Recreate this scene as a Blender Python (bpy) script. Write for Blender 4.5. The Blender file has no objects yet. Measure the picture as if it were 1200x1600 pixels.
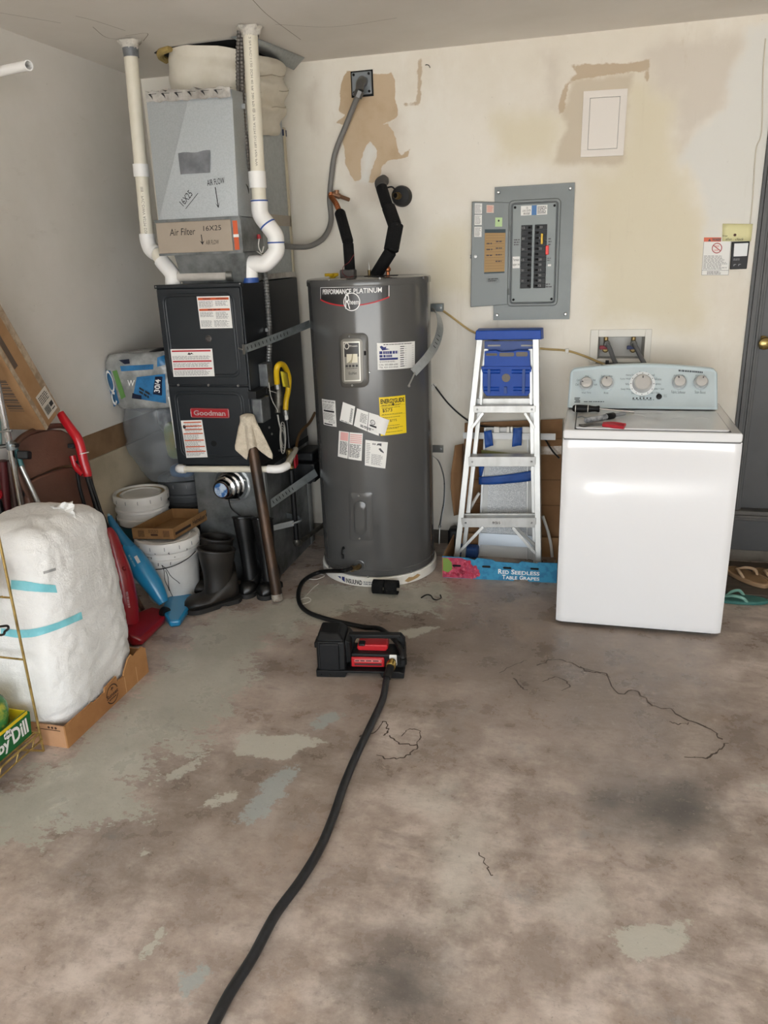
import bpy, math, random
from mathutils import Vector, Matrix, noise
from mathutils.bvhtree import BVHTree
random.seed(7)
PI = math.pi
SC = bpy.context.scene
COL = SC.collection

# ------------------------------------------------------------------ camera
CAM_H = 1.596
RIGHT = Vector((0.9671, 0.2521, -0.0354)).normalized()
FWD = Vector((-0.2499, 0.9139, -0.3200)).normalized()
RIGHT = (RIGHT - FWD * RIGHT.dot(FWD)).normalized()
DOWN = FWD.cross(RIGHT).normalized()
if DOWN.z > 0: DOWN = -DOWN
EYE = Vector((0, 0, CAM_H))
cam_data = bpy.data.cameras.new('camera')
cam_data.sensor_fit = 'HORIZONTAL'; cam_data.sensor_width = 36; cam_data.lens = 36.0
cam_data.clip_start = 0.02
cam = bpy.data.objects.new('camera', cam_data); COL.objects.link(cam)
m = Matrix.Identity(4)
for i in range(3):
    m[i][0] = RIGHT[i]; m[i][1] = -DOWN[i]; m[i][2] = -FWD[i]; m[i][3] = EYE[i]
cam.matrix_world = m
SC.camera = cam

# ------------------------------------------------------------------ light
WORLD_STRENGTH = 2.1
world = bpy.data.worlds.new('overcast_sky'); SC.world = world; world.use_nodes = True
wn = world.node_tree.nodes; wl = world.node_tree.links
bg = wn['Background']
tc = wn.new('ShaderNodeTexCoord'); sep = wn.new('ShaderNodeSeparateXYZ'); ramp = wn.new('ShaderNodeValToRGB')
wl.new(tc.outputs['Generated'], sep.inputs[0]); wl.new(sep.outputs['Z'], ramp.inputs[0])
ramp.color_ramp.elements[0].position = 0.0; ramp.color_ramp.elements[0].color = (0.93, 0.97, 1.0, 1)
ramp.color_ramp.elements[1].position = 0.8; ramp.color_ramp.elements[1].color = (0.80, 0.90, 1.0, 1)
wl.new(ramp.outputs[0], bg.inputs[0]); bg.inputs[1].default_value = WORLD_STRENGTH
sun_data = bpy.data.lights.new('sun', 'SUN'); sun_data.energy = 20.0; sun_data.angle = math.radians(2); sun_data.color = (1.0, 0.97, 0.93)
sun = bpy.data.objects.new('sun', sun_data); COL.objects.link(sun)
sun.rotation_euler = Vector((0.25, -0.35, -0.9)).to_track_quat('-Z', 'Y').to_euler()   # high, shining from behind the house
# portal over the open garage doorway: it only guides sampling of the sky
pd = bpy.data.lights.new('door_portal', 'AREA'); pd.shape = 'RECTANGLE'; pd.size = 4.9; pd.size_y = 2.2
pd.cycles.is_portal = True
po = bpy.data.objects.new('door_portal', pd); COL.objects.link(po)
po.location = (0.35, -1.75, 1.1); po.rotation_euler = (math.radians(90), 0, 0)
SC.view_settings.view_transform = 'Standard'; SC.view_settings.look = 'None'
SC.view_settings.gamma = 1.0; SC.view_settings.use_curve_mapping = False
SC.view_settings.exposure = 1.56
try:
    SC.cycles.use_denoising = True; SC.cycles.max_bounces = 10; SC.cycles.diffuse_bounces = 6
    SC.cycles.sample_clamp_indirect = 8.0; SC.cycles.caustics_reflective = False; SC.cycles.caustics_refractive = False
except Exception: pass

# ------------------------------------------------------------------ placing from the picture (each point gets its own real depth)
def ray(px, py): return RIGHT * (px - 600) + DOWN * (py - 800) + FWD * 1200
def at(px, py, Y):
    d = ray(px, py); return EYE + d * (Y / d.y)
def atx(px, py, X):
    d = ray(px, py); return EYE + d * (X / d.x)
def atz(px, py, Z=0.0):
    d = ray(px, py); return EYE + d * ((Z - CAM_H) / d.z)

# ------------------------------------------------------------------ materials
def lin(h):
    if not isinstance(h, str): return tuple(h)
    h = h.lstrip('#'); o = []
    for i in (0, 2, 4):
        c = int(h[i:i+2], 16) / 255
        o.append(c / 12.92 if c <= 0.04045 else ((c + 0.055) / 1.055) ** 2.4)
    return tuple(o)
def rgba(h): return (*lin(h), 1)
MATS = {}
def mat(name, col, rough=0.6, metal=0.0, col2=None, scale=8.0, detail=5.0, bump=0.0, bscale=60.0, lo=0.4, hi=0.65,
        trans=0.0, alpha=1.0, coat=0.0, emit=0.0, sss=0.0, aniso=0.0, stretch=None, spec=0.5, rvar=0.0):
    if name in MATS: return MATS[name]
    m = bpy.data.materials.new(name); m.use_nodes = True
    nt = m.node_tree; b = nt.nodes['Principled BSDF']
    b.inputs['Base Color'].default_value = rgba(col); b.inputs['Roughness'].default_value = rough
    b.inputs['Metallic'].default_value = metal; b.inputs['Transmission Weight'].default_value = trans
    b.inputs['Alpha'].default_value = alpha; b.inputs['Coat Weight'].default_value = coat
    b.inputs['Coat Roughness'].default_value = 0.08; b.inputs['Specular IOR Level'].default_value = spec
    b.inputs['Anisotropic'].default_value = aniso
    if emit:
        b.inputs['Emission Color'].default_value = rgba(col); b.inputs['Emission Strength'].default_value = emit
    co = nt.nodes.new('ShaderNodeTexCoord'); vec = co.outputs['Object']
    if stretch:
        mp = nt.nodes.new('ShaderNodeMapping'); mp.inputs['Scale'].default_value = stretch
        nt.links.new(vec, mp.inputs[0]); vec = mp.outputs[0]
    if col2 is not None or rvar:
        n = nt.nodes.new('ShaderNodeTexNoise'); n.inputs['Scale'].default_value = scale; n.inputs['Detail'].default_value = detail
        n.inputs['Roughness'].default_value = 0.6
        nt.links.new(vec, n.inputs['Vector'])
        if col2 is not None:
            r = nt.nodes.new('ShaderNodeValToRGB'); e = r.color_ramp.elements
            e[0].position = lo; e[1].position = hi; e[0].color = rgba(col); e[1].color = rgba(col2)
            nt.links.new(n.outputs['Fac'], r.inputs[0]); nt.links.new(r.outputs[0], b.inputs['Base Color'])
        if rvar:
            mr = nt.nodes.new('ShaderNodeMapRange'); mr.inputs['To Min'].default_value = rough - rvar; mr.inputs['To Max'].default_value = rough + rvar
            nt.links.new(n.outputs['Fac'], mr.inputs[0]); nt.links.new(mr.outputs[0], b.inputs['Roughness'])
    if bump:
        n2 = nt.nodes.new('ShaderNodeTexNoise'); n2.inputs['Scale'].default_value = bscale; n2.inputs['Detail'].default_value = 4
        nt.links.new(vec, n2.inputs['Vector'])
        bp = nt.nodes.new('ShaderNodeBump'); bp.inputs['Strength'].default_value = bump; bp.inputs['Distance'].default_value = 0.01
        nt.links.new(n2.outputs['Fac'], bp.inputs['Height']); nt.links.new(bp.outputs[0], b.inputs['Normal'])
    MATS[name] = m
    return m

# ------------------------------------------------------------------ mesh builder
def perp(d):
    d = d.normalized(); a = Vector((0, 0, 1)) if abs(d.z) < 0.9 else Vector((1, 0, 0))
    u = d.cross(a).normalized(); return u, d.cross(u).normalized()
def spline(pts, n=8):
    P = [Vector(p) for p in pts]; P = [P[0] * 2 - P[1]] + P + [P[-1] * 2 - P[-2]]; o = []
    for i in range(1, len(P) - 2):
        a, b, c, d = P[i-1], P[i], P[i+1], P[i+2]
        for k in range(n):
            t = k / n
            o.append(0.5 * ((2 * b) + (c - a) * t + (2*a - 5*b + 4*c - d) * t*t + (3*b - a - 3*c + d) * t**3))
    o.append(P[-2]); return o
def rrect(w, h, r, n=4, cx=0, cy=0):
    o = []
    for sx, sy, a0 in ((1, 1, 0), (-1, 1, 90), (-1, -1, 180), (1, -1, 270)):
        for k in range(n + 1):
            a = math.radians(a0 + 90 * k / n)
            o.append((cx + sx * (w/2 - r) + r * math.cos(a), cy + sy * (h/2 - r) + r * math.sin(a)))
    return o
def circ(r, n=24, cx=0, cy=0): return [(cx + r * math.cos(2*PI*k/n), cy + r * math.sin(2*PI*k/n)) for k in range(n)]
class MB:
    def __init__(s): s.v = []; s.f = []
    def add(s, vs, fs):
        o = len(s.v); s.v += [Vector(v) for v in vs]; s.f += [tuple(i + o for i in f) for f in fs]; return s
    def hexa(s, p):   # p: 8 points, bottom loop then top loop
        return s.add(p, [(3,2,1,0), (4,5,6,7), (0,1,5,4), (1,2,6,5), (2,3,7,6), (3,0,4,7)])
    def box(s, x0, x1, y0, y1, z0, z1):
        return s.hexa([(x0,y0,z0),(x1,y0,z0),(x1,y1,z0),(x0,y1,z0),(x0,y0,z1),(x1,y0,z1),(x1,y1,z1),(x0,y1,z1)])
    def obox(s, c, r, u, n, hr, hu, hn):
        c = Vector(c); r = Vector(r) * hr; u = Vector(u) * hu; n = Vector(n) * hn
        return s.hexa([c-r-u-n, c+r-u-n, c+r+u-n, c-r+u-n, c-r-u+n, c+r-u+n, c+r+u+n, c-r+u+n])
    def bar(s, a, b, w, t, up=None):   # rectangular bar from a to b, w along side, t along up
        a = Vector(a); b = Vector(b); d = (b - a).normalized()
        up = Vector(up) if up is not None else perp(d)[1]
        sd = d.cross(up).normalized(); up = sd.cross(d).normalized()
        return s.obox((a + b) / 2, d, sd, up, (b - a).length / 2, w / 2, t / 2)
    def tube(s, pts, r, n=12, cap=True, smooth=0, closed=False):
        P = [Vector(p) for p in pts]
        if smooth: P = spline(P, smooth)
        R = r if isinstance(r, (list, tuple)) else [r] * len(P)
        if len(R) != len(P):
            R = [R[min(len(R)-1, int(i * (len(R)-1) / (len(P)-1)))] + (R[min(len(R)-1, int(i*(len(R)-1)/(len(P)-1))+1)] - R[min(len(R)-1, int(i*(len(R)-1)/(len(P)-1)))]) * ((i*(len(R)-1)/(len(P)-1)) % 1) for i in range(len(P))]
        vs = []; u = None
        for i, p in enumerate(P):
            d = (P[min(i+1, len(P)-1)] - P[max(i-1, 0)]).normalized()
            if u is None: u, w = perp(d)
            else:
                u = (u - d * u.dot(d)); u = u.normalized() if u.length > 1e-6 else perp(d)[0]; w = d.cross(u)
            for k in range(n):
                a = 2 * PI * k / n; vs.append(p + (u * math.cos(a) + w * math.sin(a)) * R[i])
        fs = []
        for i in range(len(P) - 1):
            for k in range(n):
                k2 = (k + 1) % n; fs.append((i*n+k, i*n+k2, (i+1)*n+k2, (i+1)*n+k))
        if cap: fs += [tuple(range(n-1, -1, -1)), tuple((len(P)-1)*n + k for k in range(n))]
        return s.add(vs, fs)
    def cyl(s, a, b, r, r2=None, n=20): return s.tube([a, b], [r, r if r2 is None else r2], n)
    def lathe(s, prof, c=(0,0,0), axis=(0,0,1), n=32, cap=True):
        c = Vector(c); ax = Vector(axis).normalized(); u, w = perp(ax); vs = []
        for r, z in prof:
            for k in range(n):
                a = 2*PI*k/n; vs.append(c + ax*z + (u*math.cos(a) + w*math.sin(a))*r)
        fs = []
        for i in range(len(prof) - 1):
            for k in range(n):
                k2 = (k+1) % n; fs.append((i*n+k, i*n+k2, (i+1)*n+k2, (i+1)*n+k))
        if cap: fs += [tuple(range(n-1, -1, -1)), tuple((len(prof)-1)*n+k for k in range(n))]
        return s.add(vs, fs)
    def prism(s, poly, o, r, u, nrm, t):   # polygon in (r,u), extruded by t along nrm
        o = Vector(o); r = Vector(r); u = Vector(u); nrm = Vector(nrm); n = len(poly)
        a = [o + r*x + u*y for x, y in poly]; b = [p + nrm*t for p in a]
        return s.add(a + b, [tuple(range(n-1, -1, -1)), tuple(range(n, 2*n))] + [(i, (i+1) % n, n+(i+1) % n, n+i) for i in range(n)])
    def grid(s, fn, nu, nv, wrap=False):
        vs = [fn(i/nu, j/nv) for j in range(nv+1) for i in range(nu + (0 if wrap else 1))]
        w = nu if wrap else nu + 1; fs = []
        for j in range(nv):
            for i in range(nu):
                i2 = (i+1) % w; fs.append((j*w+i, j*w+i2, (j+1)*w+i2, (j+1)*w+i))
        return s.add(vs, fs)
    def ball(s, c, rx, ry=None, rz=None, n=14):
        c = Vector(c); ry = ry or rx; rz = rz or rx
        return s.grid(lambda u, v: c + Vector((rx*math.cos(2*PI*u)*math.sin(PI*v), ry*math.sin(2*PI*u)*math.sin(PI*v), -rz*math.cos(PI*v))), n, n//2+1, True)
    def rect(s, mp, x0, x1, y0, y1, d=0.0, nx=1, ny=1):   # flat print on a mapped surface
        return s.grid(lambda u, v: mp(x0+(x1-x0)*u, y0+(y1-y0)*v, d), nx, ny)
    def poly(s, mp, pts, d=0.0):
        return s.add([mp(x, y, d) for x, y in pts], [tuple(range(len(pts)))])
    def lines(s, mp, x0, x1, y0, y1, n, d=0.0006, fill=0.55, ragged=0.2, nx=1, word=0.0):
        for k in range(n):
            yc = y1 - (k+0.5)*(y1-y0)/n; hh = (y1-y0)/n*fill/2
            xe = x1 - random.random()*ragged*(x1-x0)
            if word:
                x = x0
                while x < xe:
                    w = word*(0.5+random.random()); s.rect(mp, x, min(x+w, xe), yc-hh, yc+hh, d, nx); x += w*1.25
            else: s.rect(mp, x0, xe, yc-hh, yc+hh, d, nx)
        return s
    def ring(s, mp, cx, cy, r0, r1, d=0.0006, ax=1.0, n=28, a0=0, a1=360):
        def fn(u, v):
            a = math.radians(a0+(a1-a0)*u); r = r0+(r1-r0)*v; return mp(cx+r*ax*math.cos(a), cy+r*math.sin(a), d)
        return s.grid(fn, n, 1)
    def text(s, mp, txt, x0, x1, y0, y1, d=0.0008, keep=None, align='l', bold=0.0, shear=0.0):
        tv, tf, (tx0, tx1, ty0, ty1) = glyphs(txt, bold, shear)
        sx = (x1-x0)/(tx1-tx0); sy = (y1-y0)/(ty1-ty0); ox = x0
        if keep is not None:      # keep letter proportions; keep = surface width/height of one map unit
            sx2 = sy/keep
            if sx2 < sx:
                ox = x0 if align == 'l' else (x0+x1)/2 - sx2*(tx1-tx0)/2; sx = sx2
        return s.add([mp(ox+(x-tx0)*sx, y0+(y-ty0)*sy, d) for x, y in tv], tf)
    def build(s, name, material, parent=None, kind=None, bevel=0.0, solid=0.0, subsurf=0, flat=False, seg=2, sharp=32, soff=0.0):
        o = Vector((0,0,0))
        if parent is not None: o = ORG[parent.name]
        else:
            if s.v:
                xs = [v.x for v in s.v]; ys = [v.y for v in s.v]; zs = [v.z for v in s.v]
                o = Vector(((min(xs)+max(xs))/2, (min(ys)+max(ys))/2, min(zs)))
        me = bpy.data.meshes.new(name); me.from_pydata([v - o for v in s.v], [], s.f); me.update()
        if not flat and len(me.polygons):
            me.polygons.foreach_set('use_smooth', [True]*len(me.polygons)); me.set_sharp_from_angle(angle=math.radians(sharp))
        ob = bpy.data.objects.new(name, me); COL.objects.link(ob)
        if material: me.materials.append(material)
        ORG[ob.name] = o
        if parent is not None: ob.parent = parent
        else: ob.location = o
        if solid:
            md = ob.modifiers.new('solid', 'SOLIDIFY'); md.thickness = solid; md.offset = soff
        if bevel:
            md = ob.modifiers.new('bevel', 'BEVEL'); md.width = bevel; md.segments = seg; md.limit_method = 'ANGLE'; md.angle_limit = math.radians(40)
        if subsurf:
            md = ob.modifiers.new('sub', 'SUBSURF'); md.levels = subsurf; md.render_levels = subsurf
        if kind: ob['kind'] = kind
        return ob
ORG = {}
GL = {}
def glyphs(txt, bold=0.0, shear=0.0):
    k = (txt, bold, shear)
    if k not in GL:
        cu = bpy.data.curves.new('lettering', 'FONT'); cu.body = txt; cu.offset = bold; cu.shear = shear; cu.resolution_u = 3
        ob = bpy.data.objects.new('lettering', cu); me = bpy.data.meshes.new_from_object(ob)
        vs = [(v.co.x, v.co.y) for v in me.vertices]; fs = [tuple(p.vertices) for p in me.polygons]
        bpy.data.objects.remove(ob); bpy.data.curves.remove(cu); bpy.data.meshes.remove(me)
        xs = [a for a, b in vs]; ys = [b for a, b in vs]
        GL[k] = (vs, fs, (min(xs), max(xs), min(ys), max(ys)))
    return GL[k]
def tag(o, label, cat, group=None):
    o['label'] = label; o['category'] = cat
    if group: o['group'] = group
    return o
def thing(name, label, cat, loc, group=None):
    o = bpy.data.objects.new(name, None); COL.objects.link(o); o.location = loc; o.empty_display_size = 0.1
    ORG[o.name] = Vector(loc); return tag(o, label, cat, group)
def plane_map(o, r, u, n):    # x,y in metres from o
    o = Vector(o); r = Vector(r).normalized(); u = Vector(u).normalized(); n = Vector(n).normalized()
    return lambda x, y, d=0.0: o + r*x + u*y + n*d
def quad_map(tl, tr, br, bl, n=None):   # x,y in 0..1 over four corners
    tl, tr, br, bl = map(Vector, (tl, tr, br, bl))
    n = Vector(n) if n is not None else (tr-bl).cross(tl-br).normalized()
    return lambda x, y, d=0.0: (bl*(1-x)+br*x)*(1-y) + (tl*(1-x)+tr*x)*y + n*d
def sub_map(mp, x0, x1, y0, y1): return lambda x, y, d=0.0: mp(x0+(x1-x0)*x, y0+(y1-y0)*y, d)
PX, PYP, PZ = Vector((1,0,0)), Vector((0,1,0)), Vector((0,0,1))
# ================================================================== SETTING
import numpy as np
XL, XR, YB, YF, ZC = -2.344, 2.9, 4.0723, -1.8, 2.50
def sdf(poly, P):      # signed distance, positive inside; P is (n,2)
    V = np.array(poly, float); W = np.roll(V, -1, 0); best = np.full(len(P), 1e9); ins = np.zeros(len(P), bool)
    for a, b in zip(V, W):
        e = b - a; q = P - a; t = np.clip((q @ e) / max(e @ e, 1e-12), 0, 1)
        best = np.minimum(best, np.linalg.norm(q - t[:, None] * e, axis=1))
        c = (a[1] > P[:, 1]) != (b[1] > P[:, 1])
        with np.errstate(divide='ignore', invalid='ignore'):
            ins ^= c & (P[:, 0] < (b[0]-a[0]) * (P[:, 1]-a[1]) / (b[1]-a[1]) + a[0])
    return np.where(ins, best, -best)
def zone_grid(name, us, vs, to3d, zones, material, skip=None, kind='structure'):
    U, V = np.meshgrid(us, vs); P = np.stack([U.ravel(), V.ravel()], 1); w = len(us)
    verts = [to3d(u, v) for u, v in P]; faces = []
    for j in range(len(vs)-1):
        for i in range(len(us)-1):
            if skip and skip((us[i]+us[i+1])/2, (vs[j]+vs[j+1])/2): continue
            faces.append((j*w+i, j*w+i+1, (j+1)*w+i+1, (j+1)*w+i))
    me = bpy.data.meshes.new(name); me.from_pydata(verts, [], faces)
    for zn, polys in zones.items():
        val = np.full(len(P), -9.0)
        for pl in polys: val = np.maximum(val, sdf(pl, P))
        at_ = me.attributes.new(zn, 'FLOAT', 'POINT'); at_.data.foreach_set('value', val.astype(np.float32))
    me.update(); ob = bpy.data.objects.new(name, me); COL.objects.link(ob); me.materials.append(material); ob['kind'] = kind
    ORG[ob.name] = Vector((0,0,0)); return ob
class NT:
    def __init__(s, name):
        s.m = bpy.data.materials.new(name); s.m.use_nodes = True; s.t = s.m.node_tree; s.b = s.t.nodes['Principled BSDF']
        s.co = s.t.nodes.new('ShaderNodeTexCoord').outputs['Object']
    def link(s, a, b): s.t.links.new(a, b)
    def noise(s, scale, detail=6, rough=0.6, stretch=None, dist=0.0):
        n = s.t.nodes.new('ShaderNodeTexNoise'); n.inputs['Scale'].default_value = scale; n.inputs['Detail'].default_value = detail
        n.inputs['Roughness'].default_value = rough; n.inputs['Distortion'].default_value = dist; v = s.co
        if stretch:
            mp = s.t.nodes.new('ShaderNodeMapping'); mp.inputs['Scale'].default_value = stretch; s.link(v, mp.inputs[0]); v = mp.outputs[0]
        s.link(v, n.inputs['Vector']); return n.outputs['Fac']
    def math(s, op, a, b=0.0):
        n = s.t.nodes.new('ShaderNodeMath'); n.operation = op
        for i, x in enumerate((a, b)):
            if isinstance(x, (int, float)): n.inputs[i].default_value = x
            else: s.link(x, n.inputs[i])
        return n.outputs[0]
    def step(s, x, lo, hi, out=1.0):
        n = s.t.nodes.new('ShaderNodeMapRange'); n.interpolation_type = 'SMOOTHSTEP'
        n.inputs['From Min'].default_value = lo; n.inputs['From Max'].default_value = hi; n.inputs['To Max'].default_value = out
        s.link(x, n.inputs[0]); return n.outputs[0]
    def attr(s, name):
        n = s.t.nodes.new('ShaderNodeAttribute'); n.attribute_name = name; return n.outputs['Fac']
    def mix(s, f, a, b):
        n = s.t.nodes.new('ShaderNodeMix'); n.data_type = 'RGBA'
        for i, x in ((0, f), (6, a), (7, b)):
            if isinstance(x, str): n.inputs[i].default_value = rgba(x)
            elif isinstance(x, (int, float)): n.inputs[i].default_value = x
            else: s.link(x, n.inputs[i])
        return n.outputs[2]
    def zone(s, col, name, new, amp, w, nscale=9.0, strength=1.0, detail=6, shift=0.0, nrough=0.6):
        n = s.math('MULTIPLY', s.math('SUBTRACT', s.noise(nscale, detail, nrough), 0.5), 2*amp)
        return s.mix(s.step(s.math('ADD', s.math('ADD', s.attr(name), n), shift), -w, w, strength), col, new)
    def done(s, col, rough, bump=None, bs=0.2):
        s.link(col, s.b.inputs['Base Color'])
        if isinstance(rough, float): s.b.inputs['Roughness'].default_value = rough
        else: s.link(rough, s.b.inputs['Roughness'])
        if bump is not None:
            bp = s.t.nodes.new('ShaderNodeBump'); bp.inputs['Strength'].default_value = bs; bp.inputs['Distance'].default_value = 0.01
            s.link(bump, bp.inputs['Height']); s.link(bp.outputs[0], s.b.inputs['Normal'])
        return s.m

# ---- floor
def fz(pts): return [tuple(atz(*p)[:2]) for p in pts]
floor_zones = {
 'paint': [fz([(-60,1330),(0,1318),(70,1318),(120,1290),(200,1270),(250,1238),(200,1215),(235,1190),(300,1168),(345,1130),(372,1085),(408,1060),(385,1025),(435,1000),(500,968),(560,950),(660,962),(715,940),(690,912),(480,915),(440,945),(330,962),(300,990),(240,1055),(110,1170),(40,1215),(-60,1270)])],
 'chips': [fz([(362,1180),(372,1150),(400,1140),(420,1152),(470,1146),(508,1160),(470,1172),(440,1190),(400,1182)]),
           fz([(312,1262),(340,1240),(376,1234),(360,1255)]), fz([(250,1215),(310,1185),(320,1190),(270,1222)]),
           fz([(212,1334),(236,1325),(232,1338)]), fz([(216,1500),(244,1452),(258,1428),(250,1470),(240,1500)]), fz([(620,985),(700,975),(640,998)]),
           fz([(1160,1230),(1200,1225),(1195,1240)]), fz([(950,1450),(1080,1440),(1060,1490),(980,1500)]), fz([(700,1262),(712,1258),(708,1266)]), fz([(500,960),(540,955),(520,965)])],
 'blue': [fz([(370,1280),(400,1240),(440,1195),(465,1200),(430,1260),(390,1290)]), fz([(480,1130),(520,1110),(540,1120),(500,1140)]), fz([(280,1540),(320,1500),(330,1520),(300,1560)])],
 'smudge': [fz([(935,1240),(990,1215),(1080,1230),(1120,1265),(1110,1310),(1030,1315),(960,1290)]), fz([(560,1500),(640,1480),(700,1560),(600,1600)])],
 'pale': [fz([(690,1290),(760,1280),(740,1420),(700,1440)]), fz([(640,1240),(700,1230),(690,1270)]), fz([(870,1400),(925,1390),(930,1430),(890,1420)])],
 'dirt_falloff': [fz([(120,1310),(300,1195),(430,1165),(520,1130),(570,1200),(430,1310),(250,1345)]), fz([(430,1060),(520,930),(1000,930),(1130,1100),(1120,1200),(900,1180),(700,1100),(560,1130)])],  # brown floor by the paint; back area has grime and painted light falloff
}
N = NT('worn_concrete')
n1 = N.noise(1.5, 9, 0.62); n2 = N.noise(6.0, 8, 0.68); n3 = N.noise(38, 6, 0.7); n4 = N.noise(3.0, 8, 0.7, (1.0, 2.6, 1.0), 0.6)
c = N.mix(N.step(n1, 0.36, 0.66), '#97897f', '#b5a599')
c = N.mix(N.step(n2, 0.42, 0.68, 0.8), c, '#cfc2b8')
c = N.mix(N.step(N.noise(17, 10, 0.74, (1, 2.2, 1), 0.4), 0.48, 0.66, 0.28), c, '#786c63')
c = N.mix(N.step(n4, 0.50, 0.72, 0.5), c, '#73675e')
c = N.mix(N.step(N.noise(2.2, 7, 0.65), 0.54, 0.70, 0.30), c, '#aa9079')
c = N.mix(N.step(N.noise(4.2, 9, 0.72), 0.56, 0.70, 0.5), c, '#8d8d8c')
c = N.zone(c, 'dirt_falloff', '#66594d', 0.35, 0.45, 1.8, 0.66)  # dirt colour, with the dimmer light of the back floor painted in
c = N.zone(c, 'smudge', '#474542', 0.14, 0.16, 7, 0.9)
c = N.zone(c, 'pale', '#c3bdb2', 0.10, 0.10, 12, 0.7)
c = N.mix(N.step(n3, 0.54, 0.74, 0.35), c, '#6b6058')
c = N.mix(N.step(N.noise(26, 9, 0.75), 0.56, 0.70, 0.4), c, '#c4b5a5')
c = N.zone(c, 'blue', '#a0a5a2', 0.10, 0.008, 20, 0.85, 10, 0, 0.75)
pn_ = N.math('ADD', N.math('MULTIPLY', N.math('SUBTRACT', N.noise(5.5, 9, 0.68, (1, 1.6, 1)), 0.5), 0.55), N.math('MULTIPLY', N.math('SUBTRACT', N.noise(30, 9, 0.72, (1, 1.5, 1)), 0.5), 0.50))
pf = N.step(N.math('ADD', N.attr('paint'), pn_), -0.002, 0.010)
pc_ = N.mix(N.step(N.noise(3, 6, 0.6), 0.4, 0.65), '#b3b0a4', '#a4a195')
pc_ = N.mix(N.step(N.noise(30, 8, 0.7), 0.55, 0.72, 0.35), pc_, '#86806f')
c = N.mix(N.math('MULTIPLY', pf, 0.95), c, pc_)
c = N.zone(c, 'chips', '#b9b6aa', 0.055, 0.005, 30, 0.9, 9, 0, 0.72)
c = N.mix(N.step(N.noise(90, 4, 0.7), 0.60, 0.75, 0.45), c, '#cfc3b5')
c = N.mix(N.step(N.noise(55, 5, 0.75), 0.60, 0.72, 0.55), c, '#4e453d')
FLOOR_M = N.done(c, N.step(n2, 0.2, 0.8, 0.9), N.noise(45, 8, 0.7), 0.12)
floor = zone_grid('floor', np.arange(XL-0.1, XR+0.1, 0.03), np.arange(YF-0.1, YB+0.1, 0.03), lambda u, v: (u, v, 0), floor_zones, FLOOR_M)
# cracks in the slab: thin open seams
mk = MB()
random.seed(3)
for pts, w in (([(840,1040),(870,1030),(905,1042),(925,1052),(945,1052),(965,1085),(990,1078),(1020,1102),(1045,1108),(1075,1125),(1110,1140),(1126,1155)],3.0),
               ([(1136,1160),(1122,1175),(1100,1185),(1070,1182)],2.6),([(1045,1128),(1060,1132),(1075,1130)],2.4),([(850,1064),(872,1058),(890,1070),(878,1080)],2.2),
               ([(800,1060),(815,1072),(822,1078)],2.6),([(560,1150),(585,1145),(600,1128),(606,1140),(600,1150)],2.4),([(606,1150),(625,1162),(650,1165),(640,1178),(615,1186),(590,1182)],2.4),
               ([(650,1165),(658,1145),(640,1138),(630,1150)],1.8),([(748,1330),(758,1352),(768,1368)],1.6),([(905,1042),(925,1048),(955,1060)],2.0),([(780,1052),(800,1040),(825,1032)],2.0)):
    P = spline([atz(*p) for p in pts], 5); P = [p + Vector((random.uniform(-.007,.007), random.uniform(-.007,.007), 0.0006)) for p in P]
    for i in range(len(P)-1):
        sd = (P[i+1]-P[i]).cross(PZ).normalized()*w*0.0011*random.uniform(0.5,1.2)
        mk.add([P[i]-sd, P[i]+sd, P[i+1]+sd, P[i+1]-sd], [(0,1,2,3)])
mk.build('crack', mat('crack_dark', '#4a3f36', 0.9), floor)

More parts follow.
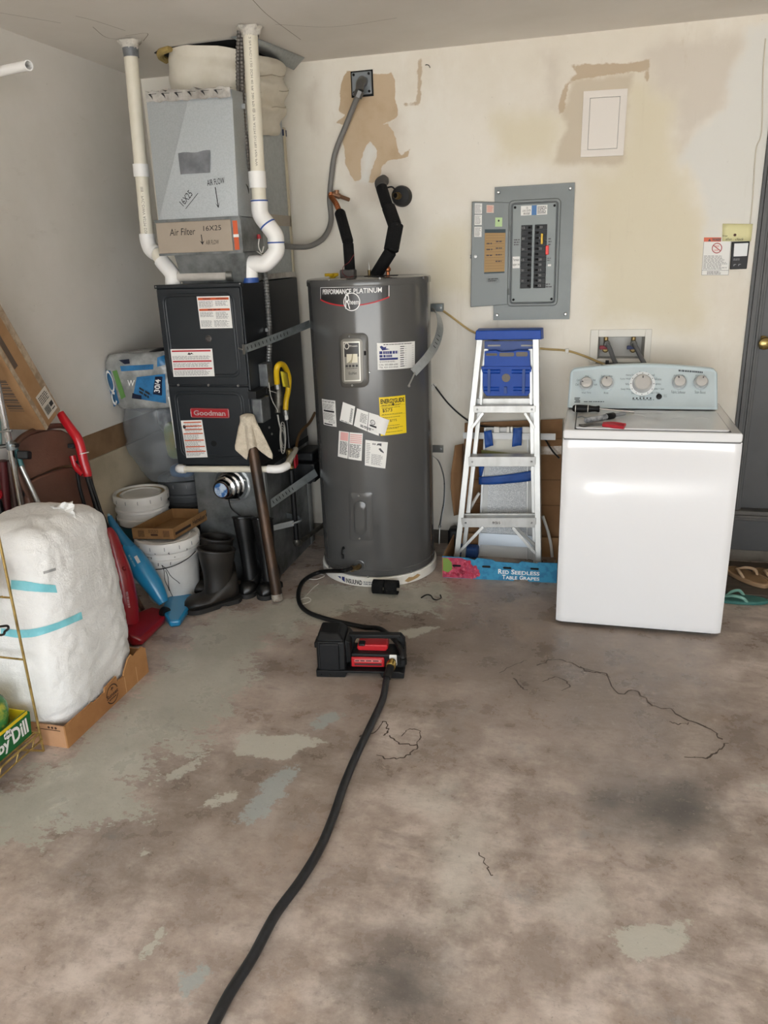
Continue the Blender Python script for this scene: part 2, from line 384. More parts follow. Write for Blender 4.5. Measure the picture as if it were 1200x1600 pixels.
# ---- back wall
def wz(pts): return [(at(x, y, YB).x, at(x, y, YB).z) for x, y in pts]
def z5(pts): return wz([(480+x/4.444, 90+y/4.444) for x, y in pts])
def z7(pts): return wz([(840+x/3.333, 60+y/3.333) for x, y in pts])
def z8(pts): return wz([(440+x/2.609, 60+y/2.609) for x, y in pts])
wall_zones = {
 'torn': [z5([(270,90),(455,115),(560,115),(580,100),(612,160),(612,290),(632,395),(620,420),(525,465),(560,455),(600,520),(620,570),(632,660),(660,680),(715,630),(700,690),(560,715),(520,760),(500,840),(460,870),(425,870),(440,800),(480,690),(485,640),(440,585),(410,610),(375,700),(370,790),(375,850),(330,865),(300,810),(265,740),(260,640),(245,580),(290,470),(190,455),(250,415),(260,400),(215,370),(230,310),(228,230),(245,160)])],
 'torn2': [z7([(180,140),(330,130),(480,130),(580,105),(575,170),(500,175),(300,200),(210,215),(165,240),(150,300),(140,380),(115,390),(110,340),(130,270),(170,215),(200,185)]), z8([(556,80),(570,80),(568,262),(552,262)]), z8([(500,265),(560,258),(560,270),(505,276)]), z7([(560,110),(582,105),(575,225),(562,225)])],
 'tan': [z7([(180,210),(500,180),(500,240),(478,300),(450,655),(90,650),(100,560),(150,470),(125,400),(150,300)])],
 'yellow': [z7([(500,240),(600,270),(730,300),(720,480),(740,660),(830,830),(865,900),(860,1500),(280,1500),(270,720),(450,640),(478,300)]), z8([(875,310),(1080,310),(1170,300),(1120,450),(1110,490),(890,490)]), z8([(600,790),(700,740),(760,740),(770,1040),(600,1060)]), z7([(1040,640),(1115,640),(1110,800),(1050,790),(1020,700)])],
 'white': [z7([(1085,-60),(1300,-60),(1300,970),(960,970),(950,1050),(865,1050),(860,830),(790,640),(740,650),(790,560),(860,450),(1000,360),(1000,240),(1080,60)]), z5([(370,700),(405,610),(440,588),(485,640),(478,690),(440,790),(425,870),(372,850)])],
 'pink': [z7([(590,70),(680,-10),(1080,0),(1000,240),(990,360),(860,440),(780,590),(740,630),(725,470),(735,310),(600,270)]), z8([(380,340),(470,330),(540,640),(300,690),(240,420)]), z8([(90,240),(140,180),(150,380),(95,350)]), z8([(1075,40),(1130,40),(1130,300),(1075,300)])],
}
N = NT('patched_wall_paint')
n1 = N.noise(1.6, 7, 0.6); n2 = N.noise(5, 8, 0.65, (1, 1, 0.5))
c = N.mix(N.step(n1, 0.35, 0.68), '#e1dcd1', '#d7d0c2')
c = N.mix(N.step(n2, 0.5, 0.72, 0.45), c, '#e6e3db')
c = N.zone(c, 'yellow', '#d3cab0', 0.10, 0.08, 5, 0.8)
c = N.zone(c, 'pink', '#c8bfb2', 0.08, 0.05, 6, 0.75)
c = N.zone(c, 'white', '#d6d5cf', 0.05, 0.03, 7, 0.9)
c = N.zone(c, 'tan', '#bdb09a', 0.03, 0.02, 12, 0.8)
c = N.mix(N.step(N.noise(7, 9, 0.7, (1, 1, 0.35)), 0.62, 0.74, 0.35), c, '#b9a98f')
c = N.mix(N.step(N.noise(9, 6, 0.65, (1, 1, 0.08)), 0.60, 0.74, 0.22), c, '#a99d88')
c = N.zone(c, 'torn2', '#b39f84', 0.016, 0.004, 28, 0.85)
c = N.zone(c, 'torn', N.mix(N.step(N.noise(4, 6, 0.6), 0.4, 0.65), '#bda78a', '#b09878'), 0.010, 0.0022, 34, 0.95)
c = N.mix(N.step(N.noise(60, 5, 0.7), 0.66, 0.76, 0.35), c, '#8d8476')
BW_M = N.done(c, 0.75, N.math('ADD', N.noise(14, 8, 0.65), N.math('MULTIPLY', N.noise(160, 3), 0.25)), 0.10)
WO = [at(935, 526, YB), at(1008, 577, YB)]
def wall_skip(x, z):
    if WO[0].x-0.01 < x < WO[1].x+0.01 and 1.02 < z < WO[0].z+0.01: return True
    return 0.775 < x < 1.62 and z < 2.16
wall_back = zone_grid('wall_back', np.unique(np.round(np.concatenate([np.arange(XL, XR+0.03, 0.03), np.arange(-1.25, -0.70, 0.008), np.arange(-0.22, 0.22, 0.012)]), 4)), np.unique(np.round(np.concatenate([np.arange(0.072, ZC, 0.028), np.arange(1.80, 2.42, 0.009), [ZC]]), 4)), lambda u, v: (u, YB, v), wall_zones, BW_M, wall_skip)
# ---- left wall, with the bare strip and the painted kerb below it
N = NT('left_wall_paint')
c = N.mix(N.step(N.noise(1.3, 7, 0.6), 0.35, 0.7), '#dedad4', '#d2cec6')
c = N.mix(N.step(N.noise(4, 8, 0.7, (1, 1, 3)), 0.58, 0.74, 0.30), c, '#b7b0a4')
c = N.mix(N.step(N.noise(70, 4, 0.7), 0.67, 0.75, 0.5), c, '#8f8880')
LW_M = N.done(c, 0.7, N.noise(30, 6, 0.6), 0.06)
mb = MB(); mb.box(XL-0.12, XL, YF, YB+0.15, 0.806, ZC+0.05); wl_ = mb.build('wall_left', LW_M, kind='structure')
mb = MB(); mb.box(XL-0.12, XL-0.006, YF, YB+0.15, 0.66, 0.82); mb.build('bare_board', mat('bare_gypsum', '#8a6f52', 0.9, col2='#775c42', scale=6, bump=0.1), wl_)
mb = MB(); mb.box(XL-0.12, XL+0.004, YF, YB+0.15, 0.0, 0.682); mb.build('painted_kerb', mat('kerb_paint', '#bdb29c', 0.7, col2='#aba18c', scale=5, bump=0.08), wl_)
# ---- ceiling
N = NT('ceiling_paint')
c = N.mix(N.step(N.noise(1.1, 6, 0.6), 0.35, 0.7), '#e4dfd8', '#dad4cb')
c = N.mix(N.step(N.noise(9, 9, 0.75), 0.68, 0.76, 0.5), c, '#b5ab9c')
CE_M = N.done(c, 0.8, N.noise(40, 6, 0.65), 0.05)
mb = MB(); mb.box(XL-0.1, XR+0.1, YF-0.1, YB+0.15, ZC, ZC+0.08); ceil = mb.build('ceiling', CE_M, kind='structure')
mk = MB()
for pts in ([(118,25),(150,33),(196,48)],[(145,42),(165,58),(190,62)],[(395,0),(420,25),(470,62)],[(430,38),(520,42),(620,28)],[(196,56),(230,52),(224,64)],[(0,20),(60,30),(95,36)]):
    P = [atz(x, y, ZC-0.0008) for x, y in pts]; P = spline(P, 5)
    for i in range(len(P)-1):
        sd = (P[i+1]-P[i]).cross(PZ).normalized()*0.0014
        mk.add([P[i]-sd, P[i]+sd, P[i+1]+sd, P[i+1]-sd], [(0,1,2,3)])
mk.build('seam_crack', mat('ceiling_crack', '#8f867a', 0.9), ceil)
# ---- walls out of the picture, doorway, driveway
plain = mat('plain_wall', '#cfc9be', 0.8, col2='#c3bcaf', scale=2)
mb = MB(); mb.box(XR, XR+0.12, YF, YB+0.15, 0, ZC+0.05); mb.build('wall_right', plain, kind='structure')
mb = MB(); mb.box(XL-0.12, -2.1, YF-0.12, YF, 0, ZC+0.05); mb.box(2.8, XR+0.12, YF-0.12, YF, 0, ZC+0.05); mb.box(-2.1, 2.8, YF-0.12, YF, 2.2, ZC+0.05)
mb.build('wall_front', plain, kind='structure')
mb = MB(); mb.box(XL-8, XR+8, YF-14, YF-0.1, -0.12, -0.02); mb.build('driveway', mat('driveway_concrete', '#b0aeab', 0.9, col2='#a09e9b', scale=3), kind='structure')
mb = MB(); mb.box(0.775-0.1, 1.72, YB+0.16, YB+0.2, 0, 2.3); mb.box(XL, XR, YB+0.13, YB+0.16, 0, ZC); mb.build('wall_behind', plain, kind='structure')
# ---- concrete stem under the back wall
mb = MB(); mb.box(XL, 0.715, YB-0.004, YB+0.05, 0, 0.08); mb.box(0.69, XR, YB-0.004, YB+0.05, 0, 0.075)
mb.build('baseboard_back', mat('stem_concrete', '#6d675e', 0.9, col2='#575149', scale=9, bump=0.3, bscale=30), kind='structure')
# ---- door with casing
DG = mat('door_paint', '#434343', 0.45, col2='#3b3b3b', scale=3, bump=0.04, bscale=40)
DT = mat('door_trim_paint', '#4a4a49', 0.48, col2='#414140', scale=4)
mb = MB()
for (a, b, y) in ((0.712,0.727,0.012),(0.727,0.748,0.020),(0.748,0.758,0.014),(0.758,0.770,0.018),(0.770,0.782,0.008)):
    mb.box(a, b, YB-y, YB+0.06, 0.24, 2.14+(0.782-a))
    mb.box(0.782-(0.782-a), 1.62+(0.782-a), YB-y, YB+0.06, 2.14+(0.782-b), 2.14+(0.782-a))
    mb.box(1.60+(0.782-b), 1.60+(0.782-a), YB-y, YB+0.06, 0.24, 2.14+(0.782-a))
mb.build('trim_1', DT, kind='structure', bevel=0.0015)
DY = YB+0.022
mb = MB(); mb.box(0.783, 1.60, DY, DY+0.04, 0.285, 2.14); door = mb.build('door_1', DG, kind='structure')
mb = MB()
for z0, z1 in ((0.46,0.98),(1.10,2.00)):
    for x0, x1 in ((0.895,1.16),(1.24,1.50)):
        for k, (i, h) in enumerate(((0,0.004),(0.012,0.007),(0.03,0.003))):
            xa, xb, za, zb = x0+i, x1-i, z0+i, z1-i
            for (p, q, r, s_) in ((xa,xb,za,za+0.012),(xa,xb,zb-0.012,zb),(xa,xa+0.012,za,zb),(xb-0.012,xb,za,zb)):
                mb.box(p, q, DY-h, DY+0.001, r, s_)
        mb.box(x0+0.06, x1-0.06, DY-0.006, DY+0.001, z0+0.06, z1-0.06)
mb.build('panel_moulding', DG, door, bevel=0.002)
kp = at(1190, 535, DY); brass = mat('brass', '#9d8a58', 0.25, 1.0)
mb = MB(); mb.lathe([(0.032,0),(0.032,0.004),(0.026,0.010),(0.012,0.014),(0.012,0.034),(0.022,0.040),(0.029,0.052),(0.027,0.062),(0.016,0.068),(0.0,0.069)], (kp.x+0.004, DY, kp.z), (0,-1,0), 24)
mb.build('door_knob', brass, door)
mb = MB(); mb.box(0.72, 1.7, YB-0.035, YB+0.06, 0.232, 0.284); mb.box(0.72, 1.7, YB-0.05, YB+0.02, 0.252, 0.264)
mb.build('trim_2', mat('sill_paint', '#4c4a48', 0.6, col2='#615d58', scale=12), kind='structure', bevel=0.004)
mb = MB(); mb.box(0.70, 1.72, YB-0.02, YB+0.06, 0.066, 0.232); mb.build('trim_3', DG, kind='structure', bevel=0.003)
# ================================================================== palette
M_black = mat('black_plastic', '#111214', 0.5, spec=0.35, bump=0.05, bscale=200)
M_rubber = mat('black_rubber', '#0e0e0e', 0.55, spec=0.35)
M_foam = mat('black_foam', '#131313', 0.9, spec=0.25, bump=0.3, bscale=120)
M_ink = mat('black_ink', '#1b1b1d', 0.7)
M_grey_ink = mat('grey_ink', '#8b8c8e', 0.7)
M_white_ink = mat('white_ink', '#e6e6e4', 0.6)
M_paper = mat('white_paper', '#e2e1dd', 0.6)
M_red = mat('red_print', '#b3202a', 0.5)
M_orange = mat('orange_print', '#c5562b', 0.5)
M_pink_ink = mat('pink_print', '#d8a3a0', 0.6)
M_blue_ink = mat('navy_print', '#27306e', 0.6)
M_galv = mat('galvanised_steel', '#a9afb2', 0.42, 0.7, col2='#9fa5a8', scale=60, detail=3, lo=0.35, hi=0.7, rvar=0.1)
M_galv_d = mat('weathered_galvanised', '#8f9394', 0.42, 0.65, col2='#565958', scale=6, detail=10, lo=0.36, hi=0.66, rvar=0.14)
M_strap = mat('strap_steel', '#858c8e', 0.38, 0.7, col2='#6c7375', scale=14)
M_chrome = mat('chrome', '#c9c9c9', 0.12, 1.0)
M_steel = mat('brushed_steel', '#a5a5a3', 0.35, 0.9)
M_copper = mat('copper_pipe', '#b4704a', 0.35, 0.9, col2='#8d5638', scale=20)
M_pvc = mat('pvc_pipe', '#dcd7c8', 0.4, col2='#cfc8b4', scale=5, lo=0.4, hi=0.8)
M_pvc_w = mat('white_pvc_fitting', '#e6e5e2', 0.35)
M_primer = mat('blue_primer', '#2a4f94', 0.5)
M_greyduct = mat('grey_conduit', '#6e6c68', 0.55)
M_dark = mat('dark_opening', '#0b0b0b', 0.9)
M_conn = mat('zinc', '#93938f', 0.35, 0.85)
M_card = mat('cardboard', '#a17b54', 0.85, col2='#936e49', scale=6, bump=0.05, bscale=90)
M_blue_plastic = mat('blue_plastic', '#0d449f', 0.45, spec=0.3)
M_white_pl = mat('white_plastic', '#dcdad3', 0.45)
M_yellow = mat('yellow_coating', '#d8b11c', 0.4)

SCREW = {}
def screw(parent, p, n, r=0.005, material=None, h=1.0, name='screw'):
    k = (name, r, material.name, h)
    o0 = ORG[parent.name]; n = Vector(n).normalized()
    if k not in SCREW:
        b = MB(); b.lathe([(r, 0), (r, r*0.8*h), (r*0.6, r*1.2*h), (0, r*1.2*h)], n=10); ob = b.build(name, material, parent); ob.data.transform(Matrix.Translation(ORG[parent.name])); SCREW[k] = ob.data
    else: ob = bpy.data.objects.new(name, SCREW[k]); COL.objects.link(ob); ob.parent = parent; ORG[ob.name] = o0
    ob.matrix_local = Matrix.Translation(Vector(p)-o0) @ n.to_track_quat('Z', 'Y').to_matrix().to_4x4()
    return ob
# ================================================================== WATER HEATER
HX, HY, HR, HT = -1.045, 3.70, 0.293, 1.488
pad = MB(); pad.lathe([(0.298,0.0),(0.306,0.004),(0.306,0.046),(0.300,0.052),(0.0,0.052)], (HX,HY,0), n=72)
padt = thing('insulation_pad', 'round white foam insulation pad under the grey water heater', 'pad', (HX,HY,0))
pad.build('disc', mat('pad_foam', '#e4e2dc', 0.8, col2='#d9d6cc', scale=10), padt)
def wrap(R, off=0.0): 
    def mp(a, z, d=0.0): return Vector((HX+(R+off+d)*math.sin(a), HY-(R+off+d)*math.cos(a), z))
    return mp
def cyl_px(px, py, R=HR):
    d = ray(px, py); ox, oy = -HX, -HY
    A = d.x*d.x+d.y*d.y; B = 2*(ox*d.x+oy*d.y); C = ox*ox+oy*oy-R*R
    disc = B*B-4*A*C; t = (-B-math.sqrt(max(disc,0)))/(2*A); p = EYE+d*t
    return math.atan2(p.x-HX, -(p.y-HY)), p.z
def cquad(tl, tr, br, bl, R=HR):
    tl, tr, br, bl = [Vector((*cyl_px(*p, R), 0)) for p in (tl, tr, br, bl)]; w = wrap(R)
    def mp(x, y, d=0.0):
        q = (bl*(1-x)+br*x)*(1-y)+(tl*(1-x)+tr*x)*y
        return w(q.x, q.y, d)
    return mp
pa0, pa1 = cyl_px(527,907,0.306)[0], cyl_px(586,912,0.306)[0]
mp = lambda x, y, d=0.0: wrap(0.306)(pa0+(pa1-pa0)*x, 0.008+0.034*y, d)
b = MB(); b.text(mp, 'INSULPAD', 0.28, 0.70, 0.10, 0.85, 0.0009, bold=0.03); b.build('lettering', M_ink, padt)
b = MB(); b.poly(mp, [(0.02,0.75),(0.25,0.98),(0.25,0.10)], 0.0009); b.build('blue_mark', M_blue_ink, padt)
b = MB(); b.lines(mp, 0.73, 0.98, 0.15, 0.8, 2, 0.0009, 0.6, 0.05, word=0.05); b.build('small_print', M_grey_ink, padt)
pb0, pb1 = cyl_px(632,908,0.306)[0], cyl_px(657,898,0.306)[0]
mp = lambda x, y, d=0.0: wrap(0.306)(pb0+(pb1-pb0)*x, 0.006+0.036*y, d)
b = MB(); b.poly(mp, [(0.0,0.4),(0.25,0.85),(0.5,0.7),(0.8,0.95),(1,0.6),(0.8,0.35),(0.55,0.25),(0.2,0.1)], 0.0009); b.build('rust_stain', mat('stain_brown', '#a98a5e', 0.9), padt)

heater = thing('water_heater', 'tall charcoal grey cylindrical electric water heater covered in stickers', 'water heater', (HX,HY,0.052))
M_tank = mat('heater_enamel', '#565655', 0.17, 0.12, col2='#525251', scale=2)
b = MB(); b.lathe([(HR-0.01,0.054),(HR+0.003,0.056),(HR+0.003,0.085),(HR,0.088),(HR,0.092),(HR,0.1),(HR,1.45),(HR,1.458),(HR-0.002,1.464)], (HX,HY,0), n=96); b.build('tank', M_tank, heater)
b = MB(); b.lathe([(HR+0.003,1.456),(HR+0.004,1.459),(HR+0.004,1.478),(HR+0.001,1.485),(HR-0.008,HT),(0,HT)], (HX,HY,0), n=96); b.build('top_cap', M_tank, heater)
for px, py in ((515,437),(593,435),(660,434),(575,901),(642,893),(516,886)):
    a, z = cyl_px(px, py); screw(heater, wrap(HR)(a, z, 0.003), (math.sin(a), -math.cos(a), 0), 0.005, M_steel)
# name badge
mp = cquad((501,449),(608,445),(608,462),(501,466))
M_badge = mat('badge_charcoal', '#3c3b3b', 0.3, 0.4)
bot = [(u, -0.05-0.62*(1-(2*u-1)**2)) for u in [i/20 for i in range(21)]]
g = MB()
for i in range(20):
    u0, u1 = i/20, (i+1)/20
    g.add([mp(u0,bot[i][1],0.001), mp(u1,bot[i+1][1],0.001), mp(u1,1,0.001), mp(u0,1,0.001)], [(0,1,2,3)])
badge = g.build('name_badge', M_badge, heater)
r = MB(); w = MB()
for i in range(20):
    u0, u1 = i/20, (i+1)/20
    r.add([mp(u0,bot[i][1]-0.13,0.0016), mp(u1,bot[i+1][1]-0.13,0.0016), mp(u1,bot[i+1][1],0.0016), mp(u0,bot[i][1],0.0016)], [(0,1,2,3)])
w.rect(mp,0,1,0.95,1.0,0.0016,20); w.rect(mp,0,0.008,-0.05,1,0.0016); w.rect(mp,0.992,1,-0.05,1,0.0016)
r.build('red_line', M_red, badge)
w.text(mp, 'PERFORMANCE', 0.05, 0.50, 0.36, 0.82, 0.002, bold=0.03); w.text(mp, 'PLATINUM', 0.53, 0.90, 0.36, 0.82, 0.002, bold=0.01)
cmp_ = cquad((537,457),(563,457),(563,486),(537,486))
g = MB(); g.grid(lambda u, v: cmp_(0.5+0.5*v*math.cos(2*PI*u), 0.5+0.5*v*math.sin(2*PI*u), 0.0018), 32, 4); g.build('round_emblem', M_badge, heater)
w.ring(cmp_, 0.5, 0.5, 0.45, 0.5, 0.0024)
w.text(cmp_, 'R', 0.12, 0.42, 0.12, 0.92, 0.0024); w.text(cmp_, 'heem', 0.36, 0.93, 0.36, 0.64, 0.0024, bold=0.01)
w.build('lettering', M_white_ink, badge)
# control panel
mp = cquad((531,521),(575,520),(577,604),(534,606))
def plate(mpx, w, h, rad, d0, d1, inset, aspect):   # rounded raised plate on a map; w,h in map units, aspect = metre ratio width/height
    b = MB(); rr = rrect(w*aspect, h, rad, 6); n = len(rr); vs = []
    def conv(k, d): return [mpx(0.5+x*k/aspect, 0.5+y*k, d) for x, y in rr]
    rings = [(1, d0), (1, d1*0.6), (inset, d1)]+[(inset*q, d1) for q in (0.8,0.6,0.4,0.2)]
    vs = []
    for k, d in rings: vs += conv(k, d)
    fs = [(j*n+i, j*n+(i+1) % n, (j+1)*n+(i+1) % n, (j+1)*n+i) for j in range(len(rings)-1) for i in range(n)]
    c = len(vs); vs.append(mpx(0.5, 0.5, d1)); fs += [(c-n+i, c-n+(i+1) % n, c) for i in range(n)]
    return b.add(vs, fs)
M_cp = mat('control_bezel', '#565450', 0.35, 0.2)
cp = plate(mp, 1, 1, 0.12, 0.0, 0.016, 0.84, 0.52).build('control_panel', M_cp, heater)
plate(sub_map(mp, 0.08, 0.84, 0.07, 0.93), 1, 1, 0.09, 0.013, 0.0172, 0.95, 0.46).build('inner_bezel', mat('bezel_light','#75726a',0.38,0.2), cp)
f = sub_map(mp, 0.18, 0.74, 0.13, 0.86)
b = MB(); b.rect(f, 0, 1, 0, 1, 0.0180, 6); b.build('panel_face', mat('panel_face_grey', '#8b887f', 0.4, 0.3), cp)
b = MB(); b.rect(f, 0, 1, 0.62, 0.97, 0.0186, 6); b.build('dark_band', M_badge, cp)
b = MB()
for q in ((0,1,0.965,1),(0,1,0,0.03),(0,0.06,0,1),(0.94,1,0,1)): b.rect(f, *q, 0.0192, 6)
b.ring(f, 0.22, 0.89, 0.06, 0.085, 0.0194, 1.8); b.text(f, 'Rheem', 0.4, 0.85, 0.87, 0.91, 0.0194); b.build('silver_print', mat('silver_print', '#c9c6bc', 0.4, 0.5), cp)
b = MB(); b.rect(f, 0.2, 0.84, 0.47, 0.69, 0.0192, 4); b.build('display', mat('display_cream', '#d3cdb8', 0.25), cp)
b = MB(); b.poly(f, [(0.44,0.47),(0.5,0.6),(0.53,0.69),(0.6,0.69),(0.55,0.55),(0.5,0.47)], 0.0198); b.poly(f,[(0.25,0.47),(0.42,0.47),(0.47,0.55),(0.36,0.5)],0.0198); b.build('display_shape', mat('display_olive', '#8f886c', 0.3), cp)
for k in range(4): MB().rect(f, 0.12+0.2*k, 0.26+0.2*k, 0.36, 0.42, 0.0194).build('button', M_badge, cp)
b = MB(); b.text(f, 'EcoNet', 0.3, 0.78, 0.17, 0.24, 0.019); b.lines(f, 0.15, 0.85, 0.315, 0.335, 1, 0.019, word=0.1); b.build('small_print', M_ink, cp)
b = MB(); b.rect(mp, 0.86, 0.93, 0.60, 0.68, 0.017); b.build('latch', M_dark, cp)
for (x, y, d) in ((0.40,0.95,0.013),(0.44,0.05,0.013),(1.02,0.27,0.0)): screw(cp, mp(x, y, d), mp(x, y, 1)-mp(x, y, 0), 0.005, M_steel)
# lower access cover
mp = cquad((545,770),(582,769),(583,844),(547,845))
cov = plate(mp, 1, 1, 0.05, 0.0, 0.004, 0.96, 0.5).build('access_cover', M_tank, heater)
plate(sub_map(mp, 0.25, 0.75, 0.14, 0.84), 1, 1, 0.17, 0.004, 0.018, 0.75, 0.35).build('cover_bulge', M_tank, cov)
for y in (0.06, 0.95): screw(cov, mp(0.45,y,0.004), mp(0.45,y,1)-mp(0.45,y,0), 0.005, M_steel)
# stickers
def sticker(name, lab, mpx, material, parent, d=0.0009, nx=6):
    o = MB().rect(mpx, 0, 1, 0, 1, d, nx, 2).build(name, material, parent); o['label'] = lab; return o
mp = cquad((589,536),(648,533),(648,574),(590,578))
st = MB(); st.grid(lambda u, v: mp(u, v if not (u > 0.88 and v < 0.1) else v, 0.0009), 8, 2); st = st.build('service_sticker', M_paper, heater); st['label'] = 'white plumber service sticker with navy print'
b = MB()
b.poly(mp, [(0.06,0.86),(0.1,0.9),(0.16,0.84),(0.22,0.86),(0.2,0.8),(0.3,0.76),(0.2,0.74),(0.12,0.72)], 0.0015)
b.lines(mp, 0.05, 0.5, 0.58, 0.70, 1, 0.0015, 0.9, 0.0, word=0.05); b.lines(mp, 0.05, 0.36, 0.46, 0.56, 1, 0.0015, 0.9, 0.0, word=0.05)
b.rect(mp, 0.05, 0.5, 0.36, 0.44, 0.0015, 4); b.build('navy_print', M_blue_ink, st)
b = MB(); b.text(mp, 'CAL 503-888-6081', 0.04, 0.5, 0.16, 0.22, 0.0015); b.text(mp, 'TEL 425-533-0060', 0.04, 0.5, 0.06, 0.12, 0.0015)
b.lines(mp, 0.56, 0.68, 0.06, 0.88, 10, 0.0015, 0.35, 0.2); b.lines(mp, 0.15, 0.9, 0.90, 0.97, 1, 0.0015, 0.4, 0.0, word=0.04); b.lines(mp, 0.05, 0.5, 0.27, 0.33, 2, 0.0015, 0.4, word=0.04); b.build('small_print', M_ink, st)
b = MB(); b.lines(mp, 0.69, 0.96, 0.06, 0.88, 10, 0.0015, 0.12, 0.0); b.build('ruled_lines', M_grey_ink, st)
mp = cquad((592,621),(633,617),(635,676),(595,681))
st = sticker('energy_label', 'bright yellow energy label with black print', mp, mat('energy_yellow', '#e6c81c', 0.5), heater)
b = MB(); b.text(mp, 'ENERGYGUIDE', 0.05, 0.95, 0.83, 0.95, 0.0015, bold=0.03); b.text(mp, '$573', 0.10, 0.46, 0.60, 0.70, 0.0015, bold=0.01); b.text(mp, '$775', 0.36, 0.62, 0.34, 0.41, 0.0015)
b.poly(mp, [(0.5,0.76),(0.44,0.81),(0.48,0.81),(0.48,0.86),(0.52,0.86),(0.52,0.81),(0.56,0.81)], 0.0016)
for y, n in ((0.78,2),(0.72,1),(0.55,1),(0.47,1),(0.25,1),(0.18,2),(0.08,1)): b.lines(mp, 0.08, 0.9, y-0.012*n, y+0.012*n, n, 0.0015, 0.5, 0.3, word=0.06)
for y in (0.765,0.53): b.rect(mp, 0.03, 0.97, y-0.003, y+0.001, 0.0015, 4)
b.build('black_print', M_ink, st)
mp = cquad((503,623),(524,626),(526,667),(506,663))
st = sticker('notice_sticker', 'narrow white notice sticker', mp, M_paper, heater)
b = MB(); b.text(mp, 'DO NOT RETURN', 0.05, 0.93, 0.88, 0.96, 0.0015, bold=0.02); b.rect(mp, 0.1, 0.9, 0.53, 0.60, 0.0015, 3); b.rect(mp, 0.08, 0.75, 0.03, 0.08, 0.0015, 3)
b.lines(mp, 0.05, 0.95, 0.62, 0.85, 8, 0.0015, 0.4, word=0.1); b.lines(mp, 0.05, 0.95, 0.22, 0.50, 9, 0.0015, 0.4, word=0.1); b.text(mp, '4/2/23', 0.45, 0.92, 0.12, 0.2, 0.0015, shear=0.3); b.build('black_print', M_ink, st)
mp = cquad((536,628),(555,635),(551,664),(531,657))
st = sticker('white_sticker', 'torn white sticker piece', mp, M_paper, heater)
b = MB(); b.lines(mp, 0.72, 0.9, 0.1, 0.85, 14, 0.0015, 0.5); b.lines(mp, 0.1, 0.9, 0.02, 0.07, 1, 0.0015, 0.6, word=0.2); b.build('black_print', M_ink, st)
mp = cquad((558,638),(592,649),(592,681),(553,665))
st = sticker('rating_sticker', 'white approval sticker with round mark', mp, M_paper, heater, 0.0012)
b = MB(); b.ring(mp, 0.74, 0.56, 0.10, 0.13, 0.002, 0.8); b.text(mp, 'UL', 0.69, 0.79, 0.5, 0.62, 0.002); b.rect(mp, 0.62, 0.9, 0.33, 0.42, 0.002, 3); b.lines(mp, 0.2, 0.5, 0.35, 0.85, 9, 0.002, 0.4, word=0.08); b.lines(mp, 0.25, 0.8, 0.1, 0.24, 2, 0.002, 0.6, word=0.1); b.rect(mp,0.53,0.55,0,1,0.002); b.build('black_print', M_ink, st)
mp = cquad((590,649),(608,656),(601,680),(588,675))
b = MB(); b.grid(lambda u, v: mp(u, v, 0.002+0.012*math.sin(PI*min(1,u*0.9))*(0.4+0.6*v)), 8, 3); o = b.build('curled_corner', M_paper, heater); o['label'] = 'curling end of white sticker over the yellow label'
mp = cquad((530,673),(567,677),(565,720),(528,713))
st = sticker('warning_sticker', 'white warning sticker with pale red heading, split down the middle', mp, M_paper, heater)
b = MB(); b.rect(mp, 0.08, 0.42, 0.66, 0.97, 0.0015, 2)
for k in range(5): b.rect(mp, 0.5, 0.97, 0.62+0.07*k, 0.66+0.07*k, 0.0015, 2)
b.build('red_print', M_pink_ink, st)
b = MB(); b.lines(mp, 0.08, 0.42, 0.12, 0.63, 16, 0.0015, 0.6, 0.1, word=0.08); b.lines(mp, 0.5, 0.96, 0.08, 0.58, 14, 0.0015, 0.55, 0.2, word=0.1); b.rect(mp, 0.45, 0.475, 0, 1, 0.0015); b.build('black_print', mat('soft_black_ink', '#4c4c50', 0.7), st)
mp = cquad((571,687),(606,691),(602,732),(570,727))
st = sticker('instruction_sticker', 'white instruction sticker with black pictogram', mp, M_paper, heater)
b = MB(); b.ring(mp,0.35,0.88,0.01,0.035,0.0015,0.9); b.ring(mp,0.43,0.88,0.01,0.035,0.0015,0.9); b.poly(mp,[(0.5,0.84),(0.55,0.92),(0.72,0.94),(0.72,0.82),(0.62,0.86)],0.0015); b.poly(mp,[(0.6,0.72),(0.68,0.76),(0.85,0.62),(0.86,0.57),(0.7,0.63)],0.0015)
b.lines(mp, 0.05, 0.25, 0.1, 0.9, 12, 0.0015, 0.25, 0.3); b.lines(mp, 0.3, 0.85, 0.08, 0.5, 12, 0.0015, 0.35, 0.3, word=0.08); b.build('black_print', mat('soft_black_ink', '#4c4c50', 0.7), st)
# ghost tape and plug on tank
# drain valve
a, z = cyl_px(562,884); p0 = wrap(HR)(a, z); nn = Vector((math.sin(a), -math.cos(a), 0))
b = MB(); b.lathe([(0.034,0.0),(0.034,0.004),(0.028,0.006),(0.020,0.003),(0.0,0.003)], p0, nn, 28); b.build('drain_collar', M_tank, heater)
DV = p0+nn*0.004; De = at(549,888,DV.y-0.06)
b = MB(); b.tube([DV, DV+nn*0.02, DV+nn*0.032+Vector((-0.012,0,0))], 0.013, 14, smooth=4); b.cyl(DV+nn*0.03+Vector((-0.006,0,0)), De, 0.011); b.cyl(DV+nn*0.034+Vector((-0.016,-0.002,0)), DV+nn*0.037+Vector((-0.032,-0.006,0)), 0.016, n=8)
b.build('drain_valve', mat('old_brass', '#8a744c', 0.35, 0.9, col2='#6d5a3a', scale=30), heater)
a, z = cyl_px(537,856); b = MB(); w_ = wrap(HR)
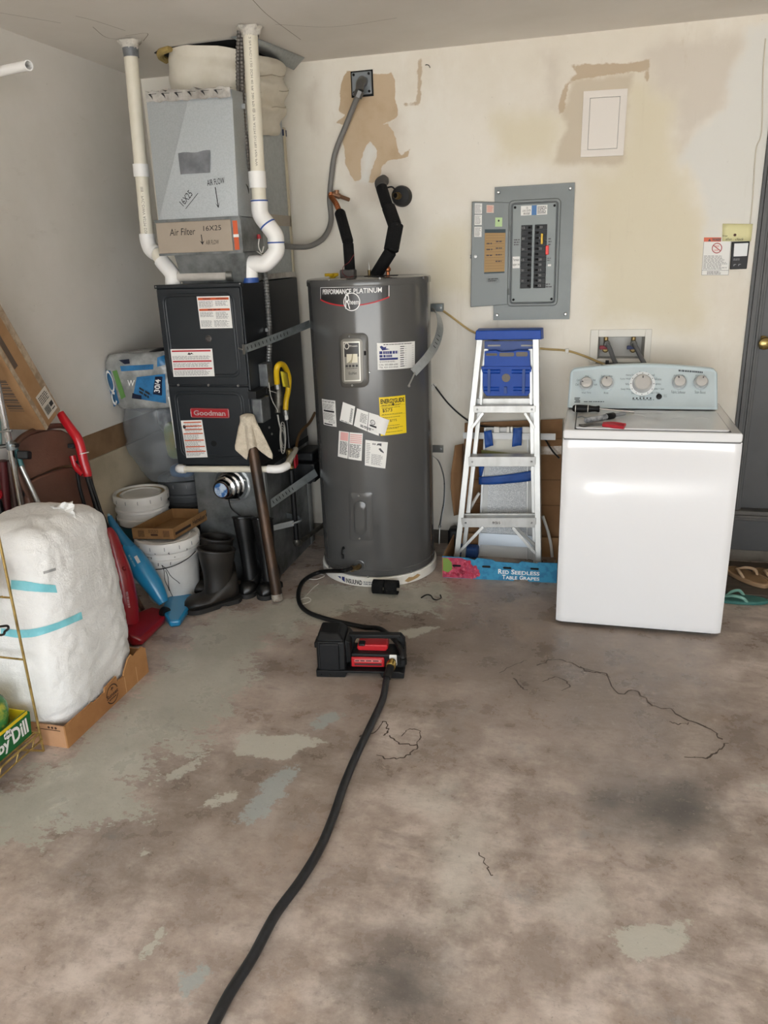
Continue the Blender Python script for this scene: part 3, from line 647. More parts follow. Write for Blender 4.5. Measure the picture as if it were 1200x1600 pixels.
b.tube([w_(a,z,0.0), w_(a,z,0.008), w_(a-0.01,z-0.01,0.012), w_(a-0.02,z-0.035,0.012)], 0.0035, 8, smooth=4); b.lathe([(0.007,0),(0.007,0.006),(0,0.007)], w_(a,z,0.0), Vector((math.sin(a),-math.cos(a),0)), 10)
b.box(w_(a-0.02,z,0).x-0.005, w_(a-0.02,z,0).x+0.005, w_(a-0.02,z,0.012).y-0.004, w_(a-0.02,z,0.012).y+0.004, z-0.055, z-0.033); b.build('cable_tie', M_rubber, heater)
# fittings on top of the tank
def top(px, py, Y=3.76): return Vector((at(px, py, Y).x, Y, HT))
hot = top(586,424); cold = top(546,425); tpr = top(606,423); anode = top(579,424)
for q, r_ in ((hot, 0.055), (tpr, 0.05)): MB().lathe([(r_,0),(r_,0.004),(0,0.005)], q+Vector((0,0,-0.001)), n=24).build('rubber_washer', M_rubber, heater)
b = MB(); b.cyl(cold+Vector((-0.04,0.01,0)), cold+Vector((0.025,0.01,0.0)), 0.02); b.box(cold.x-0.045, cold.x+0.03, cold.y-0.02, cold.y+0.03, HT-0.002, HT+0.035); b.build('wiring_cover', mat('wiring_grey', '#5c5854', 0.6), heater, bevel=0.006)
b = MB(); b.cyl(tpr, tpr+Vector((0,0,0.02)), 0.009); b.lathe([(0.008,0),(0.014,0.006),(0.015,0.016),(0.009,0.024),(0.007,0.045)], tpr+Vector((0,0,0.018)), n=14); b.build('relief_fitting', M_copper, heater)
b = MB(); b.cyl(anode+Vector((-0.012,0.02,0)), anode+Vector((-0.012,0.02,0.03)), 0.008); b.build('nipple', mat('old_brass','#8a744c'), heater)
b = MB(); b.cyl(anode+Vector((-0.012,0.02,0.03)), anode+Vector((-0.013,0.02,0.066)), 0.0045, 0.001, 8); b.build('wire_tip', M_white_pl, heater)
b = MB(); q = top(516,427)
for k in range(6):
    s0 = q+Vector((random.uniform(-.01,.03), random.uniform(-.02,.02), 0.005)); b.tube([s0, s0+Vector((random.uniform(-.03,.03), random.uniform(-.01,.01), 0.008)), s0+Vector((random.uniform(-.035,.035), random.uniform(-.01,.01), 0.008))], 0.0075, 8, smooth=3)
o = b.build('yellow_wires', M_yellow, heater); o['label'] = 'yellow wire nuts and leads'
b = MB(); b.tube([cold+Vector((-0.03,-0.02,0.02)), cold+Vector((-0.02,-0.03,0.05)), cold+Vector((0.01,-0.03,0.07)), cold+Vector((0.035,-0.02,0.105))], 0.0015, 6, smooth=5); b.tube([cold+Vector((-0.03,-0.02,0.02)), cold+Vector((0.0,-0.04,0.0)), cold+Vector((0.03,-0.03,0.005))], 0.0015, 6, smooth=5); b.build('red_wire', mat('red_wire', '#7c2a2c', 0.5), heater)

# ---- insulated pipes to the wall
def foam(name, lab, segs):
    t = thing(name, lab, 'pipe', segs[0][0]); return t
cold_t = thing('cold_water_pipe', 'left pipe above the heater, copper tube with black foam sleeves', 'pipe', cold)
def seg(t, a, b_, r, name='foam_sleeve', m_=M_foam):
    MB().tube([a, a+(b_-a)*0.03, a+(b_-a)*0.97, b_], [r*0.9, r, r, r*0.9], 16).build(name, m_, t)
c0 = cold+Vector((0,0.01,0.03)); c1 = at(544,380,3.74); c2 = at(531,332,3.86); c3 = at(518,308,3.98)
seg(cold_t, c0, c1, 0.026); seg(cold_t, c1+(c1-c0).normalized()*0.004, c2, 0.027)
b = MB(); P = spline([c2, at(525,318,3.91), at(518,308,3.98), at(517,303,4.0)], 10); R = [0.0095+0.004*(i % 2) for i in range(len(P))]
b.tube(P, R, 12); b.build('copper_flex', M_copper, cold_t)
b = MB(); e = at(519,303,4.0); wpt = Vector((at(545,312,YB).x, YB, at(545,312,YB).z)); b.cyl(e, at(531,307,4.02), 0.014); b.cyl(at(529,306,4.02), wpt, 0.010); b.cyl(at(526,305,4.01), at(526,297,4.01), 0.012); b.build('copper_tee', mat('dull_copper', '#8d6a52', 0.5, 0.7), cold_t)
hot_t = thing('hot_water_pipe', 'right pipe above the heater, thick black foam sleeves bending to the wall', 'pipe', hot)
h0 = hot+Vector((0,0,0.0)); h1 = at(611,392,3.74); h2 = at(616,352,3.78); h3 = at(609,330,3.82); h4 = at(596,293,3.90); h5 = at(600,285,3.95)
seg(hot_t, h0, h1, 0.030); seg(hot_t, h1, at(619,350,3.78), 0.036); seg(hot_t, at(617,352,3.78), at(607,324,3.83), 0.033); seg(hot_t, at(605,322,3.83), h4, 0.028)
b = MB(); b.tube([h4, at(594,286,3.93), at(600,282,3.97)], 0.027, 16, smooth=6); b.build('foam_elbow', mat('grey_tape_foam', '#4a4846', 0.8), hot_t)
b = MB(); b.cyl(at(599,283,3.96), Vector((at(604,280,YB).x, YB, at(604,280,YB).z)), 0.012); b.build('wall_stub', mat('dull_copper','#8d6a52'), hot_t)
b = MB(); b.tube([at(602,294,3.95), at(612,292,3.98), at(617,296,4.02)], 0.004, 8, smooth=4); b.tube([h1+Vector((0,-0.03,0.01)), h1+Vector((0.03,-0.03,0)), h1+Vector((0.045,-0.02,0.012))], 0.003, 6, smooth=4); b.build('zip_tie', M_rubber, hot_t)
ws = at(629,307,YB)
wt = thing('capped_wall_pipe', 'black rubber collar with short brass pipe stub sticking out of the wall', 'pipe', ws)
b = MB(); b.lathe([(0.050,0),(0.050,0.03),(0.044,0.05),(0.02,0.052)], ws, (0,-1,0), 32); b.build('collar', M_rubber, wt)
b = MB(); b.lathe([(0.017,0.04),(0.017,0.075),(0.013,0.08),(0.013,0.105)], ws, (-0.15,-1,0), 20, cap=False); b.build('brass_stub', mat('old_brass','#8a744c'), wt)
b = MB(); b.lathe([(0.0125,0.09),(0,0.09)], ws, (-0.15,-1,0), 16); b.build('bore', M_dark, wt)

# ---- electrical box and conduit
bx = [at(548,112,YB), at(584,150,YB)]
eb = thing('junction_box', 'square grey steel junction box high on the stained wall', 'electrical box', ((bx[0].x+bx[1].x)/2, YB, bx[1].z))
b = MB(); b.box(bx[0].x, bx[1].x, YB-0.004, YB+0.03, bx[1].z, bx[0].z); b.build('box_edge', M_dark, eb)
b = MB(); b.box(bx[0].x+0.006, bx[1].x-0.006, YB-0.012, YB-0.003, bx[1].z+0.008, bx[0].z-0.006); b.build('cover_plate', mat('plate_grey', '#80858a', 0.45, 0.6), eb, bevel=0.004)
for x in (bx[0].x+0.018, bx[1].x-0.018):
    for z in (bx[1].z+0.02, bx[0].z-0.018): screw(eb, (x, YB-0.012, z), (0,-1,0), 0.006, M_dark)
ck = thing('flexible_conduit', 'grey flexible conduit curving from the wall box down to the furnace', 'conduit', at(520,300,4.03))
b = MB(); q0 = at(568,128,YB-0.012); q1 = at(562,142,4.0)
b.cyl(q0, q0+Vector((0,-0.03,0.0)), 0.022); b.tube([q0+Vector((0,-0.02,0)), q0+Vector((-0.004,-0.05,-0.015)), q1], 0.02, 14, smooth=4); b.cyl(q1, at(558,152,4.0), 0.024, n=8); b.build('connector', mat('conduit_connector', '#5d5c5a', 0.4, 0.5), ck)
b = MB(); b.tube([at(560,148,4.0), at(553,165,4.02), at(541,195,4.035), at(524,238,4.045), at(518,275,4.045), at(515,310,4.045), at(517,345,4.04), at(507,370,4.0), at(486,384,3.94), at(462,386,3.88), at(441,384,3.80)], 0.0135, 14, smooth=8); b.build('tube', M_greyduct, ck)

# ---- seismic straps
def band(pts, w, t=0.002, holes=None):
    b = MB(); P = pts
    return b
def strap(name, lab, pts, w, up=(0,0,1), smooth=8, slots=None, m_=None):
    P = spline(pts, smooth) if len(pts) > 2 else [Vector(p) for p in pts]
    t = thing(name, lab, 'strap', P[0]); b = MB(); up = Vector(up); vs = []; fs = []
    for i, p in enumerate(P):
        d = (P[min(i+1, len(P)-1)]-P[max(i-1, 0)]).normalized(); u = (up-d*up.dot(d)).normalized(); n = d.cross(u)
        vs += [p-u*w/2-n*0.001, p+u*w/2-n*0.001, p+u*w/2+n*0.001, p-u*w/2+n*0.001]
    for i in range(len(P)-1):
        for k in range(4): fs.append((i*4+k, i*4+(k+1) % 4, (i+1)*4+(k+1) % 4, (i+1)*4+k))
    fs += [(3,2,1,0), tuple((len(P)-1)*4+k for k in range(4))]
    b.add(vs, fs); b.build('band', m_ or M_strap, t)
    if slots:
        s_ = MB(); a, e, n0 = slots
        for k in range(n0):
            f = a+(e-a)*k/(n0-1); i = min(int(f*(len(P)-1)), len(P)-2); q = P[i].lerp(P[i+1], f*(len(P)-1)-i)
            d = (P[i+1]-P[i]).normalized(); u = (up-d*up.dot(d)).normalized(); n = d.cross(u).normalized()
            if n.dot(EYE-q) < 0: n = -n
            s_.obox(q+n*0.0012, d, u, n, 0.0018, w*0.2, 0.0006)
        s_.build('slots', M_dark, t)
    return t, P
s0 = at(381,546,3.26); s1 = at(484,506,3.62)
tt, P = strap('seismic_strap', 'upper steel strap stretched across the furnace side to the heater', [s0, s0.lerp(s1,0.5)+Vector((0.008,0,0)), s1], 0.036, slots=(0.05,0.62,12))
b = MB(); b.tube([s0+Vector((-0.005,-0.002,0)), s0+Vector((-0.03,0.01,0.004))], 0.004, 8); b.obox(s0, (0.3,0.9,0), (0,0,1), (1,-0.3,0), 0.004, 0.022, 0.005); b.build('hook', M_conn, tt)
s0 = at(419,790,3.40); s1 = at(494,738,3.60)
strap('seismic_strap', 'lower steel strap running from the plenum corner to the heater', [s0, s0.lerp(s1,0.5), s1], 0.042, slots=(0.04,0.5,8))
pA = at(684,482,4.0); 
tt, P = strap('loose_strap', 'bent steel strap end dangling at the heater right side near top', [at(676,484,3.95), at(684,490,3.90), at(688,510,3.76), at(682,535,3.62), at(668,558,3.50), at(646,582,3.43)], 0.040, up=(-0.65,-0.25,0.75), slots=(0.52,0.66,4), m_=M_galv)
e = P[-1]; b = MB(); b.cyl(e+Vector((0.008,-0.004,0.0)), at(639,602,3.40), 0.004, n=8); b.ball(at(639,603,3.40), 0.007); b.build('bolt', M_conn, tt)
tt, P = strap('loose_strap', 'lower loose steel strap end curling behind the heater beside the ladder', [at(676,712,3.78), at(686,722,3.84), at(694,748,3.88), at(694,780,3.88), at(690,805,3.86), at(687,822,3.86)], 0.03, up=(0.4,-0.9,0.1), slots=(0.45,0.7,2), m_=M_galv)
e = P[-1]; b = MB(); b.cyl(e, at(686,850,3.84), 0.004, n=8); b.ball(e, 0.009); b.build('bolt', M_conn, tt)
a0 = at(675,474,YB); a1 = at(694,486,YB)
t = thing('strap_bracket', 'dark steel channel bracket on wall right of heater top', 'bracket', a0)
b = MB(); b.box(a0.x, a1.x, YB-0.04, YB, a1.z, a0.z); b.build('channel', M_strap, t, bevel=0.003); b = MB(); b.lathe([(0.007,0),(0.007,0.005),(0,0.006)], (a1.x-0.012, YB-0.04, (a0.z+a1.z)/2), (0,-1,0), 10); b.build('screw', M_conn, t)
a0 = at(676,695,YB); a1 = at(693,707,YB)
t = thing('strap_bracket', 'small bright steel clip on wall right of heater middle', 'bracket', a0)
b = MB(); b.box(a0.x-0.02, a1.x, YB-0.006, YB, a1.z, a0.z); b.build('channel', M_conn, t, bevel=0.002); b = MB(); b.lathe([(0.006,0),(0.006,0.005),(0,0.006)], (a1.x-0.014, YB-0.006, (a0.z+a1.z)/2), (0,-1,0), 10); b.build('screw', M_steel, t)
a0 = at(676,596,YB); a1 = at(683,610,YB)
t = thing('cable_clip', 'small clear cable clip on wall right of heater', 'clip', a0); b = MB(); b.hexa([a0+Vector((-0.02,-0.012,-0.05)), a0+Vector((0,-0.012,-0.05)), a0+Vector((0,0,-0.05)), a0+Vector((-0.02,0,-0.05)), a0+Vector((-0.02,-0.012,0)), a1+Vector((0,-0.012,0.03)), a1+Vector((0,0,0.03)), a0+Vector((-0.02,0,0))]); b.build('plate', M_white_pl, t); b = MB(); b.lathe([(0.006,0),(0.006,0.004),(0,0.005)], a0+Vector((-0.006,-0.012,-0.02)), (0,-1,0), 10); b.build('screw', M_conn, t)
# ================================================================== FURNACE, PLENUM, DUCTS
FX0, FX1, FY, FYB, FZ0, FZ1 = -1.945, -1.52, 3.29, 3.99, 0.632, 1.487
fmap = plane_map((FX0, FY, FZ0), PX, PZ, -PYP)     # metres on the furnace front
M_furn = mat('furnace_enamel', '#202428', 0.42, 0.2, col2='#1c1f23', scale=3, bump=0.04, bscale=150)
M_furn_d = mat('furnace_enamel_door', '#23282c', 0.4, 0.2, col2='#1f2327', scale=4, bump=0.05, bscale=150)
furn = thing('furnace', 'dark charcoal upright gas furnace with red badge beside the water heater', 'furnace', ((FX0+FX1)/2, FY+0.2, FZ0))
b = MB(); b.box(FX0, FX1, FY, FYB, FZ0, FZ1); b.build('cabinet', M_furn, furn, bevel=0.004)
FW, FH = FX1-FX0, FZ1-FZ0
def fpx(px, py, d=0.0): p = at(px, py, FY); return p.x-FX0, p.z-FZ0
def door_panel(z0, z1, name):
    b = MB(); b.prism(rrect(FW-0.012, z1-z0, 0.006, 2, FW/2, (z0+z1)/2), fmap(0,0,0.0), PX, PZ, -PYP, 0.012)
    o = b.build(name, M_furn_d, furn, bevel=0.003)
    # pressed outline ridge and raised field
    r = MB(); x0, x1, za, zb = 0.045, FW-0.05, z0+0.05, z1-0.035
    pts = [Vector(fmap(x, z, 0.0122)) for x, z in rrect(x1-x0, zb-za, 0.03, 6, (x0+x1)/2, (za+zb)/2)]
    r.tube(pts+[pts[0], pts[1]], 0.0035, 6, cap=False); r.build('pressed_ridge', M_furn_d, o)
    r = MB(); pts = [Vector(fmap(x, z, 0.0122)) for x, z in rrect(x1-x0+0.024, zb-za+0.024, 0.04, 6, (x0+x1)/2, (za+zb)/2)]
    r.tube(pts+[pts[0], pts[1]], 0.0025, 6, cap=False); r.build('pressed_ridge', M_furn_d, o)
    return o
zs = fpx(300, 602)[1]
up = door_panel(zs+0.004, FH-0.014, 'upper_door'); lo = door_panel(0.012, zs-0.004, 'lower_door')
b = MB(); b.box(FX0-0.002, FX1+0.002, FY-0.014, FY+0.02, FZ1-0.012, FZ1+0.004); b.build('top_lip', M_furn, furn, bevel=0.002)
for px, py in ((281,601),(328,601),(374,602)): 
    x, z = fpx(px, py); screw(up, fmap(x, z, 0.012), (0,-1,0), 0.006, M_steel)
for px, py in ((246,448),(377,443)): 
    x, z = fpx(px, py); screw(up, fmap(x, z, 0.013), (0,-1,0), 0.004, M_steel)
x, z = fpx(328,529); b = MB(); b.lathe([(0.016,0),(0.016,0.004),(0.012,0.006),(0.010,0.003),(0,0.003)], fmap(x,z,0.012), (0,-1,0), 20); b.build('sight_glass', mat('sight_glass','#54504e',0.3,0.5), up)
x, z = fpx(336,692); b = MB(); b.lathe([(0.014,0),(0.014,0.003),(0.009,0.003),(0.009,0.0015),(0,0.0015)], fmap(x,z,0.012), (0,-1,0), 20); b.build('knockout', M_dark, lo)
def fquad(pts, d=0.0158):
    c = [fmap(*fpx(*p), d) for p in pts]; return quad_map(*c, n=(0,-1,0))
mp = fquad([(310,463),(361,462),(366,512),(316,513)]); st = sticker('safety_label', 'white label with two orange headings on upper furnace door', mp, M_paper, up)
b = MB(); b.rect(mp,0.03,0.97,0.885,0.96,0.0016); b.rect(mp,0.03,0.97,0.55,0.62,0.0016); b.build('orange_bar', M_orange, st)
b = MB(); b.text(mp,'WARNING',0.18,0.42,0.90,0.945,0.0022,bold=0.02); b.text(mp,'AVERTISSEMENT',0.58,0.9,0.90,0.945,0.0022); b.lines(mp,0.3,0.7,0.57,0.6,1,0.0022,0.8,0,word=0.1)
b.build('black_print', M_ink, st)
b = MB(); b.lines(mp,0.04,0.5,0.65,0.86,8,0.0016,0.5,word=0.06); b.lines(mp,0.55,0.93,0.7,0.86,6,0.0016,0.5,word=0.06); b.lines(mp,0.04,0.46,0.36,0.52,6,0.0016,0.5,word=0.06); b.lines(mp,0.53,0.92,0.3,0.52,8,0.0016,0.5,word=0.06); b.lines(mp,0.04,0.4,0.05,0.26,6,0.0016,0.5,word=0.06); b.lines(mp,0.45,0.93,0.05,0.26,6,0.0016,0.5,word=0.06); b.build('fine_print', M_grey_ink, st)
mp = fquad([(269,545),(334,544),(338,587),(274,588)]); st = sticker('danger_label', 'white label with three red bars on upper furnace door', mp, M_paper, up)
b = MB(); 
for y in (0.90,0.53,0.26): b.rect(mp,0.03,0.96,y,y+0.055,0.0016)
b.build('red_bar', M_red, st)
b = MB(); b.poly(mp,[(0.4,0.80),(0.44,0.88),(0.47,0.83),(0.5,0.87),(0.55,0.80),(0.5,0.82),(0.46,0.79)],0.0016); b.build('black_print', M_ink, st)
b = MB(); b.lines(mp,0.03,0.95,0.62,0.76,4,0.0016,0.5,0.1,word=0.05); b.lines(mp,0.03,0.95,0.35,0.50,4,0.0016,0.5,0.1,word=0.05); b.lines(mp,0.03,0.95,0.04,0.23,5,0.0016,0.5,0.2,word=0.05); b.build('fine_print', M_grey_ink, st)
mp = fquad([(285,656),(318,655),(327,713),(294,714)]); st = sticker('lighting_label', 'white label with thin orange lines on lower furnace door', mp, M_paper, lo)
b = MB()
for y in (0.93,0.83,0.74,0.63,0.45,0.28,0.15): b.rect(mp,0.12 if y > 0.64 else 0.04,0.95,y,y+0.03,0.0016)
b.build('orange_bar', M_orange, st)
b = MB(); b.ring(mp,0.13,0.83,0.0,0.05,0.0016,1.4); b.build('black_print', M_ink, st)
b = MB(); b.lines(mp,0.15,0.9,0.66,0.92,7,0.0016,0.3,word=0.1)
for y0,y1 in ((0.48,0.62),(0.31,0.44),(0.18,0.27),(0.04,0.14)): b.lines(mp,0.04,0.9,y0,y1,4,0.0016,0.5,0.3,word=0.08)
b.build('fine_print', M_grey_ink, st)
mp = fquad([(299,637),(360,636),(361,651),(301,653)])
b = MB(); x, z = fpx(330,644.5); w_, h_ = fpx(360,644)[0]-fpx(300,644)[0], fpx(330,637)[1]-fpx(330,652)[1]
b.prism(rrect(w_,h_,0.008,4,x,z), fmap(0,0,0.012), PX, PZ, -PYP, 0.005); bd = b.build('name_badge', mat('badge_red','#a01a24',0.35), lo, bevel=0.001)
b = MB(); pts = [Vector(fmap(a,c_,0.0172)) for a,c_ in rrect(w_-0.006,h_-0.006,0.006,4,x,z)]; b.tube(pts+pts[:1],0.0012,6,cap=False); b.build('silver_rim', M_steel, bd)
b = MB(); b.text(lambda u,v,d=0: fmap(x+(u-0.5)*w_, z+(v-0.5)*h_, 0.012+d),'Goodman',0.09,0.91,0.25,0.78,0.0062,bold=0.025); b.build('lettering', mat('badge_silver','#c5b8b6',0.35,0.5), bd)
# fittings on the right side of the cabinet
def side(px, py, out=0.0): return atx(px, py, FX1+out)
gv = mat('cast_grey', '#6c6f70', 0.5, 0.5, col2='#55585a', scale=20)
p = side(418,585,0.03); b = MB(); b.box(FX1, FX1+0.045, p.y-0.035, p.y+0.035, p.z-0.06, p.z+0.055); b.build('wiring_box', gv, furn, bevel=0.004)
p = side(410,640,0.03); b = MB(); b.box(FX1, FX1+0.05, p.y-0.05, p.y+0.05, p.z-0.055, p.z+0.06); b.build('valve_box', gv, furn, bevel=0.005)
b = MB(); b.box(FX1, FX1+0.04, p.y-0.08, p.y+0.06, p.z+0.065, p.z+0.1); b.cyl((FX1+0.025,p.y+0.04,p.z+0.08),(FX1+0.025,p.y+0.14,p.z+0.08),0.02); b.build('side_bracket', M_black, furn)
b = MB(); 
for (px,py) in ((420,668),(418,700),(424,678),(436,704)): 
    q = side(px,py); screw(furn, q, (1,0,0), 0.006, M_steel)
# armoured cable down the side
def ribbed(name, pts, r, parent, m_, pitch=0.006, amp=0.18, smooth=0):
    P = [Vector(p) for p in pts]
    if len(P) > 2: P = spline(P, 10)
    L = [0]
    for i in range(1, len(P)): L.append(L[-1]+(P[i]-P[i-1]).length)
    n = int(L[-1]/pitch*2); Q = []; R = []; j = 0
    for k in range(n+1):
        d = L[-1]*k/n
        while j < len(L)-2 and L[j+1] < d: j += 1
        Q.append(P[j].lerp(P[j+1], (d-L[j])/max(L[j+1]-L[j],1e-9))); R.append(r*(1+amp*(1 if k % 2 else -1)*0.5))
    b = MB(); b.tube(Q, R, 10); return b.build(name, m_, parent)
arm = thing('armoured_cable', 'ribbed steel armoured cable running down the furnace side to a box', 'cable', side(416,430,0.03))
b0 = [side(414,424,0.03), side(418,470,0.025), side(421,520,0.02), side(420,560,0.02), side(419,572,0.02)]
ribbed('sheath', b0, 0.012, arm, mat('dull_armour','#7c7d7c',0.45,0.6), 0.014, 0.25)
b = MB(); q = side(419,515,0.012); b.obox(q,(0,1,0),(0,0,1),(1,0,0),0.02,0.008,0.006); b.build('clamp', M_steel, arm)
# yellow gas hose
gas = thing('gas_hose', 'bright yellow coated gas hose looped over on the furnace side', 'hose', side(440,700,0.05))
Yp = 3.46
b = MB(); b.tube([side(433,600,0.06), side(432,585,0.07), side(433,574,0.08), side(438,569,0.085), side(445,573,0.085), side(451,590,0.08), side(450,610,0.075), side(447,625,0.07), side(446,640,0.065)], 0.014, 14, smooth=8); b.build('hose', M_yellow, gas)
b = MB(); b.grid(lambda u,v: side(438+11*u+4*v, 580+2*u+24*v, 0.100+0.012*math.sin(PI*u)), 4, 4); o = b.build('hang_tag', mat('yellow_tag','#bfae2c',0.5), gas, solid=0.001)
for a_, c_, r_, m__ in (((433,600),(434,607),0.016,M_steel),((446,640),(447,648),0.014,M_steel),((447,648),(448,656),0.01,M_white_pl)):
    MB().cyl(side(*a_,0.062), side(*c_,0.062), r_, n=8).build('hose_nut', m__, gas)
gp = thing('gas_pipe', 'black iron gas pipe with brass red-handled valve between furnace and heater', 'pipe', side(462,870,0.1))
M_iron = mat('black_iron', '#1d1d1e', 0.38, 0.5)
M_iron_g = mat('grey_iron', '#6a675f', 0.45, 0.7, col2='#47443f', scale=25)
b = MB(); b.cyl(side(435,607,0.062), side(434,645,0.062), 0.014); b.cyl(side(435,612,0.062), side(435,634,0.062), 0.019, n=12); b.build('drip_leg', M_iron_g, gp)
b = MB(); b.cyl(side(448,655,0.062), side(452,700,0.07), 0.010); b.build('upper_pipe', M_iron, gp)
v0, v1 = side(452,702,0.07), side(455,732,0.07)
b = MB(); b.lathe([(0.012,0),(0.018,0.004),(0.018,0.016),(0.013,0.02),(0.021,0.035),(0.021,0.06),(0.014,0.075),(0.019,0.08),(0.019,0.10),(0.012,0.105)], v1, v0-v1, 10); b.build('valve_body', mat('valve_brass','#8f7a52',0.4,0.8), gp)
q = side(460,722,0.10); b = MB(); b.hexa([q+Vector((0,-0.012,-0.03)),q+Vector((0.01,-0.012,-0.03)),q+Vector((0.01,0.03,-0.02)),q+Vector((0,0.03,-0.02)),q+Vector((0,-0.012,0.03)),q+Vector((0.01,-0.012,0.03)),q+Vector((0.01,0.03,0.035)),q+Vector((0,0.03,0.035))]); b.build('valve_handle', mat('handle_red','#9c1420',0.4), gp, bevel=0.003)
g0 = side(455,734,0.07); g1 = Vector((g0.x+0.0, g0.y, 0.16))
b = MB(); b.cyl(g0, g1, 0.014); b.build('riser', M_iron, gp)
b = MB(); b.tube([g1+Vector((0,0,0.02)), g1, g1+Vector((0,0.03,-0.01))], 0.02, 12, smooth=3); b.build('elbow_fitting', M_iron_g, gp)
b = MB(); b.cyl(g1+Vector((0,0.03,-0.01)), Vector((g1.x+0.06, YB-0.02, g1.z-0.01)), 0.013); b.build('floor_pipe', M_iron_g, gp)
wr = thing('wire_bundle', 'looped bundle of thin white thermostat wire hanging on furnace side', 'wire', side(440,690,0.06))
b = MB()
for k in range(4):
    r0 = 0.022+0.007*k; c0 = side(442,684,0.075+0.004*k); ph = random.random()
    pts = [c0+Vector((0.0, (r0)*math.cos(a+ph)*0.9, 0.052*math.sin(a+ph)+0.015*math.cos(a)*(k-1))) for a in [2*PI*i/12 for i in range(13)]]
    b.tube(pts, 0.002, 6, smooth=3)
b.tube([side(434,648,0.065), side(436,660,0.07), side(440,675,0.075)], 0.004, 6, smooth=5); b.build('wire', mat('dull_white_wire','#a8a69f',0.6), wr)
lg = thing('ignition_wire', 'thin white wire slanting from valve box across the gas leg', 'wire', side(425,600,0.06)); b = MB(); b.tube([side(420,598,0.055), side(424,622,0.06), side(434,642,0.075)], 0.002, 6, smooth=4); b.tube([side(420,610,0.055), side(432,614,0.08)], 0.0015, 6); b.build('wire', mat('dull_white_wire','#a8a69f'), lg)
cw = thing('brown_cable', 'brown cable curving from behind the heater down to the black valve', 'cable', side(470,690,0.1)); b = MB(); b.tube([at(492,645,3.98), at(484,660,3.9), at(470,675,3.8), at(464,692,3.72), at(463,705,3.68)], 0.008, 8, smooth=6); b.build('jacket', mat('brown_jacket','#5d4326',0.5), cw)
pump_c = thing('condensate_pump', 'black condensate pump box on the floor shelf behind the straps', 'pump', at(485,735,3.85))
cpz = at(485,735,3.78); b = MB(); b.box(FX1+0.012, FX1+0.15, 3.66, 3.90, cpz.z-0.03, cpz.z+0.07); b.build('tank', M_black, pump_c, bevel=0.006)
b = MB(); b.box(FX1+0.03, FX1+0.13, 3.70, 3.88, cpz.z+0.07, cpz.z+0.12); b.build('motor_cover', M_black, pump_c, bevel=0.01)
b = MB(); b.box(FX1+0.001, FX1+0.11, 3.70, 3.72, cpz.z-0.05, cpz.z-0.03); b.build('bracket', M_black, pump_c)

# condensate pipe across the bottom front
dp = thing('drain_pipe', 'thin white PVC drain pipe running across the furnace bottom', 'pipe', at(278,733,FY-0.03))
b = MB(); A = at(284,733,FY-0.03); B = at(428,733,FY-0.03); b.cyl(A, B, 0.0155); b.build('pipe', M_pvc, dp)
b = MB(); b.tube([A+Vector((0.02,0,0)), A+Vector((-0.012,0,0)), A+Vector((-0.02,0.02,0.0)), A+Vector((-0.02,0.04,0.0))], 0.020, 14, smooth=5); b.build('left_elbow', M_pvc_w, dp)
C_ = atx(441,727,B.x+0.04); E_ = side(450,716,0.05)
b = MB(); b.tube([B+Vector((-0.03,0,0)), B+Vector((0.01,0,0)), B+Vector((0.035,0.012,0.002)), B+Vector((0.05,0.05,0.006))], 0.020, 14, smooth=5); b.build('right_elbow', M_pvc_w, dp)
b = MB(); b.cyl(B+Vector((0.048,0.045,0.006)), side(451,716,0.065)+Vector((0,0.1,0.02)), 0.0155); b.build('side_pipe', M_pvc, dp)
wl2 = thing('white_line', 'thin white tube upright along the furnace left edge', 'tube', at(268,690,FY+0.03)); b = MB(); b.cyl(at(264,620,FY+0.02), at(276,700,FY+0.02), 0.004); b.build('tube', M_white_pl, wl2)

# plenum under the furnace
PXL, PXR, PY0, PZ1 = -1.905, -1.522, 3.36, 0.60
pl = thing('plenum_box', 'weathered galvanised sheet metal plenum box under the furnace', 'duct', ((PXL+PXR)/2, 3.6, 0))
b = MB(); b.box(PXL, PXR, PY0, 4.0, 0.0, PZ1); b.build('box', M_galv_d, pl, bevel=0.002)
b = MB(); b.box(PXR-0.035, PXR+0.004, PY0-0.004, PY0+0.02, 0.0, PZ1); b.build('corner_seam', mat('seam_zinc','#a9adae',0.4,0.7), pl)
b = MB(); b.box(PXR, PXR+0.003, 3.93, 3.96, 0, PZ1); b.build('drive_slip', mat('seam_zinc','#a9adae'), pl)
b = MB(); b.box(PXL-0.02, PXR, PY0-0.01, 4.0, PZ1, FZ0-0.001); b.build('support_rail', M_dark, pl)
hc = at(363,756,PY0)
b = MB(); b.lathe([(0.098,0),(0.098,0.006),(0.088,0.008)], hc, (0,-1,0), 32, cap=False); b.build('foil_tape_ring', mat('foil_tape','#b8bbbc',0.3,0.85,bump=0.4,bscale=40), pl)
hu = thing('round_damper', 'silver round damper motor with blue label on the plenum front', 'damper', hc)
b = MB(); b.lathe([(0.075,0.0),(0.075,0.012),(0.066,0.015),(0.066,0.045),(0.058,0.05),(0.058,0.075),(0.05,0.08)], hc, (-0.08,-1,0), 32); b.build('collar', M_chrome, hu)
b = MB(); d_ = Vector((-0.08,-1,0)).normalized(); b.lathe([(0.046,0.078),(0.046,0.105),(0.043,0.11),(0,0.11)], hc, d_, 32); b.build('motor', M_chrome, hu)
b = MB(); b.lathe([(0.036,0.1105),(0.036,0.1115),(0,0.1116)], hc, d_, 28); o = b.build('blue_face', mat('blue_face','#2f5f96',0.4,col2='#b9c7d4',scale=30,lo=0.45,hi=0.6), hu)
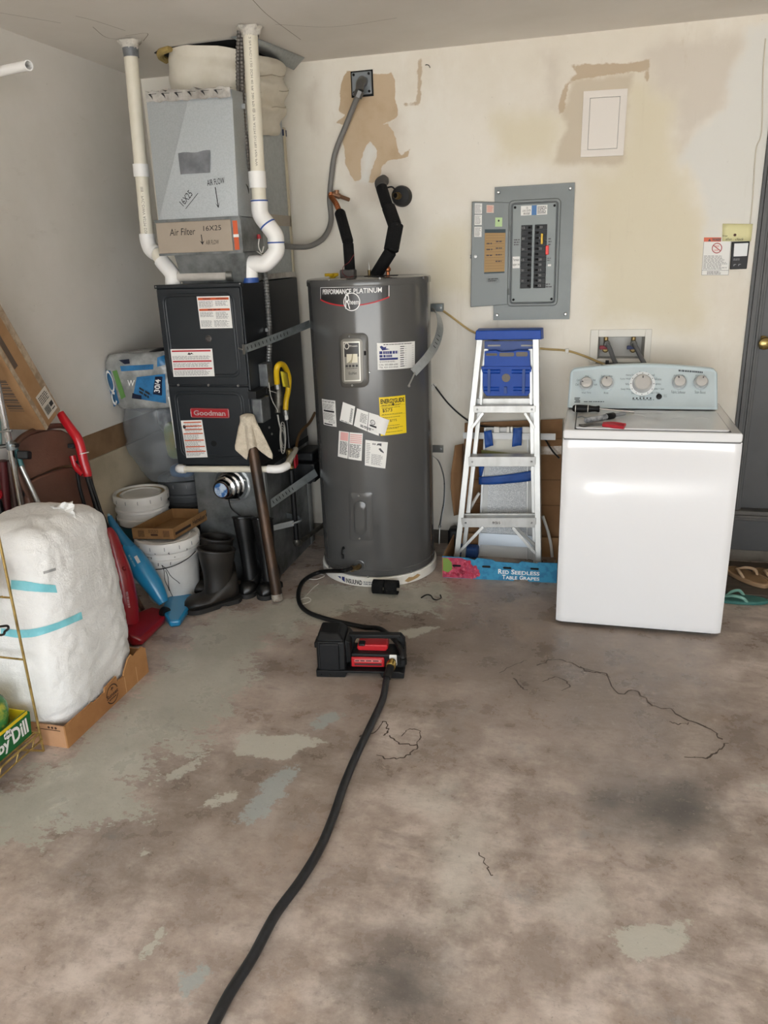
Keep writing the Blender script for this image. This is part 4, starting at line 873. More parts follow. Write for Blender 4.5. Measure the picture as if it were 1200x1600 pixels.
for k, a in enumerate((20,110,200,290)): 
    q = hc+Vector((0.08*math.cos(math.radians(a)),-0.01,0.08*math.sin(math.radians(a)))); b = MB(); b.obox(q,(1,0,0),(0,0,1),(0,-1,0),0.008,0.004,0.008); b.build('tab', M_conn, hu)
b = MB(); q = hc+d_*0.06+Vector((0.01,0,-0.06)); b.tube([q, at(358,783,PY0-0.05), at(362,795,PY0-0.02), at(375,806,PY0-0.012), at(390,815,PY0-0.008), at(404,818,PY0-0.006)], 0.003, 6, smooth=6); b.build('cord', M_rubber, hu)
# ring clamp on plenum side
rc = thing('pipe_clamp', 'flat steel hanger strap around the black pipe beside the plenum', 'clamp', atx(445,825,PXR+0.05))
b = MB(); q = atx(424,826,PXR); g_ = Vector((g0.x, g0.y, q.z))
b.bar(Vector((PXR+0.002, q.y+0.01, q.z)), Vector((g_.x+0.012, g_.y-0.05, q.z)), 0.002, 0.03, PZ); b.bar(Vector((PXR+0.002, g_.y+0.06, q.z)), Vector((g_.x+0.016, g_.y+0.02, q.z)), 0.002, 0.03, PZ); b.tube([Vector((g_.x+0.012,g_.y-0.05,q.z)), Vector((g_.x+0.03,g_.y-0.02,q.z)), Vector((g_.x+0.03,g_.y+0.01,q.z)), Vector((g_.x+0.016,g_.y+0.02,q.z))], 0.006, 8, smooth=3); b.build('strap', M_galv, rc)
screw(rc, Vector((g_.x+0.01, g_.y-0.055, q.z)), (0.3,-1,0), 0.006, M_steel)

# ---- transition between furnace and filter, filter slot, return duct
AX0, AX1, AY, AYB = -1.90, -1.505, 3.30, 3.52
tr = thing('filter_transition', 'short grey sheet metal neck between furnace top and filter housing', 'duct', ((AX0+AX1)/2, AY+0.1, FZ1))
b = MB(); b.hexa([(AX0+0.06,AY+0.05,FZ1+0.004),(AX1-0.015,AY+0.05,FZ1+0.004),(AX1-0.015,AYB,FZ1+0.004),(AX0+0.06,AYB,FZ1+0.004),(AX0+0.05,AY+0.02,1.62),(AX1,AY+0.02,1.62),(AX1,AYB,1.62),(AX0+0.05,AYB,1.62)]); b.build('sheet', M_galv_d, tr)
fh = thing('filter_housing', 'beige metal air filter housing with marker writing above the furnace', 'filter housing', ((AX0+AX1)/2, AY, 1.622))
M_beige = mat('beige_enamel', '#a09486', 0.45, col2='#978b7d', scale=4)
b = MB(); b.box(AX0-0.003, AX1+0.01, AY-0.012, AYB, 1.622, 1.764); b.build('housing', M_galv_d, fh)
b = MB(); b.box(AX0-0.003, AX1-0.035, AY-0.018, AY-0.011, 1.626, 1.756); fd = b.build('filter_door', M_beige, fh, bevel=0.002)
b = MB(); b.box(AX0-0.006, AX1+0.012, AY-0.022, AY, 1.756, 1.768); b.box(AX0-0.003, AX1+0.012, AY-0.020, AY, 1.616, 1.626); b.build('rail', M_galv_d, fh)
amap = lambda px, py: at(px, py, AY-0.018)
mp = quad_map(amap(246,348), amap(372,341), amap(380,390), amap(251,397), n=(0,-1,0))
M_marker = mat('marker_ink', '#201d1e', 0.8)
b = MB(); b.text(mp,'Air Filter',0.14,0.46,0.56,0.78,0.0008,shear=0.15); b.text(mp,'16X25',0.56,0.78,0.66,0.82,0.0008,shear=0.1); b.text(mp,'AIR FLOW',0.57,0.73,0.22,0.36,0.0008,shear=0.2)
b.rect(mp,0.523,0.533,0.3,0.55,0.0008); b.poly(mp,[(0.50,0.36),(0.528,0.22),(0.556,0.36),(0.53,0.30)],0.0008); b.build('marker_writing', M_marker, fd)
b = MB(); b.box(AX1-0.028, AX1-0.006, AY-0.0125, AY-0.0112, 1.63, 1.75); o = b.build('orange_sticker', M_orange, fh)
b = MB(); b.box(AX1-0.029, AX1-0.004, AY-0.0135, AY-0.0122, 1.682, 1.694); b.build('white_band', M_paper, fh)
du = thing('return_duct', 'tall bare galvanised return duct with creased front and marker writing', 'duct', ((AX0+AX1)/2, AY+0.1, 1.766))
b = MB(); zt = 2.272
tlx, trx = at(228,150,AY).x, at(360,140,AY).x
# front skin folded along the diagonal creases
p00, p10, p01, p11 = Vector((AX0+0.003,AY,1.768)), Vector((AX1-0.002,AY,1.768)), Vector((tlx,AY,zt-0.005)), Vector((trx,AY,zt-0.012))
ctr = at(298,158,AY); apex = at(300,200,AY-0.012)
bl_ = at(258,310,AY-0.005)
P_ = {'a': p00, 'b': p10, 'c': p11, 'd': p01, 'm': Vector((ctr.x,AY-0.001,zt-0.008)), 'x': apex, 'l': at(262,300,AY-0.004)}
lb = Vector((at(252,345,AY).x, AY-0.020, 1.768)); p11.y += 0.014; p10.y -= 0.004
b.add([p00,lb,p10,p11,P_['m']+Vector((0,0.006,0)),p01], [(0,1,4,5),(1,2,4),(2,3,4)])
dbv = BVHTree.FromPolygons(list(b.v), list(b.f))
def snap(p, d=0.0015):
    h_ = dbv.ray_cast(Vector((p.x, 2.5, p.z)), PYP); return Vector((p.x, (h_[0].y if h_[0] is not None else AY)-d, p.z))
b.add([p00,p10,p11,p01,Vector((AX0,AYB,1.768)),Vector((AX1,AYB,1.768)),Vector((trx,AYB,zt)),Vector((tlx,AYB,zt))],[(1,5,6,2),(0,3,7,4),(3,2,6,7),(0,4,5,1),(4,7,6,5)])
b.build('sheet', mat('bright_galvanised','#b4babd',0.40,0.6,col2='#abb1b4',scale=160,detail=3), du, sharp=3)
M_foil = mat('foil_tape_printed', '#bdbab4', 0.4, 0.5, col2='#8b8680', scale=14, bump=0.3, bscale=50)
b = MB(); random.seed(5)
n_ = 24; vs = []
for i in range(n_+1):
    u = i/n_; x = tlx+(trx-tlx)*u
    vs += [Vector((x, AY-0.003, zt-0.035+random.uniform(-.004,.004)-0.008*u)), Vector((x, AY-0.004+random.uniform(-.003,0), zt+0.006+random.uniform(-.006,.006)-0.008*u)), Vector((x, AY+0.03, zt+0.008-0.008*u+random.uniform(-.004,.004)))]
b.add(vs, [(3*i+k,3*i+3+k,3*i+4+k,3*i+1+k) for i in range(n_) for k in range(2)]); b.build('foil_tape', M_foil, du)
mp = quad_map(Vector((tlx,AY-0.006,zt)), Vector((trx,AY-0.006,zt-0.01)), Vector((trx,AY-0.006,zt-0.035)), Vector((tlx,AY-0.006,zt-0.03)), n=(0,-1,0))
for k in range(6): 
    x = 0.04+0.155*k; b = MB(); b.poly(mp,[(x,0.85),(x+0.03,0.9),(x+0.045,0.5),(x+0.05,0.1),(x+0.035,0.4)],0.002+0.001*(k%2)); b.rect(mp,x+0.02,x+0.1,0.8,0.86,0.002); b.build('tape_print', M_ink, du)
fm = lambda px, py: at(px, py, AY)
mp = quad_map(fm(280,239), fm(329,234), fm(329,270), fm(284,273), n=(0,-1,0))
b = MB(); b.grid(lambda u,v: snap(mp(u, v*(0.97+0.03*math.sin(u*9)), 0), 0.002+0.003*abs(math.sin(7*u+2*v))), 10, 6); b.build('grey_tape_patch', mat('duct_tape','#63666a',0.4,0.2,col2='#7d8084',scale=12), du)
def mk_map(cpx, cpy, w, h, rot=0.0):    # marker writing on the duct front, sizes in pixels
    p = at(cpx,cpy,AY); s_ = (at(cpx+1,cpy,AY)-at(cpx,cpy,AY)).length; r_ = Vector((math.cos(rot),0,math.sin(rot))); u_ = Vector((-math.sin(rot),0,math.cos(rot)))
    return lambda x, y, d=0.0: snap(p+r_*(x-0.5)*w*s_+u_*(y-0.5)*h*s_, 0.002)
b = MB(); b.text(mk_map(338,284,27,8,0.08),'AIR FLOW',0,1,0,1,0.001); b.build('marker_writing', M_marker, du); b = MB(); m2 = mk_map(293,310,22,9,0.75); b.text(m2,'16X25',0,1,0,1,0.001); b.build('marker_writing', M_marker, du); b = MB(); b.rect(m2,0.0,1.3,-0.5,-0.42,0.001)
b.build('marker_underline', M_marker, du); b = MB()
m3 = mk_map(340,309,10,28,0.08); b.rect(m3,0.44,0.56,0.05,1,0.001,1,6); b.poly(m3,[(0.1,0.28),(0.5,0.0),(0.9,0.32),(0.52,0.08)],0.001); b.build('marker_arrow', M_marker, du)
# rear supply duct and the wrapped flexible duct
rd = thing('supply_duct', 'grey sheet metal supply duct rising behind the white pipe', 'duct', (-1.72, 3.75, FZ1))
b = MB(); b.hexa([(-1.90,3.56,FZ1+0.004),(-1.53,3.56,FZ1+0.004),(-1.53,3.955,FZ1+0.004),(-1.90,3.955,FZ1+0.004),(-1.90,3.56,2.16),(-1.53,3.56,2.16),(-1.53,3.955,2.235),(-1.90,3.955,2.235)]); b.build('sheet', M_galv, rd)
b = MB(); b.box(-1.93,-1.522,3.545,3.97,1.74,1.79); b.build('slip_joint', mat('aged_foil','#a79f92',0.6,0.3,bump=0.5,bscale=60), rd)
b = MB(); b.box(-1.93,-1.518,3.55,3.965,FZ1+0.006,FZ1+0.03); b.build('foil_tape', M_foil, rd)
b = MB(); b.box(-1.55,-1.522,3.955,3.975,1.50,2.20); b.build('corner_angle', mat('primer_beige','#bdb39c',0.7), rd)
q = at(442,208,3.97); b = MB(); b.box(q.x-0.012,q.x+0.012,q.y-0.02,q.y+0.02,q.z-0.014,q.z+0.014); b.build('blue_clip', mat('dark_blue','#1d2c4d',0.5), rd)
M_wrap = mat('insulation_jacket', '#d3cdbf', 0.55, col2='#c4bcab', scale=5, bump=0.25, bscale=18)
ins = thing('insulated_duct', 'bulging white insulation wrapped flexible duct going into the ceiling', 'duct', (-1.72, 3.72, 2.2))
def blob(u, v):
    a = 2*PI*u; ca, sa = math.cos(a), math.sin(a); sg = lambda x, e: math.copysign(abs(x)**e, x)
    z = 2.17+0.315*v
    w = 1.0+0.10*math.sin(PI*min(1,v*1.15))-0.02*v
    cx = -1.715+0.01*v; cy = 3.765+0.005*v
    hx, hy = 0.20+0.05*v, 0.20+0.03*v
    p = Vector((cx+hx*w*sg(ca,0.6), cy+hy*w*sg(sa,0.6), z-0.03*ca+0.02*math.sin(a*2)))
    fold = (0.002+0.009*max(0,ca)**0.7)*math.sin(v*22+2.2*a+2*noise.noise(p*4))+0.014*noise.noise(p*6)
    p += Vector((ca, sa, 0))*fold
    if p.z > ZC-0.003: p.z = ZC-0.003
    return p
b = MB(); b.grid(blob, 64, 34, True); b.build('jacket', M_wrap, ins)
b = MB()
for v in (0.3,0.52,0.72):
    P = [blob(k/48-0.12, v+0.10*math.sin(k/48*2*PI))+Vector((math.cos(2*PI*k/48),math.sin(2*PI*k/48),0))*0.0005 for k in range(13)]
    b.tube(P, 0.0022, 5, cap=False)
b.build('fold_crease', mat('jacket_crease','#a79f8e',0.8), ins)
hole = [atz(x,y,ZC) for x,y in ((262,100),(275,82),(320,74),(372,68),(420,66),(440,74),(462,92),(450,100))]
b = MB(); b.prism([(p.x,p.y) for p in [Vector((-2.0,3.62,0)),Vector((-1.93,3.56,0)),Vector((-1.6,3.55,0)),Vector((-1.47,3.57,0)),Vector((-1.43,3.99,0)),Vector((-2.0,4.0,0))]],(0,0,ZC-0.002),PX,PYP,PZ,0.0015); b.build('ceiling_hole', M_dark, ins)
b = MB(); b.tube([Vector((-1.975,3.68,ZC-0.022)), Vector((-1.97,3.62,ZC-0.018)), Vector((-1.94,3.575,ZC-0.012)), Vector((-1.88,3.55,ZC-0.008))], 0.015, 8, smooth=5); o = b.build('glass_wool', mat('yellow_wool','#a08a52',0.95,bump=0.8,bscale=70), ins)
b = MB(); fl = [at(408,62,3.55), at(418,64,3.5), at(460,92,3.95), at(452,98,3.95), at(444,96,3.9)]
b.add([(-1.56,3.50,ZC-0.004),(-1.48,3.49,ZC-0.003),(-1.40,3.98,ZC-0.003),(-1.46,3.98,ZC-0.05),(-1.50,3.56,ZC-0.04)], [(0,1,2,3,4)]); b.build('flashing', M_galv, ins, solid=0.002)
# ---- vent pipes
def pvc(name, lab, pts, r, couplings, print_at=None):
    t = thing(name, lab, 'pipe', pts[0]); return t
VR = 0.030
vp = thing('vent_pipe', 'left white PVC vent pipe from ceiling with offset elbow to furnace top', 'pipe', (-2.0,3.395,1.5))
T0 = Vector((at(203,70,3.395).x, 3.395, ZC)); T1 = at(231,376,3.395)
b = MB(); b.cyl(T0, T1, VR); b.build('pipe', M_pvc, vp)
b = MB(); cA = T0.lerp(T1, 0.60); cB = T0.lerp(T1, 0.665); b.cyl(cA, cB, VR+0.006); b.build('coupling', M_pvc_w, vp)
E1 = at(256,412,3.37); E2 = at(268,424,3.36); E3 = Vector((E2.x+0.004, 3.355, FZ1))
b = MB(); b.tube([T1+Vector((0,0,0.03)), T1, T1.lerp(E1,0.25)+Vector((-0.006,0,-0.012)), T1.lerp(E1,0.55)], VR+0.006, 18, smooth=5); b.build('upper_elbow', M_pvc_w, vp)
b = MB(); b.cyl(T1.lerp(E1,0.5), E1, VR); b.build('offset_pipe', M_pvc, vp)
b = MB(); b.tube([E1.lerp(T1,0.15), E1, E2+Vector((0.002,0,-0.012)), E3+Vector((0,0,0.01)), E3], VR+0.006, 18, smooth=5); b.build('lower_elbow', M_pvc_w, vp)
def flange(t, c, r):
    random.seed(int(r*1e4)); b = MB(); vs = []; n = 26
    for rr, z in ((r*1.0,-0.034),(r*1.12,-0.024),(r*1.3,-0.010),(r*1.65,-0.001)):
        vs += [c+Vector((rr*(1+random.uniform(-.10,.18))*math.cos(2*PI*k/n), rr*(1+random.uniform(-.10,.18))*math.sin(2*PI*k/n), z+random.uniform(-.006,.001))) for k in range(n)]
    b.add(vs, [(j*n+i, j*n+(i+1)%n, (j+1)*n+(i+1)%n, (j+1)*n+i) for j in range(3) for i in range(n)]); o = b.build('ceiling_patch', mat('ragged_plaster','#c9c4ba',0.85,col2='#7f7a72',scale=22,bump=0.6,bscale=60,lo=0.5,hi=0.7), t, sharp=60)
flange(vp, Vector((T0.x,T0.y,ZC)), VR)
b = MB(); b.lathe([(VR+0.002,-0.065),(VR+0.004,-0.03)], (T0.x,T0.y,ZC), n=20, cap=False); b.build('grey_tape', mat('duct_tape','#63666a'), vp)
hb = thing('vent_stub', 'short grey horizontal PVC stub lying on the furnace top', 'pipe', at(320,433,3.36))
b = MB(); b.cyl(at(280,432,3.36), at(360,430,3.36), 0.0245, n=20); b.build('pipe', mat('dusty_pvc','#b9b5ae',0.5,col2='#a5a099',scale=6), hb)
b = MB(); b.cyl(at(356,430,3.36), at(366,430,3.36), 0.029, n=20); b.build('end_clamp', M_conn, hb)
vr = thing('vent_pipe', 'right white PVC vent pipe from ceiling with fresh double elbow marked in blue', 'pipe', (-1.42,3.4,1.5))
R0 = Vector((at(391,50,3.40).x, 3.40, ZC)); R1 = at(405,312,3.40)
b = MB(); b.cyl(R0, R1, VR+0.001); b.build('pipe', M_pvc, vr)
flange(vr, Vector((R0.x,R0.y,ZC)), VR+0.003)
b = MB(); b.cyl(at(401,268,3.40), at(403,294,3.40), VR+0.008); b.build('coupling', M_pvc_w, vr)
J1 = at(407,335,3.40); J2 = at(430,368,3.40); J3 = at(431,394,3.40); J4 = at(415,411,3.39); J5 = at(400,412,3.385); J6 = at(388,420,3.38); J7 = Vector((at(389,413,3.383).x,3.383,FZ1))
b = MB(); b.tube([R1, J1, J1.lerp(J2,0.5)], VR+0.007, 18, smooth=6); b.build('upper_elbow', M_pvc_w, vr)
b = MB(); b.tube([J1.lerp(J2,0.5), J2, J2+Vector((0.001,0,-0.03))], VR+0.007, 18, smooth=6); b.build('middle_elbow', M_pvc_w, vr)
b = MB(); b.tube([J2+Vector((0.001,0,-0.03)), J3, J4, J5], VR+0.007, 18, smooth=7); b.build('sweep_elbow', M_pvc_w, vr)
JC = at(389,413,3.383); b = MB(); b.cyl(J5+Vector((0.008,0,0)), JC, VR+0.007, n=24); b.ball(JC, VR+0.007, n=24); b.cyl(JC, Vector((JC.x,JC.y,FZ1)), VR+0.007, n=24); b.build('lower_elbow', M_pvc_w, vr)
b = MB(); b.lathe([(VR+0.009,0.0),(VR+0.009,0.022)], J7, n=20, cap=False); b.build('blue_primer_band', M_primer, vr)
for (q, d_, l_) in ((R1+Vector((0,0,-0.005)), Vector((0,0,1)), 0.006), (J1.lerp(J2,0.5), (J2-J1).normalized(), 0.007), (J2+Vector((0.001,0,-0.03)), Vector((0,0,1)), 0.006)):
    MB().lathe([(VR+0.0085,-l_/2),(VR+0.0085,l_/2)], q, d_, 20, cap=False).build('blue_primer_band', M_primer, vr)
b = MB()
def pipe_print(t, A, B, r, a0, txt, f0, f1, h):
    d = (B-A); L = d.length; d.normalize(); n0 = Vector((math.sin(a0), -math.cos(a0), 0)); s_ = d.cross(n0)
    mpp = lambda x, y, dd=0.0: A+d*(L*(f0+(f1-f0)*x))+(n0*math.cos((y-0.5)*h/r)+s_*math.sin((y-0.5)*h/r))*(r+0.0008)
    MB().text(mpp, txt, 0, 1, 0, 1).build('pipe_print', mat('pipe_ink','#6f6a60',0.8), t)
pipe_print(vr, R0, R1, VR+0.001, 0.35, '- 2 IN PVC-1120 SCH 40 PR 280 PSI @ 73F ASTM D1785 NSF-PW', 0.05, 0.80, 0.012)
pipe_print(vp, T0, T1, VR, 0.35, 'IIIII - PVC-DWV ASTM D2665', 0.72, 0.99, 0.012)
# armoured cables beside the right vent
ac = thing('armoured_cable', 'pair of dark armoured cables hanging from ceiling behind right vent pipe', 'cable', (R0.x-0.04,3.42,1.8))
for dx in (0.0, 0.018):
    ribbed('sheath', [Vector((R0.x-0.06+dx*0.6,3.43,ZC)), at(372,90,3.43)+Vector((dx,0,0)), at(373,150,3.43)+Vector((dx,0,0)), at(375,190,3.43)+Vector((dx,0,0)), at(381,235,3.43)+Vector((dx,0,0)), at(385,275,3.44)+Vector((dx*0.6,0,0)), at(387,320,3.46)+Vector((dx*0.6,0,0)), at(396,370,3.5)+Vector((dx*0.6,0,0)), at(412,415,3.52)+Vector((dx*0.6,0,0))], 0.010, ac, mat('dark_armour','#6f6b66',0.42,0.6), 0.014, 0.3)
b = MB(); q = at(378,167,3.42); b.obox(q,(1,0,0),(0,0,1),(0,1,0),0.02,0.01,0.012); b.build('clamp', M_steel, ac)
bw = thing('thin_cable', 'thin black low voltage cable looping beside the return duct', 'cable', at(380,250,3.4)); b = MB(); b.tube([at(378,195,3.44), at(372,225,3.38), at(369,262,3.36), at(374,280,3.36), at(384,288,3.4), at(388,300,3.42), at(384,328,3.42)], 0.003, 6, smooth=6); b.build('jacket', M_rubber, bw)
sg = thing('reducer_cone', 'bright bent sheet metal flap behind the furnace pipes', 'sheet metal', at(365,415,3.5)); b = MB(); b.add([at(362,395,3.42), at(353,425,3.42), at(376,420,3.44), at(376,405,3.46)], [(0,1,2,3)]); b.build('flap', M_galv, sg, solid=0.002)
mx = thing('red_wire_splice', 'small red wire nuts and loose wires by the white elbow', 'wire', at(407,375,3.5)); 
for (px,py) in ((404,366),(390,381)): MB().cyl(at(px,py,3.45), at(px+1,py+7,3.45), 0.008, 0.011, 8).build('wire_nut', mat('nut_red','#a3252b',0.5), mx)
b = MB(); b.tube([at(405,373,3.45), at(404,385,3.46), at(409,395,3.46), at(412,385,3.46)], 0.003, 6, smooth=5); b.tube([at(391,388,3.45), at(400,392,3.46), at(412,400,3.48)], 0.003, 6, smooth=5); b.build('loose_wire', M_white_pl, mx)
# ================================================================== LADDER AND WHAT STANDS BEHIND IT
M_alu = mat('ladder_aluminium', '#c9c9c6', 0.4, 0.55, col2='#b4b4b0', scale=12, stretch=(1,1,0.3))
def LY(py): return 3.875-(py-520)/350*0.13
def LP(px, py, dy=0.0): return at(px, py, LY(py)+dy)
lad = thing('step_ladder', 'folded aluminium step ladder with blue top leaning on the wall', 'ladder', (-0.40, 3.75, 0.0))
for nm, t_, b_ in (('left_rail',(750,526),(714,868)),('right_rail',(837,526),(841,880))):
    A, B = LP(*t_), LP(*b_); B = A+(B-A)*((A.z-0.012)/(A.z-B.z)) if True else B
    b = MB(); d = (B-A).normalized(); b.bar(A, B, 0.028, 0.006, PYP); sx = 1 if nm[0] == 'l' else -1
    b.bar(A+Vector((-sx*0.013,0.028,0)), B+Vector((-sx*0.013,0.028,0)), 0.004, 0.06, PYP); b.bar(A+Vector((sx*0.011,0.01,0)), B+Vector((sx*0.011,0.01,0)), 0.004, 0.02, PYP)
    r_ = b.build(nm, M_alu, lad, bevel=0.001)
    MB().bar(B+Vector((0,0.025,0.03)), B+Vector((0,0.025,-0.012)), 0.036, 0.07, PYP).build('rubber_foot', M_black, r_)
for nm, t_, b_ in (('rear_leg',(760,545),(725,860)),('rear_leg',(829,545),(836,868))):
    A, B = LP(*t_, 0.05), LP(*b_, 0.075); B = A+(B-A)*((A.z-0.001)/(A.z-B.z)); b = MB(); b.bar(A, B, 0.022, 0.02, PYP); b.build(nm, M_alu, lad, bevel=0.001)
for (xa, xb, y0, y1) in ((740,837,634,645),(732,837,713.5,729),(721,838,809,824)):
    A, B = LP(xa,(y0+y1)/2), LP(xb,(y0+y1)/2); hh = (LP(xa,y0)-LP(xa,y1)).length
    b = MB(); b.bar(A, B, hh, 0.006, PYP); b.bar(A+Vector((0,0.035,hh/2-0.003)), B+Vector((0,0.035,hh/2-0.003)), 0.07, 0.004, PZ); st = b.build('step', M_alu, lad, bevel=0.0015)
    for f_ in (0.06, 0.94): screw(st, A.lerp(B, f_)+Vector((0,-0.004,0)), (0,-1,0), 0.005, M_steel)
    if y0 == 809:
        p = LP(776,816.5); mp = plane_map(p, PX, PZ, -PYP); b = MB(); b.rect(mp,-0.025,0.025,-0.008,0.008,0.004); o = b.build('rating_plate', mat('plate_paper','#cfcdc8',0.5), st)
        b = MB(); b.lines(mp,-0.022,0.022,-0.007,0.007,3,0.0045,0.6,0.1,word=0.012); b.build('print', M_ink, st)
for nm, a_, c_, dy, w in (('brace',(755,645),(737,669),0,0.014),('brace',(820,645),(835,669),0,0.014),('brace',(755,823),(718,862),0,0.016),('brace',(801,824),(837,865),0,0.016),('brace',(807,824),(838,855),0.05,0.016),('rear_rung',(742,627),(836,627),0.05,0.030),('rear_rung',(724,806),(836,806),0.05,0.026)):
    MB().bar(LP(*a_, dy), LP(*c_, dy), w, 0.006, PYP).build(nm, M_alu, lad, bevel=0.001)
# blue top cap and fold-down tray
A, B = LP(743,516), LP(847,515); z1 = A.z; w_ = B.x-A.x
b = MB(); b.hexa([(A.x,A.y-0.02,z1-0.045),(B.x,A.y-0.02,z1-0.045),(B.x+0.004,A.y+0.10,z1-0.055),(A.x-0.004,A.y+0.10,z1-0.055),(A.x+0.004,A.y-0.02,z1),(B.x-0.004,A.y-0.02,z1),(B.x,A.y+0.10,z1),(A.x,A.y+0.10,z1)]); b.build('top_cap', M_blue_plastic, lad, bevel=0.004)
q0, q1 = LP(757,538,0.05), LP(833,538,0.05); b = MB(); b.box(q0.x, q1.x, q0.y, q0.y+0.012, q0.z-0.035, q0.z+0.015)
tc_ = b.build('cap_skirt', mat('blue_plastic_dark','#0f3d85',0.45), lad)
for (xa,xb) in ((762,782),(814,834)): 
    e0, e1 = LP(xa,540,0.048), LP(xb,540,0.048); b = MB(); b.box(e0.x,e1.x,e0.y-0.001,e0.y+0.002,e0.z-0.004,e0.z+0.004); b.build('slot', mat('slot_grey','#9a9a98',0.6), tc_)
def TP(px, py): return LP(px, py, 0.035)
def tp2(pts): return [(TP(*p).x-TP(795,580).x, TP(*p).z-TP(795,580).z) for p in pts]
c0 = TP(795,580); tl_ = (LP(795,540,0.035)-LP(795,620,0.035)).normalized()
tray = MB(); tray.prism(tp2([(758,548),(776,546),(781,549),(804,548),(808,546),(828,547),(829,570),(831,574),(829,612),(824,619),(760,619),(755,612),(753,575),(757,570)]), c0, PX, PZ, -PYP, 0.012); tray = tray.build('tool_tray', M_blue_plastic, lad, bevel=0.002)
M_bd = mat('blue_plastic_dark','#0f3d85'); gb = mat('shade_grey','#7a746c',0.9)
for (x0,x1,y0,y1) in ((760,778,551,555),(781,804,550,556),(807,825,549,556)):
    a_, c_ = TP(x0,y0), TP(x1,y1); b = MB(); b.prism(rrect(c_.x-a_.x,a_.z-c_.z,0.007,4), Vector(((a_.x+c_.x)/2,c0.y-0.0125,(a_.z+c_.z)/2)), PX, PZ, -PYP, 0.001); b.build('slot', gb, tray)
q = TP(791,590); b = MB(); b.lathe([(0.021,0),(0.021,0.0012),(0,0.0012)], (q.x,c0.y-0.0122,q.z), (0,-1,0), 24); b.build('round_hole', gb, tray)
for (x0,x1,y0,y1) in ((756,782,576,584),(800,828,576,584),(756,780,603,612),(802,828,603,612)):
    a_, c_ = TP(x0,y0), TP(x1,y1); MB().cyl(Vector((a_.x,c0.y-0.010,(a_.z+c_.z)/2)), Vector((c_.x,c0.y-0.010,(a_.z+c_.z)/2)), 0.011, n=12).build('tool_holder', M_blue_plastic, tray)
for (x0,x1,y0,y1) in ((763,766,576,614),(817,820,576,614),(788,792,604,614)):
    a_, c_ = TP(x0,y0), TP(x1,y1); MB().box(a_.x,c_.x,c0.y-0.024,c0.y-0.010,c_.z,a_.z).build('rib', M_bd, tray)
a_ = TP(753,573); c_ = TP(830,575); MB().box(a_.x,c_.x,c0.y-0.022,c0.y-0.010,c_.z-0.002,a_.z+0.004).build('lip', M_blue_plastic, tray)
for x in (753, 830): MB().bar(TP(x,577)+Vector((0,-0.01,0)), TP(x if x > 800 else 752,633)+Vector((0,-0.005,0)), 0.010, 0.004, PYP).build('tray_link', M_alu, lad)
# window screen / air conditioner panel behind
pn = thing('window_panel', 'tall white wrapped window air conditioner panel behind the ladder with blue tape', 'panel', (-0.40, 3.93, 0.0))
A, B, C_, D_ = at(757,668,3.985), at(836,668,3.985), at(836,866,3.905), at(747,866,3.905)
k_ = lambda P, Q: P+(Q-P)*((P.z-0.001)/(P.z-Q.z))
D_, C_ = k_(A, D_), k_(B, C_)
pm = quad_map(A, B, C_, D_)
M_mesh = mat('bubble_wrap_grey', '#b6babd', 0.5, col2='#dcdedf', scale=210, detail=2, lo=0.42, hi=0.6, bump=0.5, bscale=180)
bb = MB(); bb.hexa([pm(0,0,-0.03),pm(1,0,-0.03),pm(1,0,0),pm(0,0,0),pm(0,1,-0.03),pm(1,1,-0.03),pm(1,1,0),pm(0,1,0)]); bb.build('body', mat('panel_white','#c4c5c3',0.5), pn)
for q in ((0,0.04,0,1),(0.94,1,0,1),(0.85,0.875,0,1)): bb = MB(); bb.hexa([pm(q[0],0,0),pm(q[1],0,0),pm(q[1],0,0.012),pm(q[0],0,0.012),pm(q[0],1,0),pm(q[1],1,0),pm(q[1],1,0.012),pm(q[0],1,0.012)]); bb.build('frame_strip', mat('frame_white','#c8c9c8',0.45,0.2), pn)
bb = MB(); bb.rect(pm,0.13,0.84,0.16,0.80,0.003,8,12); bb.build('mesh_field', M_mesh, pn)
bb = MB(); bb.rect(pm,0.06,0.98,0.80,0.96,0.004); bb.build('foam_strip', mat('foam_cream','#d4d2c8',0.8), pn)
bb = MB(); bb.hexa([pm(0.02,0.1,0.001),pm(0.98,0.1,0.001),pm(0.98,0.1,0.02),pm(0.02,0.1,0.02),pm(0.02,0.19,0.001),pm(0.98,0.19,0.001),pm(0.98,0.19,0.014),pm(0.02,0.19,0.014)]); bb.build('lower_rail', mat('rail_grey','#9aa0a6',0.35,0.3), pn)
rl = MB(); a_, c_ = at(724,681,3.96), at(868,683,3.96); rl.bar(a_, c_, 0.026, 0.02, PYP); rl.bar(a_+Vector((0,-0.012,0.018)), c_+Vector((0,-0.012,0.018)), 0.006, 0.006, PYP); rl.build('head_rail', mat('frame_white','#c8c9c8'), pn)
for x0, x1 in ((772,780),(792,796),(798,801),(816,828)): 
    a_, c_ = at(x0,667,3.965), at(x1,676,3.965); bb = MB(); bb.box(a_.x,c_.x,a_.y-0.006,a_.y+0.006,c_.z,a_.z); bb.build('rail_clip', M_white_pl, pn)
M_tape = mat('blue_tape', '#1c4d98', 0.6, col2='#163f80', scale=10, bump=0.2, bscale=30)
for pts in (((756,674),(768,672),(771,696),(758,700)),((802,669),(816,668),(815,696),(800,698))):
    c4 = [at(*p,3.94) for p in pts]; mq = quad_map(*c4, n=(0,-1,0)); bb = MB(); bb.grid(lambda u,v: mq(u,v,0.004*math.sin(u*7+v*5)), 5, 5); bb.build('tape', M_tape, pn, solid=0.001)
